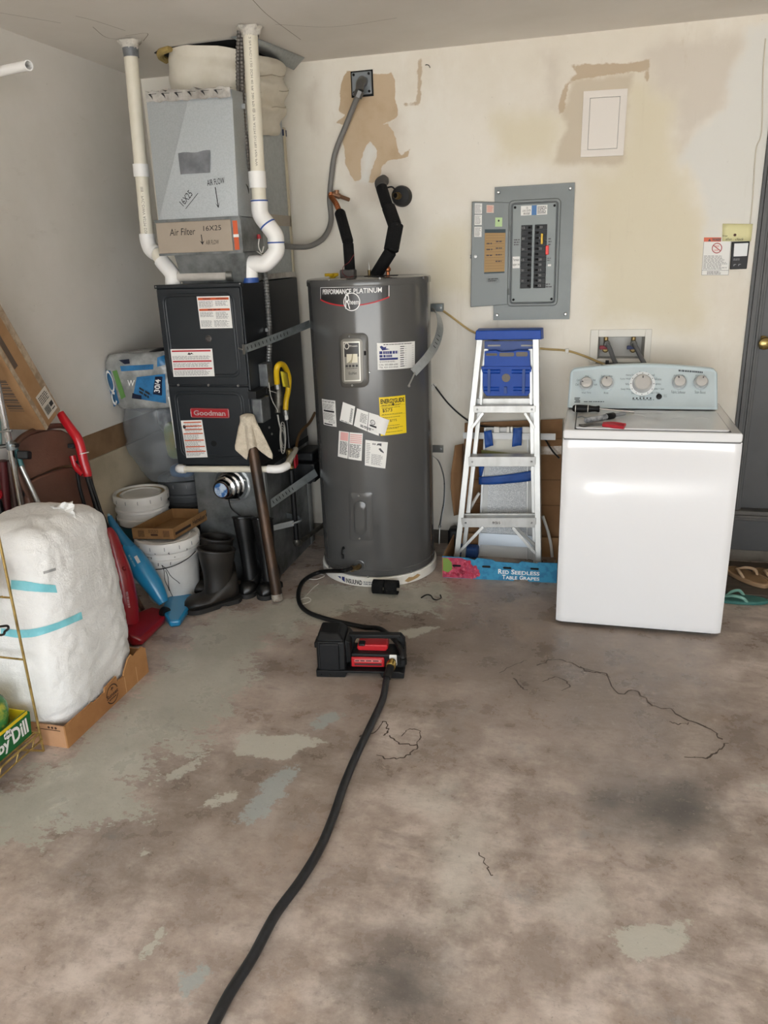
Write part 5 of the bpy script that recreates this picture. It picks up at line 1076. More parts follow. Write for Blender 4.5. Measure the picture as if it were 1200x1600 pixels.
c4 = [at(*p,3.935) for p in ((748,745),(836,734),(836,750),(748,757))]; mq = quad_map(*c4, n=(0,-1,0)); bb = MB(); bb.grid(lambda u,v: mq(u,v,0.003*math.sin(u*9))+Vector((0,0,-0.008*math.sin(PI*u))), 14, 3); bb.build('tape', M_tape, pn, solid=0.001)
for pts in (((748,728),(757,728),(753,744),(749,744)),((757,820),(805,822),(800,826),(757,825))): 
    c4 = [at(*p,3.925) for p in pts]; bb = MB(); bb.rect(quad_map(*c4, n=(0,-1,0)),0,1,0,1,0.002); bb.build('tape', M_tape, pn, solid=0.001)
c4 = [at(*p,3.93) for p in ((752,703),(832,712),(832,714),(752,711))]; bb = MB(); bb.rect(quad_map(*c4, n=(0,-1,0)),0,1,0,1,0.0); bb.build('olive_band', mat('olive_band','#8b8a55',0.6), pn, solid=0.001)
# cardboard sheet against the wall
cs = thing('cardboard_sheet', 'large flattened brown cardboard sheet leaning on the wall behind the ladder', 'cardboard', (-0.37,4.03,0))
c4 = [at(726,661,4.04), at(879,655,4.04), at(872,880,3.99), at(722,880,3.99)]; c4[2] = k_(c4[1], c4[2]); c4[3] = k_(c4[0], c4[3]); mq = quad_map(*c4)
bb = MB(); bb.hexa([mq(0,0,-0.008),mq(1,0,-0.008),mq(1,0,0),mq(0,0,0),mq(0,1,-0.008),mq(1,1,-0.008),mq(1,1,0),mq(0,1,0)]); M_card_d = mat('old_cardboard', '#8d6a48', 0.88, col2='#7f5d3d', scale=5, bump=0.06, bscale=80); bb.build('sheet', M_card_d, cs)
for y in (0.37, 0.56, 0.86): bb = MB(); bb.rect(mq,0,1,y,y+0.008,0.001); bb.build('fold_line', mat('fold_brown','#6c4e33',0.9), cs)
bb = MB(); bb.rect(mq,0.72,1.0,0.75,0.81,0.0015,6,2); bb.build('clear_tape', mat('clear_tape','#a08d78',0.15,col2='#c6b9aa',scale=30), cs)
bb = MB(); bb.grid(lambda u,v: mq(-0.12*u*(1-abs(v-0.5)*0.8), 0.3+0.55*v, 0.03+0.05*u), 3, 5); bb.build('side_flap', M_card_d, cs, solid=0.003)
pt = at(872,683,3.97); bb = MB(); bb.box(pt.x-0.06, pt.x+0.01, pt.y-0.004, pt.y+0.002, pt.z-0.012, pt.z+0.014)
for i_, (pts, lab) in enumerate(((((749,770),(741,783),(733,798),(726,812)),'curved white strip end beside the ladder left side'),(((848,806),(856,830),(861,852),(863,872)),'long curved white strip end beside the ladder right side'))):
    P = spline([at(*p,3.93) for p in pts], 6); P = [Vector((p.x,p.y,max(p.z,0.012))) for p in P]; t = thing('plastic_strip', lab, 'strip', P[-1]); bb = MB(); bb.tube(P, 0.008, 8); bb.build('strip', M_white_pl, t)
wr_ = thing('power_cord', 'black power cord sagging on the wall behind ladder and cardboard', 'cord', at(700,630,YB)); bb = MB(); bb.tube([at(677,600,YB-0.008), at(700,630,YB-0.01), at(724,652,YB-0.012), at(745,664,4.01), at(775,668,4.0), at(815,672,4.0), at(848,684,4.0), at(858,697,3.99), at(866,708,3.98), at(874,716,3.97)], 0.0045, 8, smooth=6); bb.build('cable', M_rubber, wr_)
dk = thing('dark_tool_case', 'black object tucked between wall and ladder foot', 'case', at(705,850,3.95)); bb = MB(); q = at(706,850,3.95); bb.box(q.x-0.02,q.x+0.05,q.y-0.03,q.y+0.06,0,0.14); bb.build('shell', M_black, dk, bevel=0.02)
bt = thing('blue_tarp', 'folded blue plastic tucked inside the grape box', 'tarp', at(730,862,3.85)); bb = MB(); q = at(730,862,3.86); bb.box(q.x-0.05,q.x+0.06,q.y-0.02,q.y+0.05,0.01,q.z+0.03); bb.build('fold', mat('blue_tarp','#21477f',0.6), bt, bevel=0.012)
# grape box
gx0, gx1, gy0, gy1, gh = -0.682, -0.108, 3.585, 3.70, 0.112
gbx = thing('grape_box', 'low blue grape carton with red grape picture at the ladder foot', 'box', (-0.395, 3.62, 0.0))
M_gblue = mat('carton_blue', '#2f86ab', 0.6, col2='#226f96', scale=30, lo=0.45, hi=0.6)
F0 = Vector((gx0,gy0,0)); fm_ = plane_map(F0, (gx1-gx0, 0.03, 0), PZ, (0.05,-1,0))
W_ = math.hypot(gx1-gx0,0.03)
prof = [(0,0),(0.36,0),(0.37,0.008),(0.43,0.008),(0.44,0),(W_,0),(W_,gh-0.006),(W_-0.09,gh-0.006),(W_-0.10,gh-0.012),(0.40,gh-0.004),(0.385,gh-0.016),(0.27,gh-0.012),(0.255,gh-0.002),(0.18,gh+0.004),(0.165,gh-0.008),(0.13,gh+0.002),(0,gh+0.006)]
bb = MB(); bb.prism(prof, fm_(0,0,0), fm_(1,0,0)-fm_(0,0,0), PZ, -(fm_(0,0,1)-fm_(0,0,0)), 0.005); bb.build('front_wall', M_gblue, gbx)
bb = MB(); bb.box(gx0,gx0+0.005,gy0,3.96,0,gh); bb.build('left_wall', M_card, gbx); bb = MB(); bb.box(gx1-0.01,gx1-0.005,gy0+0.03,3.96,0,gh-0.01); bb.build('right_wall', M_card, gbx)
bb = MB(); bb.box(gx0,gx1-0.01,3.955,3.96,0,gh); bb.build('back_wall', M_card, gbx)
bb = MB(); bb.poly(fm_,[(0.002,0.002),(0.075,0.002),(0.15,0.002),(0.185,0.02),(0.19,0.05),(0.16,0.07),(0.13,0.1),(0.10,gh),(0.002,gh)],0.0008); bb.build('picture_ground', mat('picture_magenta','#8f2a45',0.6,col2='#b9405a',scale=40), gbx)
bb = MB(); random.seed(4)
for k in range(46):
    x, y = random.uniform(0.01,0.185), random.uniform(0.008,gh-0.008)
    if x > 0.12 and y > 0.105-(x-0.12)*0.7: continue
    bb.grid(lambda u,v: fm_(x+0.010*v*math.cos(2*PI*u), y+0.013*v*math.sin(2*PI*u), 0.0012+0.0003*(k%3)), 10, 1)
bb.build('grape_print', mat('grape_red','#a3213f',0.5,col2='#d06a7c',scale=70,lo=0.5,hi=0.7), gbx)
bb = MB(); bb.poly(fm_,[(0.004,0.04),(0.03,0.03),(0.052,0.05),(0.05,0.085),(0.03,gh-0.004),(0.004,gh-0.002)],0.0024); bb.build('leaf_print', mat('leaf_green','#6f8a3a',0.6), gbx)
for x, y in ((0.075,0.07),(0.225,0.072),(0.33,0.07),(0.465,0.072)): bb = MB(); bb.prism(rrect(0.042,0.011,0.005,4), fm_(x,y,0.0026), fm_(1,0,0)-fm_(0,0,0), PZ, (0.05,-1,0), 0.0006); bb.build('hand_slot', M_dark, gbx)
bb = MB(); bb.text(fm_,'R',0.285,0.305,0.036,0.062,0.0014,bold=0.02); bb.text(fm_,'ED',0.307,0.338,0.036,0.056,0.0014,bold=0.02); bb.text(fm_,'S',0.350,0.366,0.036,0.062,0.0014,bold=0.02); bb.text(fm_,'EEDLESS',0.368,0.490,0.036,0.056,0.0014,bold=0.02)
bb.text(fm_,'T',0.305,0.322,0.008,0.031,0.0014,bold=0.02); bb.text(fm_,'ABLE',0.323,0.380,0.008,0.026,0.0014,bold=0.02); bb.text(fm_,'G',0.392,0.409,0.008,0.031,0.0014,bold=0.02); bb.text(fm_,'RAPES',0.411,0.490,0.008,0.026,0.0014,bold=0.02); bb.build('lettering', M_white_ink, gbx)

# ================================================================== WALL PANELS
pa = [at(776,292,YB), at(899,286,YB), at(889,498,YB), at(769,500,YB)]
ex0, ex1, ez0, ez1 = -0.490, -0.110, 1.247, 1.878
M_pg = mat('panel_grey', '#6d7271', 0.42, 0.15, col2='#656a69', scale=5)
M_pg2 = mat('panel_grey_inner', '#7d8382', 0.45, 0.1)
ep = thing('breaker_panel', 'open grey electrical breaker panel on the wall above the ladder', 'breaker panel', ((ex0+ex1)/2,YB,ez0))
ix0, ix1, iz0, iz1 = at(800,395,YB).x, at(868,395,YB).x, at(835,472,YB).z, at(835,318,YB).z
t_ = 0.014
bb = MB(); yf = YB-t_
for q in ((ex0,ix0,ez0,ez1),(ix1,ex1,ez0,ez1),(ix0,ix1,ez0,iz0),(ix0,ix1,iz1,ez1)): bb.box(q[0],q[1],yf,YB,q[2],q[3])
bb.build('cover_trim', M_pg, ep)
bb = MB(); P = [Vector((x,yf-0.001,z)) for x, z in rrect(ix1-ix0+0.006,iz1-iz0+0.006,0.014,5,(ix0+ix1)/2,(iz0+iz1)/2)]; bb.tube(P+P[:2],0.0045,8,cap=False); bb.build('opening_rim', mat('rim_grey','#63686a',0.45,0.2), ep)
P = [Vector((x,yf,z)) for x, z in rrect(ix1-ix0+0.034,iz1-iz0+0.034,0.02,5,(ix0+ix1)/2,(iz0+iz1)/2)]; bb = MB(); bb.tube(P+P[:2],0.0025,8,cap=False); bb.build('pressed_ridge', M_pg, ep)
for x, z in ((ex0+0.02,ez1-0.025),(ex1-0.02,ez1-0.025),(ex0+0.02,ez0+0.025),(ex1-0.02,ez0+0.025)): screw(ep, (x,yf,z), (0,-1,0), 0.008, M_steel)
df = MB(); df.box(ix0,ix1,YB-0.006,YB,iz0,iz1); df = df.build('dead_front', M_pg2, ep)
im = plane_map((ix0,YB-0.006,iz0),PX,PZ,-PYP); IW, IH = ix1-ix0, iz1-iz0
for x, z in ((0.012,0.014),(IW-0.012,0.014),(0.012,IH-0.014),(IW-0.012,IH-0.014)): screw(df, im(x,z), (0,-1,0), 0.006, M_dark)
def ipx(px, py): p = at(px, py, YB-0.006); return p.x-ix0, p.z-iz0
M_brk = mat('breaker_black', '#0f1012', 0.45, spec=0.3)
(cx0, cz1), (cx1, cz0) = ipx(814.5,352), ipx(829.5,450.5)
(dx0, dz1), (dx1, dz0) = ipx(836,349), ipx(853,450.5)
n_l = 12
for col, (xa, xb) in enumerate(((cx0+0.001,cx1),(dx0,dx1-0.003))):
    for k in range(n_l):
        z1_ = cz1-(cz1-cz0)*k/n_l; z0_ = cz1-(cz1-cz0)*(k+1)/n_l
        bb = MB(); p0, p1 = im(xa,z0_+0.0007,0), im(xb,z1_-0.0007,0.009); bb.box(p0.x,p1.x,p1.y,p0.y,p0.z,p1.z); bk = bb.build('breaker', M_brk, ep, bevel=0.0012)
        xc = xb-0.012 if col == 0 else xa+0.013
        p = im(xc,(z0_+z1_)/2,0.009); bb = MB(); bb.hexa([p+Vector(v) for v in ((-0.007,0,-0.006),(0.007,0,-0.006),(0.007,0.001,-0.006),(-0.007,0.001,-0.006),(-0.007,0,0.006),(0.007,0,0.006),(0.007,0.001,0.006),(-0.007,0.001,0.006))]); 
        s_ = (-1 if col else 1)*0.004; bb = MB(); bb.hexa([p+Vector(v) for v in ((-0.007,0,-0.005),(0.007,0,-0.005),(0.005+s_,-0.007,-0.005),(-0.004+s_,-0.007,-0.005),(-0.007,0,0.005),(0.007,0,0.005),(0.005+s_,-0.007,0.005),(-0.004+s_,-0.007,0.005))]); bb.build('toggle', M_dark, bk)
        if k % 2 == 0 or (col == 1 and k > 5):
            bb = MB(); mq = plane_map(im(xa+(0.004 if col == 0 else 0.024),(z0_+z1_)/2-0.005,0.0094),PX,PZ,-PYP); bb.text(mq,'20' if (k+col) % 3 else '15',0,0.013,0,0.010,0.0003); bb.build('rating_mark', mat('mark_grey','#9a9a98',0.6), bk)
x, z = ipx(847,373); p = im(x,z,0.010); bb = MB(); bb.box(p.x-0.005,p.x+0.005,p.y-0.012,p.y,p.z-0.025,p.z+0.024); bb.build('yellow_tie_bar', M_yellow, ep, bevel=0.002)
x, z = ipx(855,391); p = im(x,z,0.006); bb = MB(); bb.box(p.x-0.007,p.x+0.008,p.y-0.014,p.y,p.z-0.021,p.z+0.022); bb.build('red_lockout_clip', mat('clip_red','#e0332c',0.4), ep, bevel=0.003)
def isheet(name, x0, y0, x1, y1, material, d=0.0012):
    a_, c_ = ipx(x0,y0), ipx(x1,y1); mq = sub_map(im, a_[0], c_[0], c_[1], a_[1]); return MB().rect(mq,0,1,0,1,d).build(name, material, df), mq
o, mq = isheet('maker_label',814,322,855,335,M_paper)
bb = MB(); bb.rect(mq,0.41,0.60,0,1,0.0018); bb.build('blue_mark', mat('label_blue','#3a6ea5',0.5), df)
bb = MB(); bb.text(mq,'LOAD CENTER',0.06,0.38,0.38,0.60,0.0018); bb.text(mq,'UL',0.2,0.28,0.68,0.9,0.0018); bb.lines(mq,0.1,0.38,0.08,0.3,2,0.0018,0.5,word=0.06); bb.lines(mq,0.63,0.97,0.1,0.9,5,0.0018,0.5,word=0.06); bb.build('print', M_ink, df)
o, mq = isheet('white_tag',801,401,812,419,M_paper); bb = MB(); bb.text(mq,'Furnace',0.1,0.9,0.62,0.85,0.0018); bb.text(mq,'upper rm',0.05,0.95,0.15,0.38,0.0018); bb.build('print', M_ink, df)
o, mq = isheet('white_tag',856,413,861,416,M_paper)
bb = MB()
for (x0,y0,x1,y1,n) in ((803,373,813,384,3),(857,371,862,384,3),(855,402,862,408,2),(853,442,862,450,2)):
    a_, c_ = ipx(x0,y0), ipx(x1,y1); bb.lines(im,a_[0],c_[0],c_[1],a_[1],n,0.001,0.45,0.3,word=0.008)
bb.build('pencil_marks', mat('pencil','#4b4548',0.7), df)
# hinged door, swung open to the left
ddoor = [at(737.5,315,YB-0.03), at(798,316,YB-0.014), at(794,476,YB-0.014), at(735,480,YB-0.03)]
dm_ = quad_map(*ddoor); DW = (ddoor[1]-ddoor[0]).length; DH = (ddoor[0]-ddoor[3]).length
bb = MB(); bb.hexa([dm_(0,0,-0.008),dm_(1,0,-0.008),dm_(1,0,0),dm_(0,0,0),dm_(0,1,-0.008),dm_(1,1,-0.008),dm_(1,1,0),dm_(0,1,0)]); ed = bb.build('hinged_door', mat('door_grey','#666b6a',0.42,0.15), ep, bevel=0.003)
for y in (0.13, 0.755): q = dm_(1.0,y,0.0); MB().cyl(q+Vector((0.002,-0.002,-0.014)), q+Vector((0.002,-0.002,0.014)), 0.005, n=10).build('hinge', M_pg, ed)
q = dm_(0.11,0.49,0.0); MB().lathe([(0.008,0),(0.008,0.006),(0.004,0.007),(0,0.007)], q, (0,-1,0), 14).build('latch', M_steel, ed)
MB().lathe([(0.009,0),(0.009,0.004),(0,0.004)], dm_(-0.005,0.49,-0.004), (-1,0,0), 12).build('latch_knob', M_steel, ed)
def dsheet(name, x0, y0, x1, y1, material, d=0.001):   # pixels in the picture
    mq = sub_map(dm_, (x0-736)/60.5, (x1-736)/60.5, (478-y1)/162.5, (478-y0)/162.5); return MB().rect(mq,0,1,0,1,d).build(name, material, ed), mq
sm_ink = mat('soft_black_ink', '#4c4c50')
for y in (318,335,353): 
    o, mq = dsheet('white_sticker',740.5,y,752,y+15.5,M_paper); bb = MB(); bb.lines(mq,0.08,0.92,0.08,0.92,7,0.0016,0.4,0.3,word=0.1); bb.build('print', sm_ink, ed)
o, mq = dsheet('pink_sticker',759,320,770.5,332,mat('sticker_pink','#cdb9ae',0.6)); bb = MB(); bb.lines(mq,0.1,0.9,0.1,0.9,5,0.0016,0.4,word=0.12); bb.build('print', M_orange, ed)
o, mq = dsheet('green_sticker',773,339,784,353,mat('sticker_green','#b4cf98',0.6)); bb = MB(); bb.ring(mq,0.5,0.65,0,0.12,0.0016); bb.build('print', M_ink, ed)
o, mq = dsheet('circuit_directory',757,357,789.5,426,mat('kraft_paper','#a88a60',0.8)); bb = MB(); bb.rect(mq,0,1,0.92,1.0,0.0016); bb.rect(mq,0,1,0.0,0.035,0.0016); bb.build('dark_heading', mat('heading_teal','#2a3c42',0.6), ed)
bb = MB(); bb.lines(mq,0.05,0.95,0.08,0.9,13,0.0016,0.06,0.0); bb.lines(mq,0.1,0.45,0.35,0.75,3,0.0018,0.22,0.3,word=0.12); bb.lines(mq,0.55,0.95,0.2,0.8,4,0.0018,0.18,0.3,word=0.12); bb.build('pencil_marks', mat('pencil','#4b4548'), ed)
o, mq = dsheet('scuffed_sticker',762,432,781,441,mat('sticker_grey','#7d8282',0.6)); bb = MB(); bb.lines(mq,0.1,0.9,0.2,0.85,2,0.0016,0.5,0.2,word=0.12); bb.build('print', M_ink, ed)
# access panel
ap = [at(912,143,YB), at(981,138.5,YB), at(974,243,YB), at(907,246,YB)]
am_ = quad_map(*ap); apt = thing('access_panel', 'plain white rectangular access panel high on the wall', 'access panel', (am_(0.5,0,0)))
M_ap = mat('access_white','#d8d2ca',0.5)
def slab(name, mq, x0, x1, y0, y1, d0, d1, material, parent, bevel=0.0015):
    bb = MB(); bb.hexa([mq(x0,y0,d0),mq(x1,y0,d0),mq(x1,y0,d1),mq(x0,y0,d1),mq(x0,y1,d0),mq(x1,y1,d0),mq(x1,y1,d1),mq(x0,y1,d1)]); return bb.build(name, material, parent, bevel=bevel)
for q in ((0,1,0,0.108),(0,1,0.895,1),(0,0.155,0.108,0.895),(0.845,1,0.108,0.895)): slab('frame', am_, *q, 0, 0.006, M_ap, apt, 0.0004)
slab('hatch', am_, 0.162, 0.838, 0.114, 0.889, 0, 0.0055, M_ap, apt)
slab('dark_gap', am_, 0.155, 0.845, 0.108, 0.895, 0, 0.001, M_grey_ink, apt, 0)
# warning label, note and opener control by the door
wp = lambda pts: quad_map(*[at(*p,YB) for p in pts], n=(0,-1,0))
mq = wp([(1100,371),(1143,371),(1138,430),(1096,430)]); wl_ = thing('warning_label', 'white garage door warning label with orange heading', 'label', mq(0.5,0,0))
slab('sheet', mq, 0, 1, 0, 1, 0, 0.001, M_paper, wl_, 0)
bb = MB(); bb.rect(mq,0,0.63,0.89,1.0,0.0016); bb.build('orange_heading', mat('warn_orange','#d0603a',0.5), wl_)
bb = MB(); bb.text(mq,'WARN',0.30,0.62,0.905,0.985,0.0022,bold=0.04); bb.poly(mq,[(0.15,0.90),(0.26,0.90),(0.21,0.975)],0.0022); 
for q in ((0,0.01,0,0.89),(0.99,1,0,0.95),(0,1,0,0.008),(0,1,0.125,0.133)): bb.rect(mq,*q,0.0016)
bb.lines(mq,0.04,0.92,0.15,0.53,11,0.0016,0.35,0.3,word=0.08); bb.lines(mq,0.2,0.72,0.02,0.11,3,0.0016,0.5,0.1,word=0.06); bb.build('print', sm_ink, wl_)
bb = MB(); bb.ring(mq,0.5,0.72,0.115,0.14,0.0018,1.35); bb.poly(mq,[(0.34,0.79),(0.36,0.81),(0.66,0.65),(0.64,0.63)],0.0018); bb.build('red_sign', mat('sign_red','#a8494a',0.5), wl_)
bb = MB(); bb.rect(mq,0.42,0.58,0.74,0.80,0.0014); bb.rect(mq,0.4,0.56,0.64,0.69,0.0014); bb.build('sign_figure', mat('sign_pink','#d9b3ae',0.6), wl_)
mq = wp([(1129,349.5),(1176,350),(1173,377),(1128,377)]); nt_ = thing('paper_note', 'pale yellow handwritten paper note pinned beside the door', 'note', mq(0.5,0,0.003))
bb = MB(); bb.grid(lambda u,v: mq(u,v,0.003+0.003*u*u), 5, 3); bb.build('sheet', mat('note_yellow','#d9d4a2',0.7), nt_, solid=0.0006)
bb = MB(); bb.text(mq,'Garage',0.0,0.18,0.25,0.36,0.0045,shear=0.2); bb.text(mq,'after',0.12,0.35,0.06,0.2,0.0045,shear=0.2); bb.text(mq,'clock',0.46,0.74,0.05,0.2,0.0055,shear=0.2); bb.build('handwriting', M_ink, nt_)
bb = MB(); bb.lathe([(0.006,0),(0.006,0.006),(0,0.008)], mq(0.43,0.36,0.004), (0,-1,0), 12); bb.build('pin', mat('pin_brown','#4f2c22',0.5), nt_)
mq = wp([(1143,378),(1171,377),(1166,420),(1140,421)]); oc = thing('opener_control', 'black wall control with white screen beside the door trim', 'wall control', mq(0.5,0,0))
slab('case', mq, 0, 1, 0, 1, 0, 0.014, M_black, oc, 0.003)
slab('white_plate', mq, 0.14, 0.92, 0.47, 0.94, 0.013, 0.0155, mat('screen_white','#d6d8d8',0.4), oc)
bb = MB(); bb.lines(mq,0.15,0.52,0.32,0.40,2,0.0146,0.5,0.1,word=0.1); bb.poly(mq,[(0.18,0.12),(0.2,0.19),(0.34,0.19),(0.34,0.17),(0.26,0.17),(0.22,0.12)],0.0146); bb.poly(mq,[(0.46,0.12),(0.48,0.19),(0.62,0.19),(0.62,0.17),(0.54,0.17),(0.5,0.12)],0.0146); bb.build('print', M_grey_ink, oc)
wc = thing('thin_wire', 'thin white painted wire running up the wall beside the door', 'wire', at(1172,345,YB)); bb = MB(); bb.tube([at(1172,350,YB-0.004), at(1176,310,YB-0.004), at(1179,260,YB-0.004), at(1182,230,YB-0.004), at(1190,205,YB-0.004), at(1192,120,YB-0.004), at(1196,60,YB-0.004)], 0.003, 6, smooth=5); bb.build('wire', mat('wire_cream','#c9c2b2',0.6), wc)
nl = thing('wall_hook', 'tiny dark bent hook high on the wall', 'hook', at(668,102,YB)); bb = MB(); bb.tube([at(665,102,YB), at(666,101,YB-0.012), at(670,102,YB-0.015), at(672,106,YB-0.012)], 0.002, 6, smooth=4); bb.build('wire', M_iron_g, nl)

# ================================================================== WASHER OUTLET BOX
o0, o1 = at(923,515,YB), at(1019,512,YB); zb = 1.03
ob = thing('washer_outlet_box', 'white recessed washer outlet box with two taps behind the washing machine', 'outlet box', ((o0.x+o1.x)/2,YB,zb))
ox0, ox1, oz1 = o0.x, o1.x, o0.z; jx0, jx1, jz1 = at(935,527,YB).x, at(1008,525,YB).x, at(970,526,YB).z
M_ob = mat('outlet_white','#d5d2c9',0.5)
bb = MB(); bb.box(ox0,jx0,YB-0.008,YB,zb,oz1); bb.box(jx1,ox1,YB-0.008,YB,zb,oz1); bb.box(jx0,jx1,YB-0.008,YB,jz1,oz1); bb.box(jx0,jx1,YB-0.008,YB,zb,zb+0.02); bb.build('flange', M_ob, ob, bevel=0.002)
bb = MB(); yb_ = YB+0.08; zz = zb+0.02
bb.add([(jx0,YB,zz),(jx1,YB,zz),(jx1,YB,jz1),(jx0,YB,jz1),(jx0+0.01,yb_,zz),(jx1-0.01,yb_,zz),(jx1-0.01,yb_,jz1-0.01),(jx0+0.01,yb_,jz1-0.01)],[(4,5,6,7),(0,1,5,4),(1,2,6,5),(2,3,7,6),(3,0,4,7)]); bb.build('recess', mat('recess_white','#bfbdb7',0.5), ob)
for px, m_, nm in ((947, mat('tap_red','#8a2230',0.5),'red_tap_handle'),(990, mat('tap_blue','#28325f',0.5),'blue_tap_handle')):
    q = at(px,528,YB+0.03); bb = MB(); bb.cyl(q+Vector((0,0,0.005)), q+Vector((0,0,-0.05)), 0.011); bb.lathe([(0.016,0),(0.016,0.02),(0.010,0.024)], q+Vector((0,0.0,-0.055)), (0,-1,0.0), 16); bb.build('tap', mat('valve_brass','#b7985e'), ob)
    q2 = at(px-4,543,YB+0.01); bb = MB(); bb.box(q2.x-0.02,q2.x+0.022,q2.y-0.006,q2.y+0.006,q2.z-0.009,q2.z+0.009); bb.build(nm, m_, ob, bevel=0.003)
for px, e, lab in ((948,(967,580),'left grey hose dropping from the outlet box to the washer'),(990,(1012,578),'right grey hose dropping from the outlet box to the washer')):
    t = thing('supply_hose', lab, 'hose', at(px,545,YB)); A = at(px,537,YB-0.0); bb = MB(); bb.tube([A, at(px+4,543,YB-0.03), at(px+(e[0]-px)*0.55,560,YB-0.06), at(*e,YB-0.10), at(e[0]+3,e[1]+14,YB-0.13)], 0.011, 12, smooth=6); bb.build('hose', mat('hose_grey','#5f6062',0.5), t)
    bb = MB(); bb.lathe([(0.0165,0),(0.0165,0.014),(0.012,0.02)], A+Vector((0,0.012,0)), (0.1,-1,-0.1), 16); bb.build('hose_coupling', M_conn, t)
dh = thing('drain_clip', 'black clip on the clear tube end behind washer console', 'clip', at(953,570,4.0)); q = at(953,570,3.98); bb = MB(); bb.box(q.x-0.022,q.x+0.022,q.y-0.01,q.y+0.01,q.z-0.02,q.z+0.008); bb.box(q.x-0.022,q.x-0.006,q.y-0.01,q.y+0.01,q.z+0.008,q.z+0.022); bb.build('clip', M_black, dh, bevel=0.002)
ct = thing('clear_tube', 'thin yellowed clear tube strung along the wall from heater to outlet box', 'tube', at(800,540,YB)); bb = MB(); bb.tube([at(684,480,YB-0.01), at(704,494,YB-0.008), at(728,512,YB-0.008), at(745,521,YB-0.008), at(795,538,YB-0.008), at(848,545,YB-0.008), at(885,548,YB-0.008), at(912,556,YB-0.010), at(936,566,YB-0.03), at(950,572,3.99)], 0.0055, 8, smooth=6); bb.build('tube', mat('yellowed_vinyl','#b79f6c',0.3,col2='#a88f5c',scale=12), ct)
q = at(886,548,YB); bb = MB(); bb.box(q.x-0.009,q.x+0.009,YB-0.016,YB,q.z-0.012,q.z+0.012); bb.build('tube_clip', M_ob, ct, bevel=0.003)

# ================================================================== WASHING MACHINE
wx0, wx1, wy0, wy1 = -0.092, 0.586, 3.16, 3.78
M_wash = mat('washer_enamel', '#dededf', 0.16, coat=0.5)
M_wash2 = mat('washer_top_enamel', '#d2d2d2', 0.22, coat=0.3)
wm = thing('washing_machine', 'white top loading washing machine with pale blue grey console', 'washing machine', ((wx0+wx1)/2,(wy0+wy1)/2,0.0))
zt0, zt1 = 0.848, 0.885
bb = MB(); bb.box(wx0+0.004, wx1-0.004, wy0+0.03, wy1, 0.025, zt0); bb.build('cabinet', M_wash, wm, bevel=0.004)
# front skin: slightly pillowed sheet with rounded edges
fwx0, fwx1 = wx0, wx1+0.004
def front(u, v):
    e = min(u, 1-u, 1e9); x = fwx0+(fwx1-fwx0)*u; z = 0.018+(zt0-0.004-0.018)*v
    ed_ = min(1.0, min(u,1-u)/0.045); te = min(1.0, (1-v)/0.05); be = min(1.0, v/0.02)
    y = wy0+0.012*(1-ed_)**2+0.006*(1-te)**2+0.004*(1-be)**2
    d_ = 0.010*math.exp(-((v-0.83)/0.10)**2)*(math.sin(PI*u)**0.5 if 0 < u < 1 else 0)+0.004*math.sin(PI*u)*math.sin(PI*v)
    d_ += 0.0035*math.exp(-((u-0.22)/0.10)**2-((v-0.80)/0.07)**2)
    return Vector((x, y+d_-0.004, z))
bb = MB(); bb.grid(front, 60, 60)
nn_ = 61
for (u0, u1, k) in ((0,0,0),(1,1,1)):
    vs = [front(u0, j/60) for j in range(61)]; bb.add(vs+[v+Vector((0,0.05,0)) for v in vs], [(j,j+1,62+j,61+j) if k else (j+1,j,61+j,62+j) for j in range(60)])
bb.build('front_panel', M_wash, wm, sharp=60)
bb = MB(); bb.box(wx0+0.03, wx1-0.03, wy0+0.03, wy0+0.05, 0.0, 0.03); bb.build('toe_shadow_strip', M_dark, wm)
for x in (wx0+0.05, wx1-0.05):
    for y in (wy0+0.06, wy1-0.06): MB().cyl((x,y,0.0),(x,y,0.03),0.018,n=12).build('foot', M_rubber, wm)
bb = MB(); bb.prism(rrect(wx1-wx0,zt1-zt0,0.01,4,(wx0+wx1)/2,(zt0+zt1)/2+0.0),(0,wy0-0.006,0),PX,PZ,PYP,wy1-wy0+0.006); bb.build('top_deck', M_wash2, wm, bevel=0.004)
bb = MB(); bb.box(wx0+0.004, wx1-0.004, wy0-0.001, wy0+0.02, zt0-0.005, zt0+0.002); bb.build('seam_gap', mat('gap_grey','#5e5e5e',0.8), wm)
lx0, lx1, ly0, ly1 = wx0+0.048, wx1-0.044, wy0+0.012, 3.545
bb = MB(); bb.box(lx0-0.004, lx1+0.004, ly0-0.003, ly1, zt1, zt1+0.001); bb.build('lid_gap', mat('gap_dark','#3c3c3c',0.8), wm)
bb = MB(); bb.prism(rrect(lx1-lx0,ly1-ly0,0.015,4,(lx0+lx1)/2,(ly0+ly1)/2),(0,0,zt1),PX,PYP,PZ,0.008); lid = bb.build('lid', M_wash2, wm, bevel=0.004)
for cx_, cy_, r_ in ((0.185,3.40,0.055),(0.37,3.37,0.03),(0.46,3.37,0.03)): bb = MB(); bb.tube([Vector((cx_+r_*math.cos(a),cy_+r_*math.sin(a),zt1+0.0075)) for a in [PI*k/14 for k in range(15)]],0.0015,6); bb.build('pressed_arc', M_wash2, lid)
bb = MB(); bb.grid(lambda u,v: Vector((0.30+0.016*v*math.cos(2*PI*u),3.47+0.006*v*math.sin(2*PI*u),zt1+0.0085)),16,1); bb.lines(plane_map((0.15,3.465,zt1+0.008),PX,PYP,PZ),0,0.12,0,0.012,1,0.0005,0.5,0,word=0.02); bb.build('lid_print', M_grey_ink, lid)
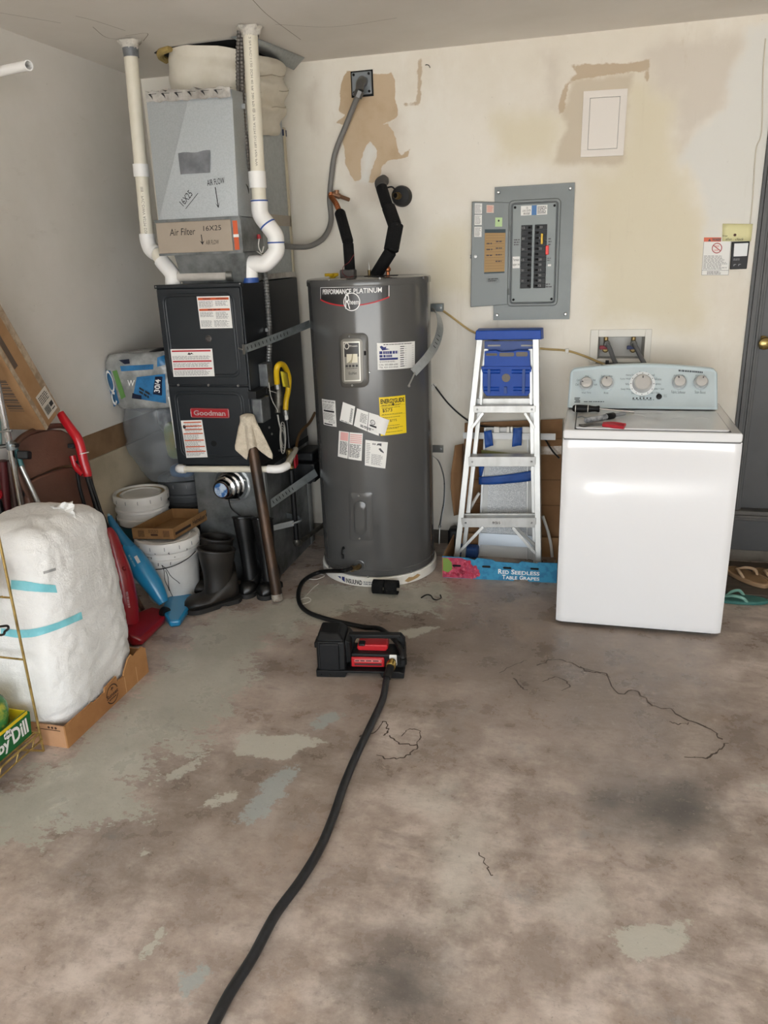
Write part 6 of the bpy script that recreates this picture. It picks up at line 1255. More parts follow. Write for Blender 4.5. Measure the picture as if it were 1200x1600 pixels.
# console: leaning, arched along the top
M_cons = mat('console_blue_grey', '#bcc8cb', 0.35, 0.1, col2='#b3c0c4', scale=6, spec=0.4)
M_cons_e = mat('console_edge', '#bccbd0', 0.3)
cz0 = zt1+0.008; cyf0, cyf1 = 3.58, 3.665
cA = at(888,638,cyf0).x-0.004; cB = at(1122,637,cyf0).x
def arch(u): return 0.165+0.022*math.sin(PI*u)
def consF(u, v, d=0.0):
    x0 = cA+(0.004)*v; x1 = cB-0.006*v
    z = cz0+arch(u)*v; y = cyf0+(cyf1-cyf0)*v
    return Vector((x0+(x1-x0)*u, y-d*0.9, z+d*0.42))
n_ = 40; bb = MB(); vs = []
edge = [(u/n_) for u in range(n_+1)]
def crn(u):   # rounded upper corners
    m_ = min(u, 1-u); return 1.0 if m_ > 0.03 else 1-0.10*(1-m_/0.03)**2
F_ = [consF(u,0) for u in edge]; T_ = [consF(u,crn(u)) for u in edge]
B0 = [Vector((p.x,3.77,cz0)) for p in F_]; B1 = [Vector((p.x,3.74,p.z-0.006)) for p in T_]
vs = F_+T_+B1+B0; m1 = n_+1
bb.add(vs, [(k*m1+i,k*m1+i+1,(k+1)*m1+i+1,(k+1)*m1+i) for k in range(3) for i in range(n_)]+[(0,m1,2*m1,3*m1),(n_,3*m1+n_,2*m1+n_,m1+n_)]); con = bb.build('console', M_cons_e, wm, bevel=0.006)
bb = MB(); bb.grid(lambda u,v: consF(0.02+0.96*u,0.05+0.87*v*crn(0.02+0.96*u),0.0015), 40, 4); bb.build('console_face', M_cons, con)
def cmap(px, py):  # picture point to (u,v) on the console face
    best = None
    u, v = (px-889)/233, (638-py)/62
    for _ in range(12):
        p = consF(u, v); d = p-EYE; zc = d.dot(FWD); qx, qy = 600+1200*d.dot(RIGHT)/zc, 800+1200*d.dot(DOWN)/zc
        u += (px-qx)/233; v -= (py-qy)/62
    return u, v
def cm(x, y, d=0.0): return consF(x, y, d)
def cloc(px, py): u, v = cmap(px, py); return consF(u, v, 0.002)
nrm = Vector((0,-0.9,0.42)).normalized()
uw = (cB-cA); 
for (px,py,r_,big,nm) in ((916,600,0.030,0,'dial_knob'),(948,599,0.030,0,'dial_knob'),(1003.5,600,0.043,1,'cycle_knob'),(1061,598,0.030,0,'dial_knob'),(1095,598,0.030,0,'dial_knob')):
    q = cloc(px,py)
    bb = MB(); bb.lathe([(r_*1.13 if not big else r_*1.28,0),(r_*1.13 if not big else r_*1.28,0.003),(0,0.003)], q, nrm, 36); bb.build('dial_ring', mat('ring_white','#dcdfdf',0.35) if big else mat('ring_silver','#b4bec2',0.35,0.3), con)
    bb = MB(); bb.lathe([(r_,0.003),(r_*0.97,0.012),(r_*0.84,0.026),(r_*0.74,0.029),(0,0.030)], q, nrm, 36); kn = bb.build(nm, mat('knob_silver','#c9c9c8',0.25,0.6), con)
    up_ = Vector((0,0.42,0.9)).normalized(); ang = {916:1.4,948:0.15,1003.5:0,1061:0.3,1095:-0.35}[px]; dr = up_*math.cos(ang)-PX*math.sin(ang)
    bb = MB(); bb.bar(q+nrm*0.0305+dr*r_*0.45, q+nrm*0.0305+dr*r_*0.68, 0.005, 0.001, nrm); bb.build('pointer', M_ink, kn)
    if big:
        bb = MB()
        for k in range(12): a = 2*PI*k/12; c_ = q+nrm*0.0034+(PX*math.cos(a)+up_*math.sin(a))*r_*1.14; screw(con, c_, nrm, 0.002, M_ink, 0.2, 'dial_dot')
bb = MB()
def ctext(t, px, py, w, h=4.2, bold=0.0):
    u0, v0 = cmap(px-w/2, py+h/2); u1, v1 = cmap(px+w/2, py-h/2); bb.text(cm, t, u0, u1, v0, v1, 0.0025, bold=bold)
for t, px, py, w in (('Normal',1004.5,582,11),('Heavy Duty',986,586.5,16),('Casual',1017,586,11),('Turbo Washing',979,592.5,21),('Delicates',1027,592.5,13),('Whites',982,600.5,10),('Express',1027,600.5,11),('Deep Wash',978,608.5,16),('Rinse + Spin',1029,608,17),('Soak',990,614,7),('Drain + Spin',1022,614.5,17),('Clean Washer',1003,619,9),('Wash Temp',916,614,15),('Rinse',947,614,7),('Fabric Softener',1060,613,22),('Stain Boost',1094,613,17),('Cold',902,601,6),('Cool',904,594,6),('Warm',917,588,6),('Hot',928,594,6),('Fresh',930,601,6),('Cold',942,588,6),('Warm',954,588,6),('Off',1055,588,5),('On',1067,588,5),('Off',1089,588,5),('On',1101,588,5)): ctext(t,px,py,w,3.6)
u0, v0 = cmap(1060,582); u1, v1 = cmap(1098,579.5); bb.lines(cm,u0,u1,v0,v1,1,0.0025,0.5,0,word=0.01)
u0, v0 = cmap(912,629); u1, v1 = cmap(944,626.5); bb.lines(cm,u0,u1,v0,v1,1,0.0025,0.5,0,word=0.02)
u0, v0 = cmap(988,625.5); u1, v1 = cmap(1022,624); bb.lines(cm,u0,u1,v0,v1,1,0.0025,0.5,0,word=0.02); bb.build('console_lettering', mat('console_ink','#4a5256',0.6), con)
for k in range(6): 
    q = cloc(989.5+5.4*k,622.5); MB().lathe([(0.0035,0),(0.0035,0.0015),(0,0.002)], q, nrm, 10).build('indicator', M_ink, con)
q = cloc(1029.5,620); MB().lathe([(0.0125,0),(0.0125,0.004),(0.010,0.005),(0,0.005)], q, nrm, 20).build('start_button', M_black, con)
bb = MB()
for k, (x0,x1) in enumerate(((897.5,906.5),(899,906.5),(897.5,905),(897.5,906.5))):
    u0, v0 = cmap(x0,629-2.1*k); u1, v1 = cmap(x1,627.8-2.1*k); bb.rect(cm,u0,u1,v0,v1,0.0025)
bb.build('striped_logo', M_ink, con)
u0,v0 = cmap(1037,620.5); u1,v1 = cmap(1042,616.5); bb = MB(); bb.text(cm,'Start',u0,u1,v0+(v1-v0)*0.55,v1,0.0025); bb.text(cm,'Pause',u0,u1,v0,v0+(v1-v0)*0.45,0.0025); bb.build('button_lettering', mat('console_ink','#4a5256'), con)
# tools lying on the lid
def onlid(px, py, h): 
    return atz(px, py, zt1+0.008+h)
sd_ = thing('screwdriver', 'black handled screwdriver lying on the washer lid', 'screwdriver', onlid(914,638,0.018))
A, B = onlid(894,638,0.017), onlid(937,639,0.017); d_ = (B-A).normalized(); L_ = (B-A).length
bb = MB(); bb.lathe([(0.0,0),(0.012,0.003),(0.0165,0.012),(0.017,0.03),(0.0165,0.05),(0.016,L_*0.6),(0.013,L_*0.72),(0.012,L_*0.85),(0.015,L_*0.97),(0.012,L_),(0,L_)], A, d_, 20); hd = bb.build('handle', M_rubber, sd_)
for f_ in (0.13,0.58): MB().lathe([(0.0172,-0.0015),(0.0175,0),(0.0172,0.0015)], A+d_*L_*f_, d_, 20, cap=False).build('ring_mark', M_white_pl, hd)
bb = MB(); E_ = onlid(991,644,0.006); bb.cyl(B, E_, 0.0035, n=10); bb.build('shaft', M_chrome, sd_)
vt = thing('voltage_tester', 'clear voltage tester pen with black collar lying on the washer lid', 'tester', onlid(945,654,0.012))
A, B = onlid(915,657,0.012), onlid(976,646,0.012); d_ = (B-A).normalized(); L_ = (B-A).length
bb = MB(); bb.lathe([(0.0,0),(0.010,0.001),(0.0115,0.004),(0.0115,L_*0.62)], A, d_, 18, cap=False); bb.build('barrel', mat('clear_barrel','#9c9fa3',0.15,col2='#5e6166',scale=60), vt)
bb = MB(); bb.lathe([(0.0125,L_*0.52),(0.014,L_*0.54),(0.014,L_*0.70),(0.012,L_*0.72)], A, d_, 18); bb.build('collar', M_rubber, vt)
bb = MB(); bb.lathe([(0.009,L_*0.72),(0.008,L_),(0.006,L_)], A, d_, 14); bb.build('tip_sleeve', mat('smoke_plastic','#8b8e91',0.2), vt)
bb = MB(); bb.cyl(B, onlid(990,646,0.010), 0.0035, 0.0015, 8); bb.build('probe', M_steel, vt)
bb = MB(); bb.tube([onlid(915,653,0.022), onlid(909,651,0.024), onlid(903,652,0.016)], 0.003, 8, smooth=4); bb.tube([onlid(935,650,0.02), onlid(915,653,0.022)], 0.003, 8); bb.build('pocket_clip', M_strap, vt)
pl_ = thing('pliers', 'small pliers with red grips lying on the washer lid', 'pliers', onlid(935,664,0.008))
bb = MB(); bb.tube([onlid(942,662,0.009), onlid(960,662,0.009), onlid(977,664,0.009)], [0.007,0.0085,0.007], 10, smooth=4); bb.build('red_grip', mat('grip_red','#a3202c',0.4), pl_)
bb = MB(); bb.tube([onlid(942,664,0.007), onlid(958,666,0.007), onlid(975,668,0.007)], [0.007,0.0085,0.007], 10, smooth=4); bb.build('red_grip', mat('grip_red','#a3202c'), pl_)
bb = MB(); bb.tube([onlid(944,663,0.008), onlid(925,663,0.008), onlid(912,665,0.007), onlid(905,664,0.007)], [0.004,0.006,0.007,0.004], 10, smooth=4); bb.build('jaws', mat('tool_steel','#5d5b58',0.35,0.8), pl_)
# ================================================================== LEFT SIDE
# ---- big wrapped bundle in a tray
TX0, TX1, TY0, TY1 = -2.13, -1.69, 1.905, 2.43
tb = thing('fruit_tray', 'open brown cardboard fruit tray under the big white bundle', 'box', ((TX0+TX1)/2,(TY0+TY1)/2,0))
M_crate = mat('tray_cardboard', '#a8794a', 0.85, col2='#98693d', scale=7, bump=0.05, bscale=90)
side_m = plane_map((TX1,TY0,0), PYP, PZ, PX); SL = TY1-TY0
prof = [(0,0),(SL,0),(SL,0.11),(0.50,0.128),(0.44,0.118),(0.425,0.135),(0.405,0.128),(0.365,0.088),(0.36,0.076),(0.32,0.076),(0.315,0.102),(0.24,0.096),(0.235,0.08),(0.17,0.078),(0.16,0.085),(0,0.088)]
MB().prism(prof, side_m(0,0,0), PYP, PZ, -PX, 0.006).build('side_wall', M_crate, tb)
MB().box(TX0,TX1-0.006,TY0,TY0+0.006,0,0.085).build('front_wall', mat('tray_cardboard_pale','#b98e6a',0.85,col2='#ab805c',scale=7), tb)
MB().box(TX0,TX1-0.006,TY1-0.006,TY1,0,0.105).build('back_wall', M_crate, tb)
MB().box(TX0,TX0+0.006,TY0+0.006,TY1-0.006,0,0.10).build('left_wall', M_crate, tb)
MB().box(TX0+0.006,TX1-0.006,TY0+0.006,TY1-0.006,0,0.006).build('bottom', M_crate, tb)
for x in (0.36, 0.44): bb = MB(); bb.rect(side_m,x,x+0.004,0.0,0.07,0.0008); bb.build('crease', mat('crease_pale','#c29a6c',0.9), tb)
lg_ = sub_map(side_m, 0.238, 0.314, 0.010, 0.088)
bb = MB(); bb.ring(lg_,0.5,0.5,0.44,0.50,0.001,a0=15,a1=175); bb.ring(lg_,0.5,0.5,0.44,0.50,0.001,a0=205,a1=335); bb.text(lg_,'Sunset',0.02,0.98,0.38,0.60,0.001,bold=0.03); bb.lines(lg_,0.2,0.8,0.24,0.33,1,0.001,0.8,0.0,word=0.08)
bb.poly(lg_,[(0.5,0.64),(0.52,0.64),(0.55,0.76),(0.68,0.72),(0.6,0.80),(0.66,0.88),(0.54,0.82),(0.46,0.9),(0.47,0.80),(0.36,0.76),(0.5,0.74)],0.001); bb.build('stamped_logo', mat('stamp_brown','#3d2413',0.8), tb)
fm2 = plane_map((TX0,TY0,0), PX, PZ, -PYP); bb = MB(); bb.rect(fm2,0.32,0.42,0.066,0.069,0.0008)
for k in range(3): bb.ring(fm2,0.375+0.014*k,0.077,0,0.005,0.0008,n=12)
bb.build('stamped_marks', mat('stamp_brown','#3d2413'), tb)
bun = thing('wrapped_bundle', 'large white plastic wrapped bundle with turquoise tape strips standing in the tray', 'bundle', (-1.91,2.17,0.008))
def bshape(u, v):
    a = 2*PI*u; ca, sa = math.cos(a), math.sin(a); sg = lambda x, e: math.copysign(abs(x)**e, x)
    t = min(v/0.86, 1.0); z = 0.012+0.655*t
    k = 1.0
    if v > 0.86: w = (v-0.86)/0.14; k = math.cos(w*PI/2)**0.55; z += 0.085*math.sin(w*PI/2)
    taper = 0.92+0.09*math.sin(PI*min(1,t*0.8+0.12))-0.05*t*t
    hx, hy = 0.213*taper*k, 0.262*taper*k
    cx = -1.915+0.025*t*0; cy = 2.165+0.03*t
    if z < 0.11: f = min(1, z/0.11); hx *= 0.965+0.035*f; hy *= 0.94+0.06*f
    return Vector((cx+hx*sg(ca,0.55), cy+hy*sg(sa,0.55), z))
def bnoise(p, v):
    q = p*1.0; n = 0.006*noise.noise(q*4)+0.006*abs(noise.noise(Vector((q.x*6,q.y*6,q.z*14))))+0.005*noise.noise(q*26)+0.0035*abs(noise.noise(q*45))
    n += (0.012 if v > 0.82 else 0.008 if v < 0.3 else 0.003)*(abs(noise.noise(q*11+Vector((3,1,7))))-0.2)
    return n
def bfull(u, v):
    p = bshape(u, v); d = Vector((p.x+1.915, p.y-2.18, 0.4*max(0,(v-0.8)/0.2))); d = d.normalized() if d.length > 1e-6 else PZ
    p2 = p+d*bnoise(p, v)
    if p2.z < 0.1: p2.x = min(p2.x, TX1-0.012); p2.y = max(p2.y, TY0+0.012)
    return p2
N = NT('bundle_plastic'); c = N.mix(N.step(N.noise(5,7,0.65),0.35,0.7), '#eeeeec', '#e6e6e4'); BP_M = N.done(c, 0.32, N.math('ADD', N.noise(40,8,0.72,(1,1,1.6),1.5), N.math('MULTIPLY', N.noise(13,7,0.7,(1,1,0.5),2.5), 1.2)), 0.5)
N.b.inputs['Subsurface Weight'].default_value = 0.0
body_ = MB(); body_.grid(bfull, 150, 110, True); bvh = BVHTree.FromPolygons(body_.v, body_.f); body_.build('plastic_wrap', BP_M, bun, sharp=80)
def on_bvh(px, py, off=0.003):
    d = ray(px, py).normalized(); h_ = bvh.ray_cast(EYE, d)
    return h_[0]+h_[1]*off if h_[0] is not None else None
M_turq = mat('turquoise_tape', '#7fc6cf', 0.4, col2='#70b9c4', scale=12, bump=0.3, bscale=40)
def tape_on(name, top, bot, n, parent, material):
    T, B = spline([Vector((*p,0)) for p in top], n), spline([Vector((*p,0)) for p in bot], n); V = []; rows = 4
    for a_, c_ in zip(T, B):
        for r_ in range(rows+1):
            q = a_.lerp(c_, r_/rows); p = on_bvh(q.x, q.y); V.append(p if p is not None else V[-1])
    bb = MB(); k = rows+1
    bb.add(V, [(i*k+r_, i*k+r_+1, (i+1)*k+r_+1, (i+1)*k+r_) for i in range(len(T)-1) for r_ in range(rows)]); return bb.build(name, material, parent)
tape_on('tape_strip', [(18,906),(40,908),(65,912),(86,914)], [(18,920),(40,923),(65,925),(89,926)], 8, bun, M_turq)
tape_on('tape_strip', [(2,981),(30,984),(60,981),(95,970),(126,956)], [(2,992),(30,996),(60,993),(95,981),(128,967)], 8, bun, M_turq)
tape_on('grey_scuff', [(67,893),(86,887)], [(68,897),(87,891)], 6, bun, mat('scuff_grey','#9a9a98',0.6))
bb = MB(); random.seed(9)
def tail(u, v):
    p0 = at(46,822,2.24).lerp(at(118,806,2.24), u); p1 = at(58,797,2.28).lerp(at(114,783,2.28), u)
    p = p0.lerp(p1, v); p.z += 0.012*noise.noise(Vector((u*6,v*4,2)))-0.012*(1-v); p.y += 0.02*noise.noise(Vector((u*5,v*5,9))); return p
bb.grid(tail, 18, 8); bb.build('gathered_top', BP_M, bun, solid=0.002)
# ---- gold wire rack with the dill box
M_gold = mat('brassy_wire', '#b99f62', 0.35, 0.7, col2='#8f7846', scale=25)
rk = thing('wire_rack', 'rusty gold wire rack at the left edge in front of the bundle', 'rack', (-1.85,1.6,0))
def wire(parent, pts, r=0.004, name='wire', smooth=0, m_=None): return MB().tube(pts, r, 8, smooth=smooth).build(name, m_ or M_gold, parent)
LX = -1.765; RY = 1.87
wire(rk, [Vector((LX,RY,0.004)), Vector((LX,RY,1.15))], 0.0045, 'front_post')
wire(rk, [Vector((LX,1.20,0.004)), Vector((LX,1.20,1.15))], 0.0045, 'front_post')
wire(rk, [Vector((LX-0.32,RY,0.004)), Vector((LX-0.32,RY,1.15))], 0.0045, 'rear_post')
for z in (0.075, 0.36, 0.585): wire(rk, [Vector((LX,RY,z)), Vector((LX-0.32,RY,z))], 0.0035, 'end_rail')
wire(rk, [Vector((LX,RY,0.004)), Vector((LX-0.03,RY-0.10,0.075))], 0.004, 'foot_brace')
for z in (0.36, 0.585): wire(rk, [Vector((LX-0.32,RY,z)), Vector((LX-0.32,1.20,z))], 0.0035, 'long_rail')
wire(rk, [Vector((LX,RY,0.075)), Vector((LX,1.20,0.075))], 0.004, 'long_rail')
for k in range(7): wire(rk, [Vector((LX-0.045*k-0.02,RY,0.075)), Vector((LX-0.045*k-0.02,1.20,0.075))], 0.0028, 'shelf_wire')
for k in range(6): wire(rk, [Vector((LX-0.05*k-0.035,RY,0.588)), Vector((LX-0.05*k-0.035,1.20,0.588))], 0.0028, 'shelf_wire')
wire(rk, [Vector((LX+0.004,RY,0.05)), Vector((LX+0.004,1.20,0.05))], 0.0035, 'lower_rail')
for k in range(8): wire(rk, [Vector((LX+0.002,RY-0.03-0.08*k,0.075)), Vector((LX+0.004,RY-0.05-0.08*k,0.05))], 0.0025, 'wire_tie')
db = thing('dill_box', 'green and yellow cardboard dill box on the bottom of the wire rack', 'box', (-1.9,1.6,0.08))
BX1, BYF, BZ0, BZ1 = -1.785, 1.855, 0.079, 0.172
bm_ = plane_map((BX1,1.36,BZ0), PYP, PZ, PX); BL = BYF-1.36
bb = MB(); bb.prism([(0,0),(BL,0),(BL+0.012,BZ1-BZ0-0.012),(BL-0.0,BZ1-BZ0),(0,BZ1-BZ0)], bm_(0,0,0), PYP, PZ, -PX, 0.004); bb.build('side_wall', mat('dill_green','#12612f',0.5), db)
bb = MB(); bb.rect(bm_,0,BL,BZ1-BZ0-0.012,BZ1-BZ0,0.0008); bb.build('yellow_edge', mat('dill_yellow','#d9bd1d',0.5), db)
MB().box(BX1-0.25,BX1-0.004,BYF-0.004,BYF,BZ0,BZ1).build('end_wall', mat('dill_yellow','#d9bd1d'), db)
MB().box(BX1-0.25,BX1-0.246,1.36,BYF-0.004,BZ0,BZ1).build('back_wall', mat('dill_yellow','#d9bd1d'), db)
MB().box(BX1-0.246,BX1-0.004,1.36,BYF-0.004,BZ0,BZ0+0.004).build('bottom', mat('dill_inside','#c9c5b4',0.7), db)
bb = MB(); bb.text(bm_,'Baby',BL-0.205,BL-0.098,0.008,0.060,0.0012,bold=0.03); bb.text(bm_,'Dill',BL-0.085,BL-0.010,0.018,0.072,0.0012,bold=0.03)
bb.build('lettering', M_white_ink, db); bb = MB()
for k in range(7): a = k*0.9; bb.ring(bm_,BL-0.098+0.014*math.cos(a),0.066+0.009*math.sin(a),0,0.007,0.0014,n=10)
bb.build('flower_print', M_white_ink, db)
gb_ = thing('green_bag', 'green and yellow translucent bag of produce in the dill box', 'bag', (-1.868,1.772,0.09))
def gbag(u, v):
    d = Vector((math.cos(2*PI*u)*math.sin(PI*v), math.sin(2*PI*u)*math.sin(PI*v), -math.cos(PI*v))); c_ = Vector((-1.868,1.772,0.19)); n_ = 0.1*noise.noise(d*2.2)+0.06*noise.noise(d*5)
    return c_+Vector((d.x*0.066, d.y*0.066, d.z*0.100))*(1+n_)
bb = MB(); bb.grid(gbag, 28, 16, True); bb.build('bag_skin', mat('green_bag','#3f7a3c',0.25,col2='#a9a53a',scale=9,lo=0.52,hi=0.62,bump=0.3,bscale=30), gb_)
cbx = thing('carton_corner', 'brown carton edge on the upper shelf of the wire rack at left edge', 'box', (-1.86,1.72,0.59)); MB().box(-1.99,-1.785,1.45,1.835,0.592,0.72).build('carton', M_card, cbx, bevel=0.003)
MB().box(-1.80,-1.784,1.5,1.8,0.60,0.64).build('dark_flap', mat('old_cardboard','#8d6a48'), cbx)
bw_ = thing('black_hook', 'black wire hook on the rack under the carton at left edge', 'hook', (-1.8,1.82,0.56)); MB().tube([Vector((LX-0.32,RY,at(-6,992,1.84).z)), at(-6,992,1.84), at(8,986,1.82), at(13,982,1.82), at(11,978,1.83), at(0,979,1.84)], 0.004, 8, smooth=5).build('wire', M_rubber, bw_)
# ---- chrome shelf post and long handled tools behind the bundle
cp_ = thing('chrome_shelf', 'chrome wire shelf post with dark tools behind it at left edge', 'shelf', (-2.1,2.34,0))
Ptop, Pbot = at(2,630,2.44), at(36,800,2.47)
bb = MB(); d_ = (Pbot-Ptop); A = Ptop-d_*0.6; B = Pbot+d_*1.7; B = A+(B-A)*((A.z-0.002)/(A.z-B.z)); bb.cyl(A, B, 0.0125, n=16); bb.build('post', M_chrome, cp_)
for py in (676,699): 
    q = at(10+(py-640)*0.2,py,2.44); MB().tube([q+Vector((-0.2,-0.02,-0.02)), q+Vector((-0.02,-0.014,0.008)), q+Vector((0.016,-0.012,0.01))], 0.004, 8).build('shelf_wire', M_steel, cp_)
q = at(18,697,2.44); MB().lathe([(0.019,-0.012),(0.021,0),(0.019,0.012)], q, d_.normalized(), 16).build('collar', M_strap, cp_)
MB().cyl(q+Vector((-0.16,0,-0.012)), q+Vector((0.03,0,0.004)), 0.008, n=10).build('clip_bar', M_black, cp_)
def pole(name, lab, cat, a, b_, r, material, extra=None):
    A, B = a, b_; d = B-A; B = A+d*((A.z-0.003)/(A.z-B.z)); t = thing(name, lab, cat, B); MB().cyl(A, B, r, n=14).build('shaft', material, t); return t, A, B
t, A, B = pole('aluminium_pole', 'thin shiny pole with black clamp leaning behind the bundle', 'pole', at(33,728,2.47), at(63,792,2.48), 0.009, M_steel)
MB().obox(at(38,711,2.47), RIGHT, DOWN, FWD, 0.022, 0.016, 0.02).build('clamp', M_black, t, bevel=0.005); MB().cyl(at(24,700,2.48), at(35,730,2.48), 0.010).build('grip', mat('teal_grip','#2b5a5c',0.5), t)
pole('tool_handle', 'dark maroon tool handle standing behind chrome post, leftmost', 'handle', at(4,720,2.49), at(12,800,2.50), 0.017, mat('maroon_plastic','#4a1c1e',0.4))
pole('tool_handle', 'black tool handle standing right of the chrome post', 'handle', at(30,740,2.49), at(48,800,2.50), 0.016, M_black)
pole('tool_handle', 'dark brown tool handle between maroon handle and chrome post', 'handle', at(14,720,2.51), at(27,800,2.52), 0.013, mat('brown_handle','#3a2620',0.45))
rb = thing('red_knob_rod', 'stake with bright red plastic end at the far left edge behind the bundle', 'rod', at(-4,772,2.47)); MB().ball(at(-3,772,2.47), 0.018, 0.018, 0.024).build('cap', M_red, rb); MB().cyl(at(-3,776,2.47), Vector((at(-3,776,2.47).x,2.47,0.0)), 0.01).build('stem', M_black, rb)  # red knob of unknown use, set on a plain black rod
cl = thing('cloth_bundle', 'pale teal cloth roll at left edge behind the chrome post', 'cloth', at(-4,665,2.45)); MB().tube([at(-10,636,2.47), at(-7,660,2.47), at(-3,694,2.47)], [0.016,0.02,0.016], 12).build('roll', mat('teal_cloth','#7d9a98',0.9), cl)
# ---- folded padded chair
ch = thing('folding_chair', 'brown padded metal folding chair folded against the left wall', 'chair', (-2.2,2.72,0))
M_vinyl = mat('brown_vinyl', '#6b4a3c', 0.5, col2='#5d3f33', scale=5, bump=0.1, bscale=120); M_chm = mat('brown_steel', '#5a4034', 0.4, 0.3)
chm = lambda px, py: atx(px, py, -2.20+(py-668)*0.0004)
def cpoly(name, pts, depth, material, bevel=0.006):
    P = [chm(*p) for p in pts]; n = len(P); bb = MB(); off = Vector((-depth,0,0)); bb.add(P+[p+off for p in P], [tuple(range(n)), tuple(range(2*n-1,n-1,-1))]+[(i,n+i,n+(i+1)%n,(i+1)%n) for i in range(n)])
    return bb.build(name, material, ch, bevel=bevel)
cpoly('back_pad', [(22,700),(30,688),(46,679),(64,674),(82,671),(98,672),(110,678),(118,690),(126,708),(132,726),(118,726),(100,728),(84,733),(68,740),(50,748),(38,754)], 0.03, M_vinyl)
cpoly('seat_pad', [(40,757),(60,746),(85,736),(105,731),(122,730),(132,738),(141,760),(148,800),(150,850),(60,850),(50,800)], 0.03, M_vinyl)
P = [chm(*p) for p in ((20,720),(24,696),(36,682),(56,672),(80,666),(100,666),(114,672),(124,690),(136,726),(150,800),(156,850))]; P.append(Vector((P[-1].x+0.02,P[-1].y+0.02,0.012))); P = [Vector((-2.08,2.53,0.012)),Vector((-2.14,2.53,0.5))]+P
MB().tube(P, 0.012, 12, smooth=5).build('frame_tube', M_chm, ch)
MB().tube([chm(116,690)+Vector((-0.03,0,0)), chm(140,780)+Vector((-0.03,0,0)), Vector((-2.02,2.93,0.012))], 0.011, 10).build('rear_leg', M_chm, ch)
# ---- long carton leaning above the chair
lc = thing('long_carton', 'long taped cardboard carton leaning on the left wall above the folding chair', 'box', (-2.24,2.7,0.95))
b1 = Vector((-2.14,2.74,1.017)); b2 = Vector((-2.14,2.63,0.955)); tv = Vector((0,-0.465,0.885)); LL = 0.95; XW = Vector((-0.19,0,0))
bb = MB(); bb.hexa([b2+XW, b2, b1, b1+XW, b2+XW+tv*LL, b2+tv*LL, b1+tv*LL, b1+XW+tv*LL]); bb.build('carton', mat('carton_kraft','#95734f',0.8,col2='#856341',scale=5,bump=0.06), lc, bevel=0.003)
wdt = (b1-b2).length; cmx = plane_map(b2, (b1-b2), tv, PX)
bb = MB(); bb.rect(cmx,0.0,wdt*0.16,0,LL,0.0008); bb.rect(cmx,wdt*0.75,wdt,0.0,LL,0.0008); bb.build('clear_tape', mat('shiny_tape','#8a7762',0.12,col2='#ad9c86',scale=26,bump=0.2,bscale=30), lc)
bb = MB(); bb.rect(cmx,wdt*0.33,wdt*0.93,0.022,0.135,0.0012); sl = bb.build('shipping_label', mat('label_grey','#b9b2a6',0.6), lc)
bb = MB(); m_ = sub_map(cmx,wdt*0.36,wdt*0.90,0.03,0.13); bb.lines(m_,0.05,0.95,0.55,0.95,5,0.002,0.5,0.3,word=0.12); 
for k in range(12): bb.rect(m_,0.06+0.04*k,0.06+0.04*k+0.012+0.01*(k%3),0.06,0.42,0.002)
bb.rect(m_,0.62,0.95,0.05,0.1,0.002); bb.rect(m_,0.62,0.95,0.2,0.4,0.002); bb.build('print', M_ink, sl)
bb = MB(); m_ = lambda x, y, d=0: cmx(wdt*(0.22+0.13*(1-y)), 0.10+0.62*x, d+0.001); bb.rect(m_,0.3,1.2,-0.2,1.3,0.0); 0; bb.build('black_print', mat('faded_print','#54463a',0.8), lc)
cmf = plane_map(b2, -PX, tv, Vector((0,-0.885,-0.465))); bb = MB()
for k in range(16): bb.rect(cmf,0.045,0.115,0.10+0.010*k,0.10+0.010*k+0.003+0.003*(k%3),0.0012)
bb.build('barcode', mat('faded_print','#3d3229'), lc)
# ---- white PVC stub near the ceiling
st_ = thing('pvc_stub', 'short white PVC pipe end sticking out near the ceiling, top left', 'pipe', (XL,2.7,2.35))
e0 = at(45,102,2.55); e1 = at(-40,120,2.72); e1 = e0+(e1-e0)*((XL-e0.x)/(e1.x-e0.x)); bb = MB(); d_ = (e0-e1).normalized(); L_ = (e0-e1).length
bb.lathe([(0.0165,0),(0.0165,L_),(0.013,L_),(0.013,L_-0.05)], e1, d_, 20, cap=False); bb.build('pipe', M_pvc_w, st_); MB().lathe([(0.013,L_-0.049),(0,L_-0.049)], e1, d_, 16, cap=False).build('bore', M_dark, st_)
# ---- stick vacuums
def tubeP(pts, r, **k): return MB().tube(pts, r, 16, **k)
rv = thing('stick_vacuum', 'red stick vacuum with red loop handle and black shaft leaning by the bundle', 'vacuum cleaner', (-1.9,2.7,0))
VY = lambda py: 2.72+(1000-py)/350*0.10
vpx = lambda px, py: at(px, py, VY(py))
M_vred = mat('vacuum_red', '#8e1420', 0.28, coat=0.3)
tubeP([vpx(94,645), vpx(100,655), vpx(112,672), vpx(121,685), vpx(126,700), vpx(131,722), vpx(136,738), vpx(137,744)], [0.016,0.019,0.020,0.021,0.021,0.020,0.019,0.018], smooth=5).build('grip', mat('grip_bright_red','#b5121f',0.3,coat=0.3), rv)
tubeP([vpx(113,712), vpx(119,730), vpx(130,741)], 0.014, smooth=4).build('grip_loop', mat('grip_bright_red','#b5121f'), rv)
tubeP([vpx(135,740), vpx(150,790), vpx(168,838)], 0.011).build('shaft', M_black, rv)
tubeP([vpx(118,720), vpx(124,760), vpx(138,812)], 0.008).build('hose', M_black, rv)
tubeP([vpx(141,748), vpx(158,800), vpx(176,840)], 0.007).build('cord', M_rubber, rv)
MB().obox(vpx(112,697), RIGHT, DOWN, FWD, 0.014, 0.010, 0.012).build('cord_hook', M_black, rv, bevel=0.003)
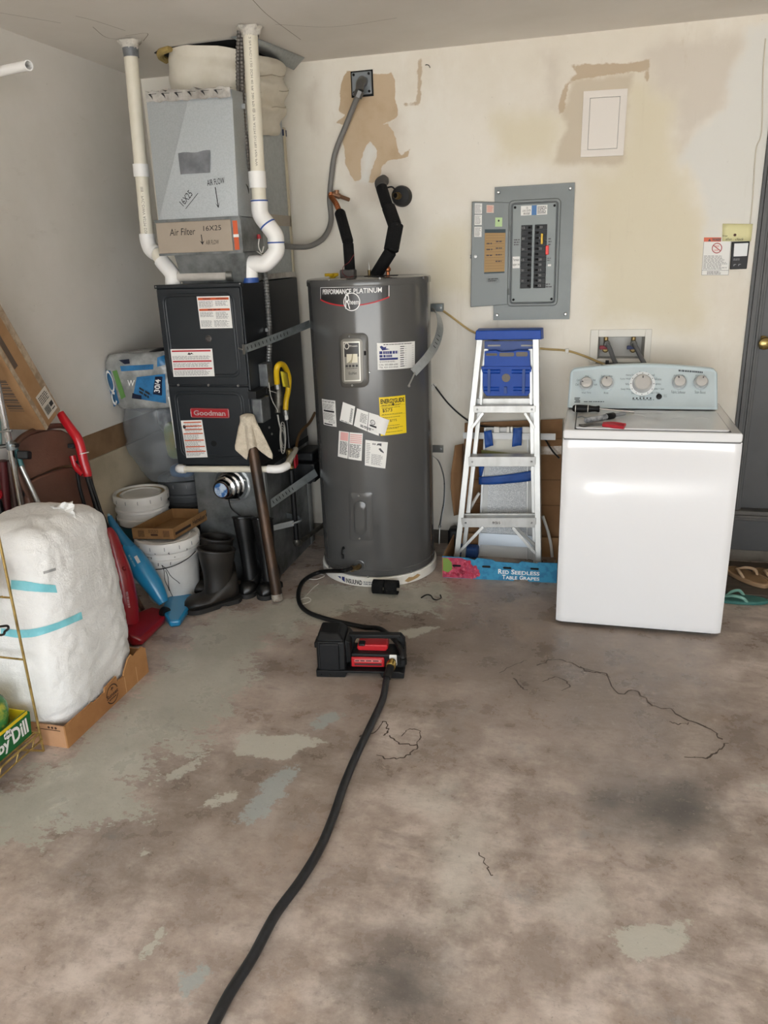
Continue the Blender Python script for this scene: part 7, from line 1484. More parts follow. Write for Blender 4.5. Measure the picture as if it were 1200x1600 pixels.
MB().lathe([(0.021,-0.002),(0.022,0),(0.021,0.002)], vpx(131,708), (vpx(136,738)-vpx(126,700)), 16, cap=False).build('white_tie', M_white_pl, rv)
tubeP([vpx(166,826), vpx(172,840), vpx(180,870), vpx(188,900), vpx(195,940), vpx(200,975), vpx(204,990)], [0.022,0.034,0.045,0.054,0.058,0.050,0.038], smooth=6).build('body', M_vred, rv)
MB().ball(vpx(190,884)+Vector((0.03,-0.025,0)), 0.010).build('button', M_vred, rv)
bb = MB(); q = [vpx(193,1000),vpx(208,1010),vpx(226,1006),vpx(255,974),vpx(252,962),vpx(232,968),vpx(205,985)]; fz_ = [atz(p_[0],p_[1],0.0) for p_ in ((192,1003),(206,1012),(224,1010),(258,976),(262,962),(238,958),(205,980))]
n_ = len(fz_); top_ = [Vector((p.x,p.y,0.065 if i in (0,6,1) else 0.035)) for i, p in enumerate(fz_)]; fz_ = [Vector((p.x,p.y,0.004)) for p in fz_]
bb.add(fz_+top_, [tuple(range(n_-1,-1,-1)), tuple(range(n_,2*n_))]+[(i,(i+1)%n_,n_+(i+1)%n_,n_+i) for i in range(n_)]); bb.build('floor_head', M_vred, rv, bevel=0.012, seg=3)
ct_ = atz(255,966,0.02); MB().lathe([(0.026,-0.012),(0.028,0),(0.026,0.012),(0,0.012)], ct_+Vector((0.0,0.02,0.02)), (1,-0.3,0), 18).build('wheel', M_black, rv)
bb = MB(); a0 = vpx(196,910)+Vector((0.035,-0.04,0)); bb.lines(plane_map(a0+Vector((0,0,-0.10)), Vector((0,0,1)), Vector((-0.8,-0.5,0)), Vector((0.6,-0.8,0))),0,0.08,0,0.012,1,0.004,0.8,0.0,word=0.01); bb.build('lettering', mat('faint_white','#b98a8c',0.6), rv)
bv = thing('stick_vacuum', 'turquoise blue stick vacuum leaning against the front white bucket', 'vacuum cleaner', (-1.9,2.95,0))
M_vblu = mat('vacuum_blue', '#1f7fae', 0.28, coat=0.3)
BYv = lambda py: 2.87+(970-py)/160*0.09
bpx = lambda px, py: at(px, py, BYv(py))
tubeP([bpx(171,806), bpx(176,818), bpx(190,840), bpx(204,858)], [0.010,0.018,0.024,0.03], smooth=5).build('neck', mat('vacuum_blue_dark','#196a93',0.3), bv)
MB().tube([bpx(169,803), bpx(174,814)], [0.006,0.013], 12).build('grey_tip', mat('pale_blue_tip','#8fb4c4',0.4), bv)
tubeP([bpx(196,852), bpx(208,868), bpx(222,890), bpx(238,912), bpx(250,932), bpx(256,942)], [0.030,0.046,0.052,0.046,0.034,0.024], smooth=6).build('body', M_vblu, bv)
MB().ball(bpx(193,850)+Vector((0.01,-0.03,0)), 0.008).build('switch', mat('dark_red','#6b1f28',0.4), bv)
bb = MB(); qm = plane_map(bpx(212,872)+Vector((0.012,-0.058,0.02)), Vector((0.45,-0.1,-0.85)), Vector((0.8,0.1,0.45)), Vector((0.2,-0.97,0.1))); bb.lines(qm,-0.02,0.04,-0.004,0.012,1,0.003,0.6,0.0,word=0.010); bb.build('pale_print', mat('pale_blue_print','#7fb0c8',0.5), bv)
bb = MB(); bb.rect(qm,0.0,0.035,0.022,0.040,0.002); o = bb.build('white_sticker', M_paper, bv)
fz_ = [Vector((*atz(*p_,0.0)[:2],0.004)) for p_ in ((254,966),(266,982),(282,980),(302,950),(303,938),(280,940),(262,948))]
tp_ = [Vector((p.x,p.y,0.05 if i in (0,6,5) else 0.036)) for i, p in enumerate(fz_)]; n_ = 7; bb = MB(); bb.add(fz_+tp_, [tuple(range(n_-1,-1,-1)), tuple(range(n_,2*n_))]+[(i,(i+1)%n_,n_+(i+1)%n_,n_+i) for i in range(n_)]); bb.build('floor_head', M_vblu, bv, bevel=0.010, seg=3)
# ---- buckets
def bucket(name, lab, c, r0, r1, h, material, lid=None, lidmat=None, marks=0):
    t = thing(name, lab, 'bucket', c); c = Vector(c); bb = MB()
    bb.lathe([(r0*0.97,0.0),(r0,0.006),(r0+(r1-r0)*0.72,h*0.72),(r0+(r1-r0)*0.74,h*0.735),(r1*1.035,h*0.745),(r1*1.035,h*0.765),(r1*0.985,h*0.775),(r1*0.99,h*0.83),(r1*1.045,h*0.84),(r1*1.045,h*0.865),(r1*0.99,h*0.875),(r1,h)], c, n=48, cap=False); bb.lathe([(r0*0.97,0.0),(0,0.0)], c, n=48, cap=False); bb.build('pail', material, t)
    if lid is not None:
        bb = MB(); bb.lathe([(r1*1.03,h-0.03),(r1*1.07,h-0.028),(r1*1.075,h+0.004),(r1*1.05,h+0.012),(r1*0.97,h+0.012),(r1*0.93,h+0.002),(r1*0.80,h),(r1*0.78,h+0.006),(r1*0.72,h+0.006),(r1*0.70,h),(0,h)], c, n=48, cap=False); ld = bb.build('lid', lid, t)
        for k in range(14):
            a = 2*PI*k/14+0.2; q = c+Vector((r1*1.076*math.cos(a), r1*1.076*math.sin(a), h-0.012)); MB().obox(q, (-math.sin(a),math.cos(a),0), PZ, (math.cos(a),math.sin(a),0), 0.0015, 0.009, 0.0012).build('lid_notch', M_grey_ink, ld)
        if lidmat: MB().lathe([(r1*0.92,h+0.0035),(r1*0.81,h+0.0025)], c, n=40, cap=False).build('dirt_ring', lidmat, ld)
    pts = [c+Vector((r1*1.06*math.cos(a), r1*1.06*math.sin(a)-0.012*math.sin(k_*PI/16)*0, h*0.80-0.05*math.sin(PI*k_/16))) for k_, a in [(k, -PI*k/16-0.1) for k in range(17)]]
    MB().tube(pts, 0.0022, 6, smooth=2).build('wire_handle', M_iron, t)
    return t
M_bk = mat('white_bucket', '#dcdbd8', 0.4, col2='#cfcdc8', scale=5); M_dirt = mat('lid_dirt', '#9a855f', 0.7, col2='#b5a27c', scale=12)
k1 = bucket('paint_bucket', 'front white plastic bucket with drips, carrying the beer tray', (-1.966,3.14,0), 0.125, 0.146, 0.315, M_bk, lid=M_bk)
random.seed(12)
def bmap1(a, z, d=0.0): r = 0.125+0.021*z/0.315+d; return Vector((-1.966+r*math.sin(a), 3.14-r*math.cos(a), z))
bb = MB(); 
for (a0,z0,a1,z1) in ((0.25,0.22,0.35,0.08),(0.25,0.22,0.75,0.11),(0.35,0.19,0.45,0.03)): bb.tube([bmap1(a0+(a1-a0)*k/8+0.03*math.sin(k), z0+(z1-z0)*k/8, 0.001) for k in range(9)], 0.0016, 5)
for k in range(26):
    a = random.uniform(-0.9,1.2); z = random.uniform(0.23,0.31); bb.tube([bmap1(a,z,0.006),bmap1(a+random.uniform(-.04,.04),z-random.uniform(0.004,0.018),0.006)],0.0016,5)
o = bb.build('paint_drips', M_ink, k1); o['kind'] = 'stuff'
k2 = bucket('paint_bucket', 'rear white plastic bucket with brown stained lid by the left wall', (-2.205,3.33,0), 0.110, 0.130, 0.465, M_bk, lid=M_bk, lidmat=M_dirt)
def bmap2(a, z, d=0.0): r = 0.110+0.020*z/0.465+d; return Vector((-2.205+r*math.sin(a), 3.325-r*math.cos(a), z))
bb = MB(); bb.grid(lambda u,v: bmap2(-0.9+1.7*u, 0.22+0.10*v, 0.003), 12, 2); bb.build('dark_teal_label', mat('teal_label','#1d4650',0.5), k2)
k3 = bucket('paint_bucket', 'dark grey bucket behind the others holding up the plastic bag', (-2.10,3.64,0), 0.13, 0.150, 0.47, mat('grey_bucket','#4c4e50',0.5), lid=mat('grey_bucket','#4c4e50'))
# ---- beer tray on the front bucket
by = thing('beer_tray', 'shallow brown cardboard beer tray resting on the front white bucket', 'tray', (-1.97,3.15,0.3285))
tz = 0.3285; cn = [atz(*p_, tz) for p_ in ((208,842),(272,843),(326,811),(270,810))]
cn = [Vector((p.x,p.y,tz)) for p in cn]; M_beer = mat('beer_cardboard','#8f6b42',0.85,col2='#7f5c36',scale=6); hT = 0.055
cc = sum(cn, Vector())/4
MB().add(cn+[p+Vector((0,0,0.003)) for p in cn], [(3,2,1,0),(4,5,6,7),(0,1,5,4),(1,2,6,5),(2,3,7,6),(3,0,4,7)]).build('bottom', M_beer, by)
for i in range(4):
    a_, c_ = cn[i], cn[(i+1)%4]; inn = (cc-(a_+c_)/2).normalized()*0.004; u_ = Vector((0,0,hT)); bb = MB(); bb.hexa([a_,c_,c_+inn,a_+inn,a_+u_,c_+u_,c_+inn+u_,a_+inn+u_]); w = bb.build('wall', M_beer, by)
    if i == 0:
        m_ = quad_map(a_+u_,c_+u_,c_,a_); bb = MB(); 
        for x0 in (0.14,0.75):
            for k in range(9): bb.rect(m_,x0+0.018*k,x0+0.018*k+0.006+0.005*(k%2),0.2,0.8,0.0008)
        bb.rect(m_,0.45,0.62,0.3,0.5,0.0008); bb.lines(m_,0.4,0.7,0.55,0.9,3,0.0008,0.4,0.2,word=0.04); bb.build('print', mat('stamp_brown','#3d2413'), w)
    if i == 1:
        m_ = quad_map(a_+u_,c_+u_,c_,a_); bb = MB(); bb.rect(m_,0.05,0.48,0.3,0.55,0.0008); bb.text(m_,'Heineken',0.54,0.90,0.28,0.72,0.0008,bold=0.02); bb.poly(m_,[(0.95,0.78),(0.962,0.6),(0.99,0.58),(0.968,0.48),(0.975,0.3),(0.95,0.42),(0.925,0.3),(0.932,0.48),(0.91,0.58),(0.938,0.6)],0.0008); bb.build('print', mat('stamp_dark','#221510',0.8), w)
# ---- plastic bag and the blue pack
pb = thing('clear_plastic_bag', 'translucent grey plastic bag stuffed with blue and green packs on the dark bucket', 'bag', (-2.12,3.62,0.48))
def bagf(u, v):
    a = 2*PI*u; z = 0.486+0.42*v; w = 0.125+0.075*math.sin(PI*min(1,v*0.9+0.12))+0.02*v
    p = Vector((-2.115-0.02*v+w*math.cos(a)*0.95, 3.60-0.08*v+w*math.sin(a)*1.05, z))
    n_ = 0.05*noise.noise(p*5)+0.03*abs(noise.noise(p*13))
    if v == 0: return Vector((-2.115,3.62,z))
    p += Vector((math.cos(a),math.sin(a),0))*n_; p.x = max(XL+0.02, min(p.x, FX0-0.012)); p.z = max(p.z, 0.486); return p
bb = MB(); bb.grid(bagf, 48, 30, True); bb.build('film', mat('bag_film','#878d92',0.22,col2='#a9afb3',scale=9,bump=0.5,bscale=22,alpha=0.42), pb)
bb = MB(); bb.grid(lambda u,v: bagf(u,0.985)+Vector((math.cos(2*PI*u)*0.035*v*(1+noise.noise(Vector((u*9,v,1)))), math.sin(2*PI*u)*0.035*v, 0.03*v*noise.noise(Vector((u*12,2,v)))-0.01*v)) if True else None, 48, 3, True); bb.build('open_edge', mat('bag_film','#9aa0a6'), pb)
def pack(name, lab, c, rx, ry, rz, material, cat='package'):
    t = thing(name, lab, cat, c); c = Vector(c)
    def f(u, v):
        d = Vector((math.cos(2*PI*u)*math.sin(PI*v), math.sin(2*PI*u)*math.sin(PI*v), -math.cos(PI*v))); e = lambda x: math.copysign(abs(x)**0.6, x)
        q = Vector((e(d.x)*rx, e(d.y)*ry, e(d.z)*rz)); return c+q*(1+0.08*noise.noise(q*9+c*3))
    MB().grid(f, 24, 14, True).build('wrapper', material, t); return t
pack('snack_pack', 'green and yellow pack seen through the plastic bag', (-2.10,3.55,0.70), 0.045, 0.05, 0.10, mat('pack_green','#7d9448',0.4,col2='#b0a33c',scale=10))
pack('snack_pack', 'navy blue pack low inside the plastic bag, right side', (-2.04,3.56,0.62), 0.05, 0.05, 0.075, mat('pack_navy','#22385f',0.4,col2='#8fa5c0',scale=14,lo=0.5,hi=0.6))
pack('snack_pack', 'bright blue pack at the bottom of the plastic bag', (-2.08,3.57,0.53), 0.07, 0.06, 0.035, mat('pack_blue','#2f6ea8',0.4))
pack('snack_pack', 'dark pack upright in the plastic bag, topmost', (-2.15,3.60,0.80), 0.05, 0.05, 0.07, mat('pack_dark','#4d4f52',0.4,col2='#8a8d90',scale=18))
bp = thing('paper_towel_pack', 'blue and clear wrapped multipack of toilet rolls on top of the plastic bag', 'package', (-2.14,3.58,0.92))
pc = Vector((-2.145,3.50,1.035))
def pkf(u, v):
    a = 2*PI*u; e = lambda x, k=0.45: math.copysign(abs(x)**k, x); w = 1-0.10*abs(2*v-1)**6
    p = pc+Vector((e(math.cos(a))*0.195*w-0.02*(v-0.5), e(math.sin(a))*0.14*w, (v-0.5)*0.27+0.012*math.cos(a)))
    p += Vector((math.cos(a),math.sin(a),0))*(0.016*noise.noise(p*8)+0.012*abs(noise.noise(p*19))); p.x = max(XL+0.008,min(p.x,FX0-0.008)); return p
bb = MB(); bb.grid(pkf, 60, 24, True); bb.f.append(tuple(range(24*60, 25*60))); bb.f.append(tuple(range(59,-1,-1)))
bvp = BVHTree.FromPolygons(bb.v, bb.f); bb.build('wrapper', mat('pack_clear_wrap','#7f8180',0.25,col2='#a4a6a4',scale=9,bump=0.4,bscale=24), bp, sharp=60)
def on_pack(px, py, off=0.003):
    h_ = bvp.ray_cast(EYE, ray(px, py).normalized()); return h_[0]+h_[1]*off if h_[0] is not None else at(px, py, 3.40)
def pdecal(name, tl, tr, br, bl, material, off=0.003, nx=8, ny=8):
    def f(u, v):
        x = (bl[0]*(1-u)+br[0]*u)*(1-v)+(tl[0]*(1-u)+tr[0]*u)*v; y = (bl[1]*(1-u)+br[1]*u)*(1-v)+(tl[1]*(1-u)+tr[1]*u)*v; return on_pack(x, y, off)
    MB().grid(f, nx, ny).build(name, material, bp)
    return lambda x, y, d=0: f(x, y)+Vector((0,-0.002-d,0))
M_pbl = mat('pack_panel_blue','#2f76a8',0.35,col2='#275f8a',scale=14); M_pnv = mat('pack_navy_panel','#121a33',0.35)
mA = pdecal('blue_panel',(164,578),(173,579),(187,629),(178,636),M_pbl); pdecal('green_stripe',(176,580),(183,578),(197,620),(190,624),mat('pack_stripe','#5d8a4a',0.4))
pdecal('blue_panel',(188,572),(240,569),(240,577),(190,580),M_pbl); pdecal('blue_panel',(246,559),(257,555),(258,570),(246,573),M_pbl)
mB = pdecal('blue_panel',(214,589),(258,584),(260,630),(208,622),M_pbl); mC = pdecal('navy_panel',(243,588),(254,588),(254,618),(240,616),M_pnv,0.006)
pdecal('navy_panel',(186,563),(203,561),(204,568),(196,569),M_pnv,0.006); pdecal('navy_panel',(208,614),(222,618),(222,624),(207,622),M_pnv,0.006)
bb = MB(); m_ = lambda x, y, d=0: mC(1-y, x*0.9+0.05, d); bb.text(m_,'30/4',0.1,0.9,0.15,0.85,0.003,bold=0.02); bb.ring(lambda x,y,d=0: mA(x,y,d),0.6,0.68,0.25,0.32,0.003,1.6,n=18); bb.ring(lambda x,y,d=0: mA(x,y,d),0.5,0.2,0.12,0.2,0.003,2.2,n=18,a0=40,a1=320); bb.build('lettering', M_white_ink, bp)
bb = MB(); bb.text(lambda x,y,d=0: on_pack(200+11*x,603-9*y,0.005),'W',0,1,0,1); bb.build('white_mark', M_white_ink, bp)
bb = MB(); bb.lines(lambda x,y,d=0: on_pack(219+20*x,616-14*y+12*x,0.008),0,1,0.1,0.9,2,0,0.6,0.3,word=0.3); bb.build('black_lettering', M_ink, bp)
MB().tube([at(222,562,3.42), at(238,555,3.42), at(250,549,3.44), at(258,545,3.46)], [0.012,0.022,0.018,0.008], 10, smooth=4).build('black_flap', M_black, bp)
# ---- rubber boots
def boot(name, lab, ankle, toe_dir, h, r, material, lean=(0,0), short=False):
    t = thing(name, lab, 'boot', ankle); A = Vector(ankle); td = Vector((toe_dir[0],toe_dir[1],0)).normalized(); sd = td.cross(PZ); ln = Vector((lean[0],lean[1],0))
    def shaft(u, v):
        a = 2*PI*u; z = 0.05+(h-0.05)*v; rr = r*(0.80+0.25*v+0.05*math.cos(v*7)); p = A+Vector((0,0,z))+ln*v
        return p+td*math.cos(a)*rr*1.12+sd*math.sin(a)*rr*0.92+td*0.012*(1-v)+PZ*(0.018*math.cos(a)*v*v)
    b_ = MB(); b_.grid(shaft, 28, 14, True)
    def lin_(u, v): p = shaft(u, 1.0-0.25*v); c_ = A+Vector((0,0,p.z))+ln; return c_+(p-c_)*0.90
    b_.grid(lin_, 28, 4, True)
    b_.grid(lambda u,v: shaft(u,1.0).lerp(lin_(u,0), v), 28, 1, True)
    nb = len(b_.v); vs = [lin_(k/28,1.0) for k in range(28)]; b_.add(vs, [tuple(range(28))]); b_.build('shaft', material, t)
    L = r*3.7
    def foot(u, v):   # v heel->toe
        a = 2*PI*u; w = r*(0.80+0.12*math.sin(v*PI))*(1 if v < 0.75 else max(0.02, math.sqrt(max(0,1-((v-0.75)/0.25)**2)))); w *= (1 if v > 0.08 else 0.55+0.45*v/0.08)
        hh = (0.13-0.075*min(1,max(0,(v-0.25)/0.35)))*(1 if v < 0.8 else max(0.1, math.sqrt(max(0.01,1-((v-0.8)/0.2)**2)))); hh = max(hh, 0.02)
        c_ = A+td*(-r*1.1+L*v); z = 0.016+hh*0.5+hh*0.5*math.sin(a); return Vector((*(c_+sd*w*math.cos(a))[:2], z))
    b_ = MB(); b_.grid(foot, 20, 18, True); b_.build('foot', material, t)
    def sole(u, v):
        w = r*(0.92-0.14*math.sin(PI*min(1,v*1.6))*0.5)*(1 if v < 0.75 else max(0.03, math.sqrt(max(0,1-((v-0.75)/0.26)**2)))); w *= (1 if v > 0.08 else 0.6+0.4*v/0.08)
        a = 2*PI*u; c_ = A+td*(-r*1.2+(L+r*0.2)*v); return c_, w
    b_ = MB(); n = 20; vs = []
    for v in [k/n for k in range(n+1)]:
        c_, w = sole(0, v); z0 = 0.0 if not 0.30 < v < 0.42 else 0.008
        vs += [c_-sd*w+PZ*z0, c_+sd*w+PZ*z0, c_+sd*w+PZ*0.024, c_-sd*w+PZ*0.024]
    b_.add(vs, [(i*4+k,i*4+(k+1)%4,(i+1)*4+(k+1)%4,(i+1)*4+k) for i in range(n) for k in range(4)]+[(3,2,1,0),(n*4,n*4+1,n*4+2,n*4+3)]); b_.build('sole', mat('boot_sole','#161412',0.7), t, bevel=0.002)
    P = [shaft(k/28,0.985)+(shaft(k/28,0.985)-A-PZ*h).normalized()*0.001 for k in range(29)]; b_ = MB(); b_.tube(P, 0.0045, 6, cap=False); b_.build('rim', material, t)
    return t
M_bt1 = mat('brown_rubber', '#1c1916', 0.5, col2='#352e27', scale=7, lo=0.45, hi=0.75); M_bt2 = mat('black_boot_rubber', '#0d0d0d', 0.38, col2='#1f1c19', scale=6, lo=0.5, hi=0.8)
boot('rubber_boot', 'short wide brown rubber boot nearest the camera, toe pointing left', (-1.685,3.10,0), (-0.75,-0.85), 0.285, 0.073, M_bt1)
boot('rubber_boot', 'short wide brown rubber boot behind its mate, against the bucket', (-1.755,3.245,0), (-0.8,-0.7), 0.285, 0.066, M_bt1)
boot('rubber_boot', 'tall black rubber boot, left of the pair beside the rusty pipe', (-1.60,3.285,0), (0.05,-1), 0.385, 0.050, M_bt2, lean=(-0.02,0.0))
boot('rubber_boot', 'tall black rubber boot, right one directly behind the rusty pipe', (-1.50,3.285,0), (0.05,-1), 0.385, 0.050, M_bt2, lean=(-0.02,0.0))
# ---- rusty pipe with a rag on top
pp = thing('rusty_pipe', 'rusty dark steel pipe leaning on the furnace front', 'pipe', (-1.42,3.15,0))
pB = Vector((-1.418,3.16,0.0)); pT = at(387,654,3.255); bb = MB(); d_ = (pT-pB).normalized(); L_ = (pT-pB).length
bb.lathe([(0.018,0.004),(0.027,0.004),(0.027,0.03),(0.0265,L_*0.5),(0.0265,L_),(0.02,L_)], pB, d_, 24); M_rust = mat('rusty_steel','#2c231c',0.42,0.4,col2='#6b4c34',scale=9,detail=9,stretch=(1,1,0.25),lo=0.42,hi=0.72,rvar=0.12); bb.build('tube', M_rust, pp)
MB().lathe([(0.0275,0.006),(0.0285,0.02),(0.0275,0.04)], pB, d_, 20, cap=False).build('painted_end', mat('pale_paint','#8f8a80',0.6,col2='#5a4534',scale=30), pp)
rg = thing('rag', 'cream terry cloth rag draped over the top of the rusty pipe', 'rag', pT)
def ragf(u, v):
    a = 2*PI*u; c_ = pT+d_*0.012; sq = 1/max(abs(math.cos(a-0.5)),abs(math.sin(a-0.5)))
    s_ = v*0.150*sq*(1.12 if math.sin(a) < 0 else 1.0)       # distance along the cloth from the centre
    r0 = 0.034
    if s_ < r0: return c_+Vector((math.cos(a)*s_, math.sin(a)*s_, 0.010*(1-(s_/r0)**2)))
    dr = s_-r0; rr = r0+dr*0.10+dr*0.30*(0.5+0.5*math.cos(6*a+1.0))*min(1,dr/0.05)
    p = c_+Vector((math.cos(a)*rr, math.sin(a)*rr*0.8, -dr*1.0)); p += -d_*0+Vector((-(pT-pB).x/L_*0,0,0))+(-d_+PZ)*dr*0.5*0.2
    p.x += dr*0.06; p.y = min(p.y, FY-0.016); return p
bb = MB(); bb.grid(ragf, 72, 26, True); bb.build('cloth', mat('terry_cloth','#d8cdba',0.95,col2='#c9bda8',scale=30,bump=0.8,bscale=220), rg, solid=0.004)
# ================================================================== FLOOR THINGS
# ---- transfer pump
pm0 = Vector((-0.996,2.529,0)); pdir = (Vector((-0.648,2.585,0))-pm0).normalized(); pup = PZ; pb_ = pdir.cross(PZ)*-1   # pb_ points away from the camera
if pb_.y < 0: pb_ = -pb_
tp_ = thing('transfer_pump', 'black and red cordless transfer pump on the floor between two hoses', 'pump', (-0.83,2.6,0))
pmap = lambda x, y, z: pm0+pdir*x+pb_*y+PZ*z
def pbox(name, x0,x1,y0,y1,z0,z1, material, parent=None, bevel=0.004):
    bb = MB(); bb.hexa([pmap(x0,y0,z0),pmap(x1,y0,z0),pmap(x1,y1,z0),pmap(x0,y1,z0),pmap(x0,y0,z1),pmap(x1,y0,z1),pmap(x1,y1,z1),pmap(x0,y1,z1)]); return bb.build(name, material, parent or tp_, bevel=bevel)
M_pb = mat('pump_black', '#0e0f10', 0.5, spec=0.3, bump=0.06, bscale=250)
def pprism(name, prof, y0, y1, material, parent=None, bevel=0.003):   # profile in x,z
    bb = MB(); bb.prism(prof, pmap(0,y0,0), pdir, PZ, pb_, y1-y0); return bb.build(name, material, parent or tp_, bevel=bevel)
bb = MB(); lo_ = [(0.0,0.0),(0.125,0.0),(0.125,0.15),(0.0,0.15)]
bb.hexa([pmap(0.004,0.006,0.012),pmap(0.12,0.006,0.012),pmap(0.12,0.15,0.012),pmap(0.004,0.15,0.012),pmap(0.004,0.012,0.15),pmap(0.118,0.012,0.15),pmap(0.118,0.145,0.15),pmap(0.004,0.145,0.15)])
bb.hexa([pmap(0.004,0.012,0.15),pmap(0.118,0.012,0.15),pmap(0.118,0.145,0.15),pmap(0.004,0.145,0.15),pmap(0.012,0.04,0.178),pmap(0.092,0.04,0.178),pmap(0.092,0.13,0.178),pmap(0.012,0.13,0.178)]); bb.build('battery_housing', M_pb, tp_, bevel=0.007)
pprism('front_cover', [(0.016,0.02),(0.095,0.02),(0.095,0.145),(0.016,0.145)], 0.002, 0.012, mat('pump_cover','#131416',0.45,spec=0.3), bevel=0.004)
bb = MB(); bb.hexa([pmap(0.118,0.02,0.05),pmap(0.142,0.03,0.05),pmap(0.142,0.13,0.05),pmap(0.118,0.14,0.05),pmap(0.118,0.02,0.155),pmap(0.138,0.03,0.14),pmap(0.138,0.13,0.14),pmap(0.118,0.14,0.155)]); bb.build('housing_shoulder', M_pb, tp_, bevel=0.005)
pprism('base_plate', [(0.0,0.0),(0.115,0.0),(0.125,0.02),(0.255,0.02),(0.265,0.0),(0.35,0.0),(0.352,0.022),(0.33,0.03),(0.0,0.03)], -0.004, 0.155, M_pb)
pprism('pump_body', [(0.13,0.028),(0.345,0.028),(0.345,0.085),(0.14,0.09)], 0.03, 0.125, M_pb, bevel=0.006)
pprism('handle_bar', [(0.118,0.150),(0.335,0.150),(0.352,0.128),(0.352,0.085),(0.332,0.085),(0.332,0.115),(0.318,0.133),(0.158,0.133),(0.146,0.11),(0.146,0.085),(0.118,0.085)], 0.075, 0.105, M_pb, bevel=0.004)
pprism('motor_cover', [(0.165,0.085),(0.275,0.085),(0.285,0.098),(0.282,0.113),(0.165,0.113),(0.158,0.1)], 0.06, 0.118, mat('pump_red','#b01a22',0.35), bevel=0.004)
pbox('switch', 0.166,0.192,0.056,0.09,0.107,0.118, M_black); 
rp = pprism('name_plate', [(0.140,0.036),(0.272,0.036),(0.272,0.078),(0.140,0.078)], 0.018, 0.03, mat('pump_red','#b01a22'), bevel=0.004)
m_ = lambda x, y, d=0: pmap(0.140+0.132*x, 0.0175-d, 0.036+0.042*y)
bb = MB(); bb.rect(m_,0.10,0.92,0.56,0.84,0.001); bb.build('pale_band', mat('plate_pink','#c87b78',0.5), rp)
bb = MB(); bb.lines(m_,0.12,0.9,0.60,0.80,1,0.0018,0.6,0.0,word=0.12); bb.rect(m_,0.1,0.92,0.2,0.42,0.001); bb.build('print', mat('plate_dark','#3c1618',0.6), rp)
for f_ in ((0.02,0.012),(0.055,0.012)): screw(tp_, pmap(f_[0],-0.004,f_[1]), -pb_, 0.004, M_dark)
for (x,z) in ((0.125,0.142),(0.15,0.142),(0.33,0.14),(0.347,0.10)): screw(tp_, pmap(x,0.075,z), -pb_, 0.004, M_dark)
pbox('side_lug', -0.012,0.004,0.05,0.11,0.10,0.125, M_pb); pbox('end_plate', 0.335,0.352,0.03,0.13,0.03,0.095, M_pb)
pbox('white_gasket', 0.292,0.322,0.024,0.032,0.040,0.088, M_white_pl)
nz = pmap(0.305,0.02,0.065); bz = mat('bright_brass','#c2a45c',0.25,0.95)
MB().lathe([(0.014,0),(0.014,0.012),(0.020,0.014),(0.020,0.034),(0.015,0.036)], nz, (Vector((0.0,-0.9,-0.2))), 12).build('outlet_fitting', bz, tp_)
# ---- hoses
fr = nz+Vector((0,-0.9,-0.2)).normalized()*0.034
gh_ = thing('garden_hose', 'long thick black hose from the pump towards the camera', 'hose', atz(555,1240,0))
HP = [fr, fr+Vector((-0.004,-0.05,-0.022))]+[atz(x,y,0.013)*1.0 for x,y in ((598,1092),(578,1136),(556,1182),(538,1225),(521,1275),(500,1325),(470,1375),(430,1430),(395,1495),(360,1550),(335,1598),(310,1650))]
HP = [Vector((p.x,p.y,max(p.z,0.0135))) for p in HP]; MB().tube(HP, 0.0132, 14, smooth=9).build('hose', mat('hose_black','#18191b',0.42,col2='#222428',scale=40), gh_)
MB().cyl(fr, HP[1], 0.016, n=12).build('cuff', M_rubber, gh_)
dhs = thing('drain_hose', 'thin black hose from heater drain looping round to the pump', 'hose', atz(470,930,0))
HP = [De, at(535,892,De.y-0.045), Vector((*atz(505,893,0.03)[:2],0.03))]+[Vector((*atz(x,y,0.011)[:2],0.0115)) for x,y in ((485,900),(471,912),(466,930),(470,946),(484,958),(510,967),(540,974),(570,980))]+[Vector((*atz(x,y,z)[:2],z)) for x,y,z in ((592,982,0.025),(608,992,0.06),(620,1004,0.105),(628,1020,0.112),(630,1033,0.09))]
MB().tube(HP, 0.0105, 14, smooth=8).build('hose', M_rubber, dhs)
MB().cyl(HP[-1]+Vector((0,0,0.012)), HP[-1]+Vector((0,0.0,-0.012)), 0.014, n=12).build('end_fitting', M_rubber, dhs)
# ---- small bits on the floor
fo = thing('foam_offcut', 'short split black foam pipe sleeve lying against the white pad', 'pipe insulation', atz(603,925,0))
q = Vector((*atz(603,928,0.0)[:2],0.038)); dv = Vector((1,0.06,0)).normalized()
for nm, x0, x1 in (('sleeve',-0.062,-0.006),('sleeve',-0.002,0.062)):
    bb = MB(); R_ = 0.032; bb.grid(lambda u,v: q+dv*(x0+(x1-x0)*v)+Vector((0,math.cos(-0.5+5.7*u)*R_,math.sin(-0.5+5.7*u)*R_)), 24, 3); bb.build(nm, M_foam, fo, solid=0.007)
zt_ = thing('black_strap_bit', 'short black strap scrap curled on the floor right of the pad', 'scrap', atz(672,933,0)); MB().tube([Vector((*atz(x,y,0.005)[:2],0.005+0.006*math.sin(i_))) for i_, (x,y) in enumerate(((658,934),(666,931),(673,932),(677,936),(683,936),(689,933),(688,929)))], 0.0035, 6, smooth=4).build('strap', M_rubber, zt_)
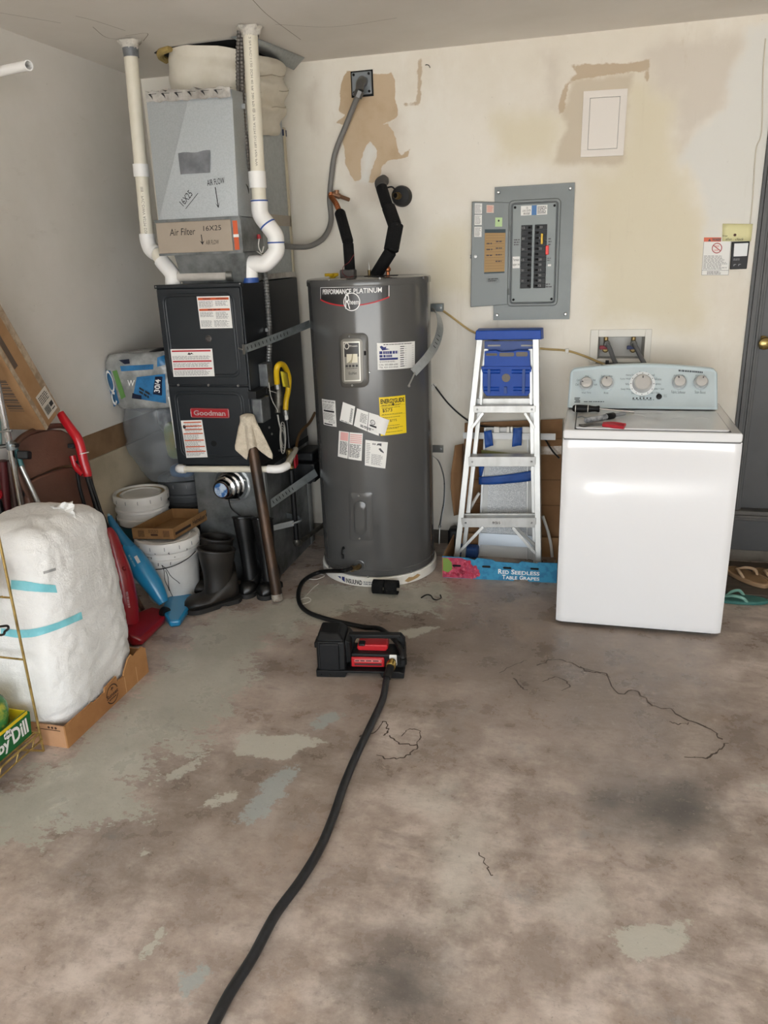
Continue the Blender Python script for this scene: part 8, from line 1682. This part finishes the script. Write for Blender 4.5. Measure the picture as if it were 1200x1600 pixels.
for pts, lab in ((((474,935),(468,938),(464,941),(470,944),(480,942),(486,938),(482,934),(474,935)),'looped white zip tie inside the drain hose bend, lower one'),(((476,933),(490,918),(498,912)),'straight white cord end by the drain hose bend'),(((483,905),(495,905),(507,900),(500,897),(488,899)),'looped white zip tie inside the drain hose bend, upper one')):
    t = thing('zip_tie', lab, 'zip tie', atz(*pts[0],0)); MB().tube([Vector((*atz(x,y,0.003)[:2],0.003)) for x,y in pts], 0.0018, 6, smooth=4).build('tie', M_white_pl, t)
# ---- sandals by the door
MB_mat = MB(); fl_ = thing('door_mat', 'dark low wooden step board under the sandals by the door', 'step', (1.0,3.85,0))
for k in range(4): MB().box(0.66,1.5,3.60+0.105*k,3.60+0.105*k+0.10,0,0.018).build('board', mat('dark_board','#3b332b',0.8,col2='#4d4338',scale=4,stretch=(1,6,1)), fl_, bevel=0.002)
def sandal(name, lab, c, d, L, W, z0, msole, mstrap, thick=0.02):
    t = thing(name, lab, 'sandal', (c[0],c[1],z0)); d = Vector((d[0],d[1],0)).normalized(); s_ = Vector((d.y,-d.x,0)); c = Vector((c[0],c[1],z0))
    pf = []
    for k in range(24):
        a = 2*PI*k/24; x = math.cos(a); y = math.sin(a); w = W/2*(1.0+0.12*x-0.08*math.cos(2*a)); pf.append((math.copysign(abs(x)**0.75,x)*L/2, math.copysign(abs(y)**0.8,y)*w))
    MB().prism(pf, c, d, s_, PZ, thick).build('sole', msole, t, bevel=0.004)
    MB().prism([(x*0.9,y*0.86) for x, y in pf], c+PZ*thick, d, s_, PZ, 0.001).build('footbed', mat(msole.name+'_worn', '#6b5236' if thick > 0.019 else '#2f5f58', 0.8, col2='#7f6444' if thick > 0.019 else '#3a6f67', scale=9), t)
    toe = c+d*L*0.30+PZ*(thick+0.002)
    for sg_ in (-1,1):
        e = c-d*L*0.08+s_*sg_*W*0.44+PZ*(thick-0.002); MB().tube([toe, toe.lerp(e,0.35)+PZ*0.018+s_*sg_*0.010, toe.lerp(e,0.75)+PZ*0.020+s_*sg_*0.014, e], [0.004,0.007,0.008,0.006], 8, smooth=5).build('strap', mstrap, t)
    return t
M_tan = mat('tan_foam', '#8d7052', 0.7); M_tan_s = mat('tan_strap','#a58b6f',0.6)
sa = atz(1167,900,0.03); sandal('flip_flop', 'tan flip flop nearer the washer on the dark step', (sa.x+0.0,sa.y-0.01), (-0.55,0.8), 0.25, 0.095, 0.018, M_tan, M_tan_s, 0.022)
sandal('flip_flop', 'tan flip flop cut off by the right picture edge', (sa.x+0.125,sa.y-0.01), (-0.55,0.8), 0.25, 0.095, 0.018, M_tan, M_tan_s, 0.022)
sb = atz(1158,936,0.01); sandal('flip_flop', 'teal green flip flop on the concrete beside the washer', (sb.x,sb.y), (-1,-0.02), 0.235, 0.085, 0.0, mat('teal_foam','#33665f',0.7), mat('teal_strap','#73a093',0.4), 0.015)
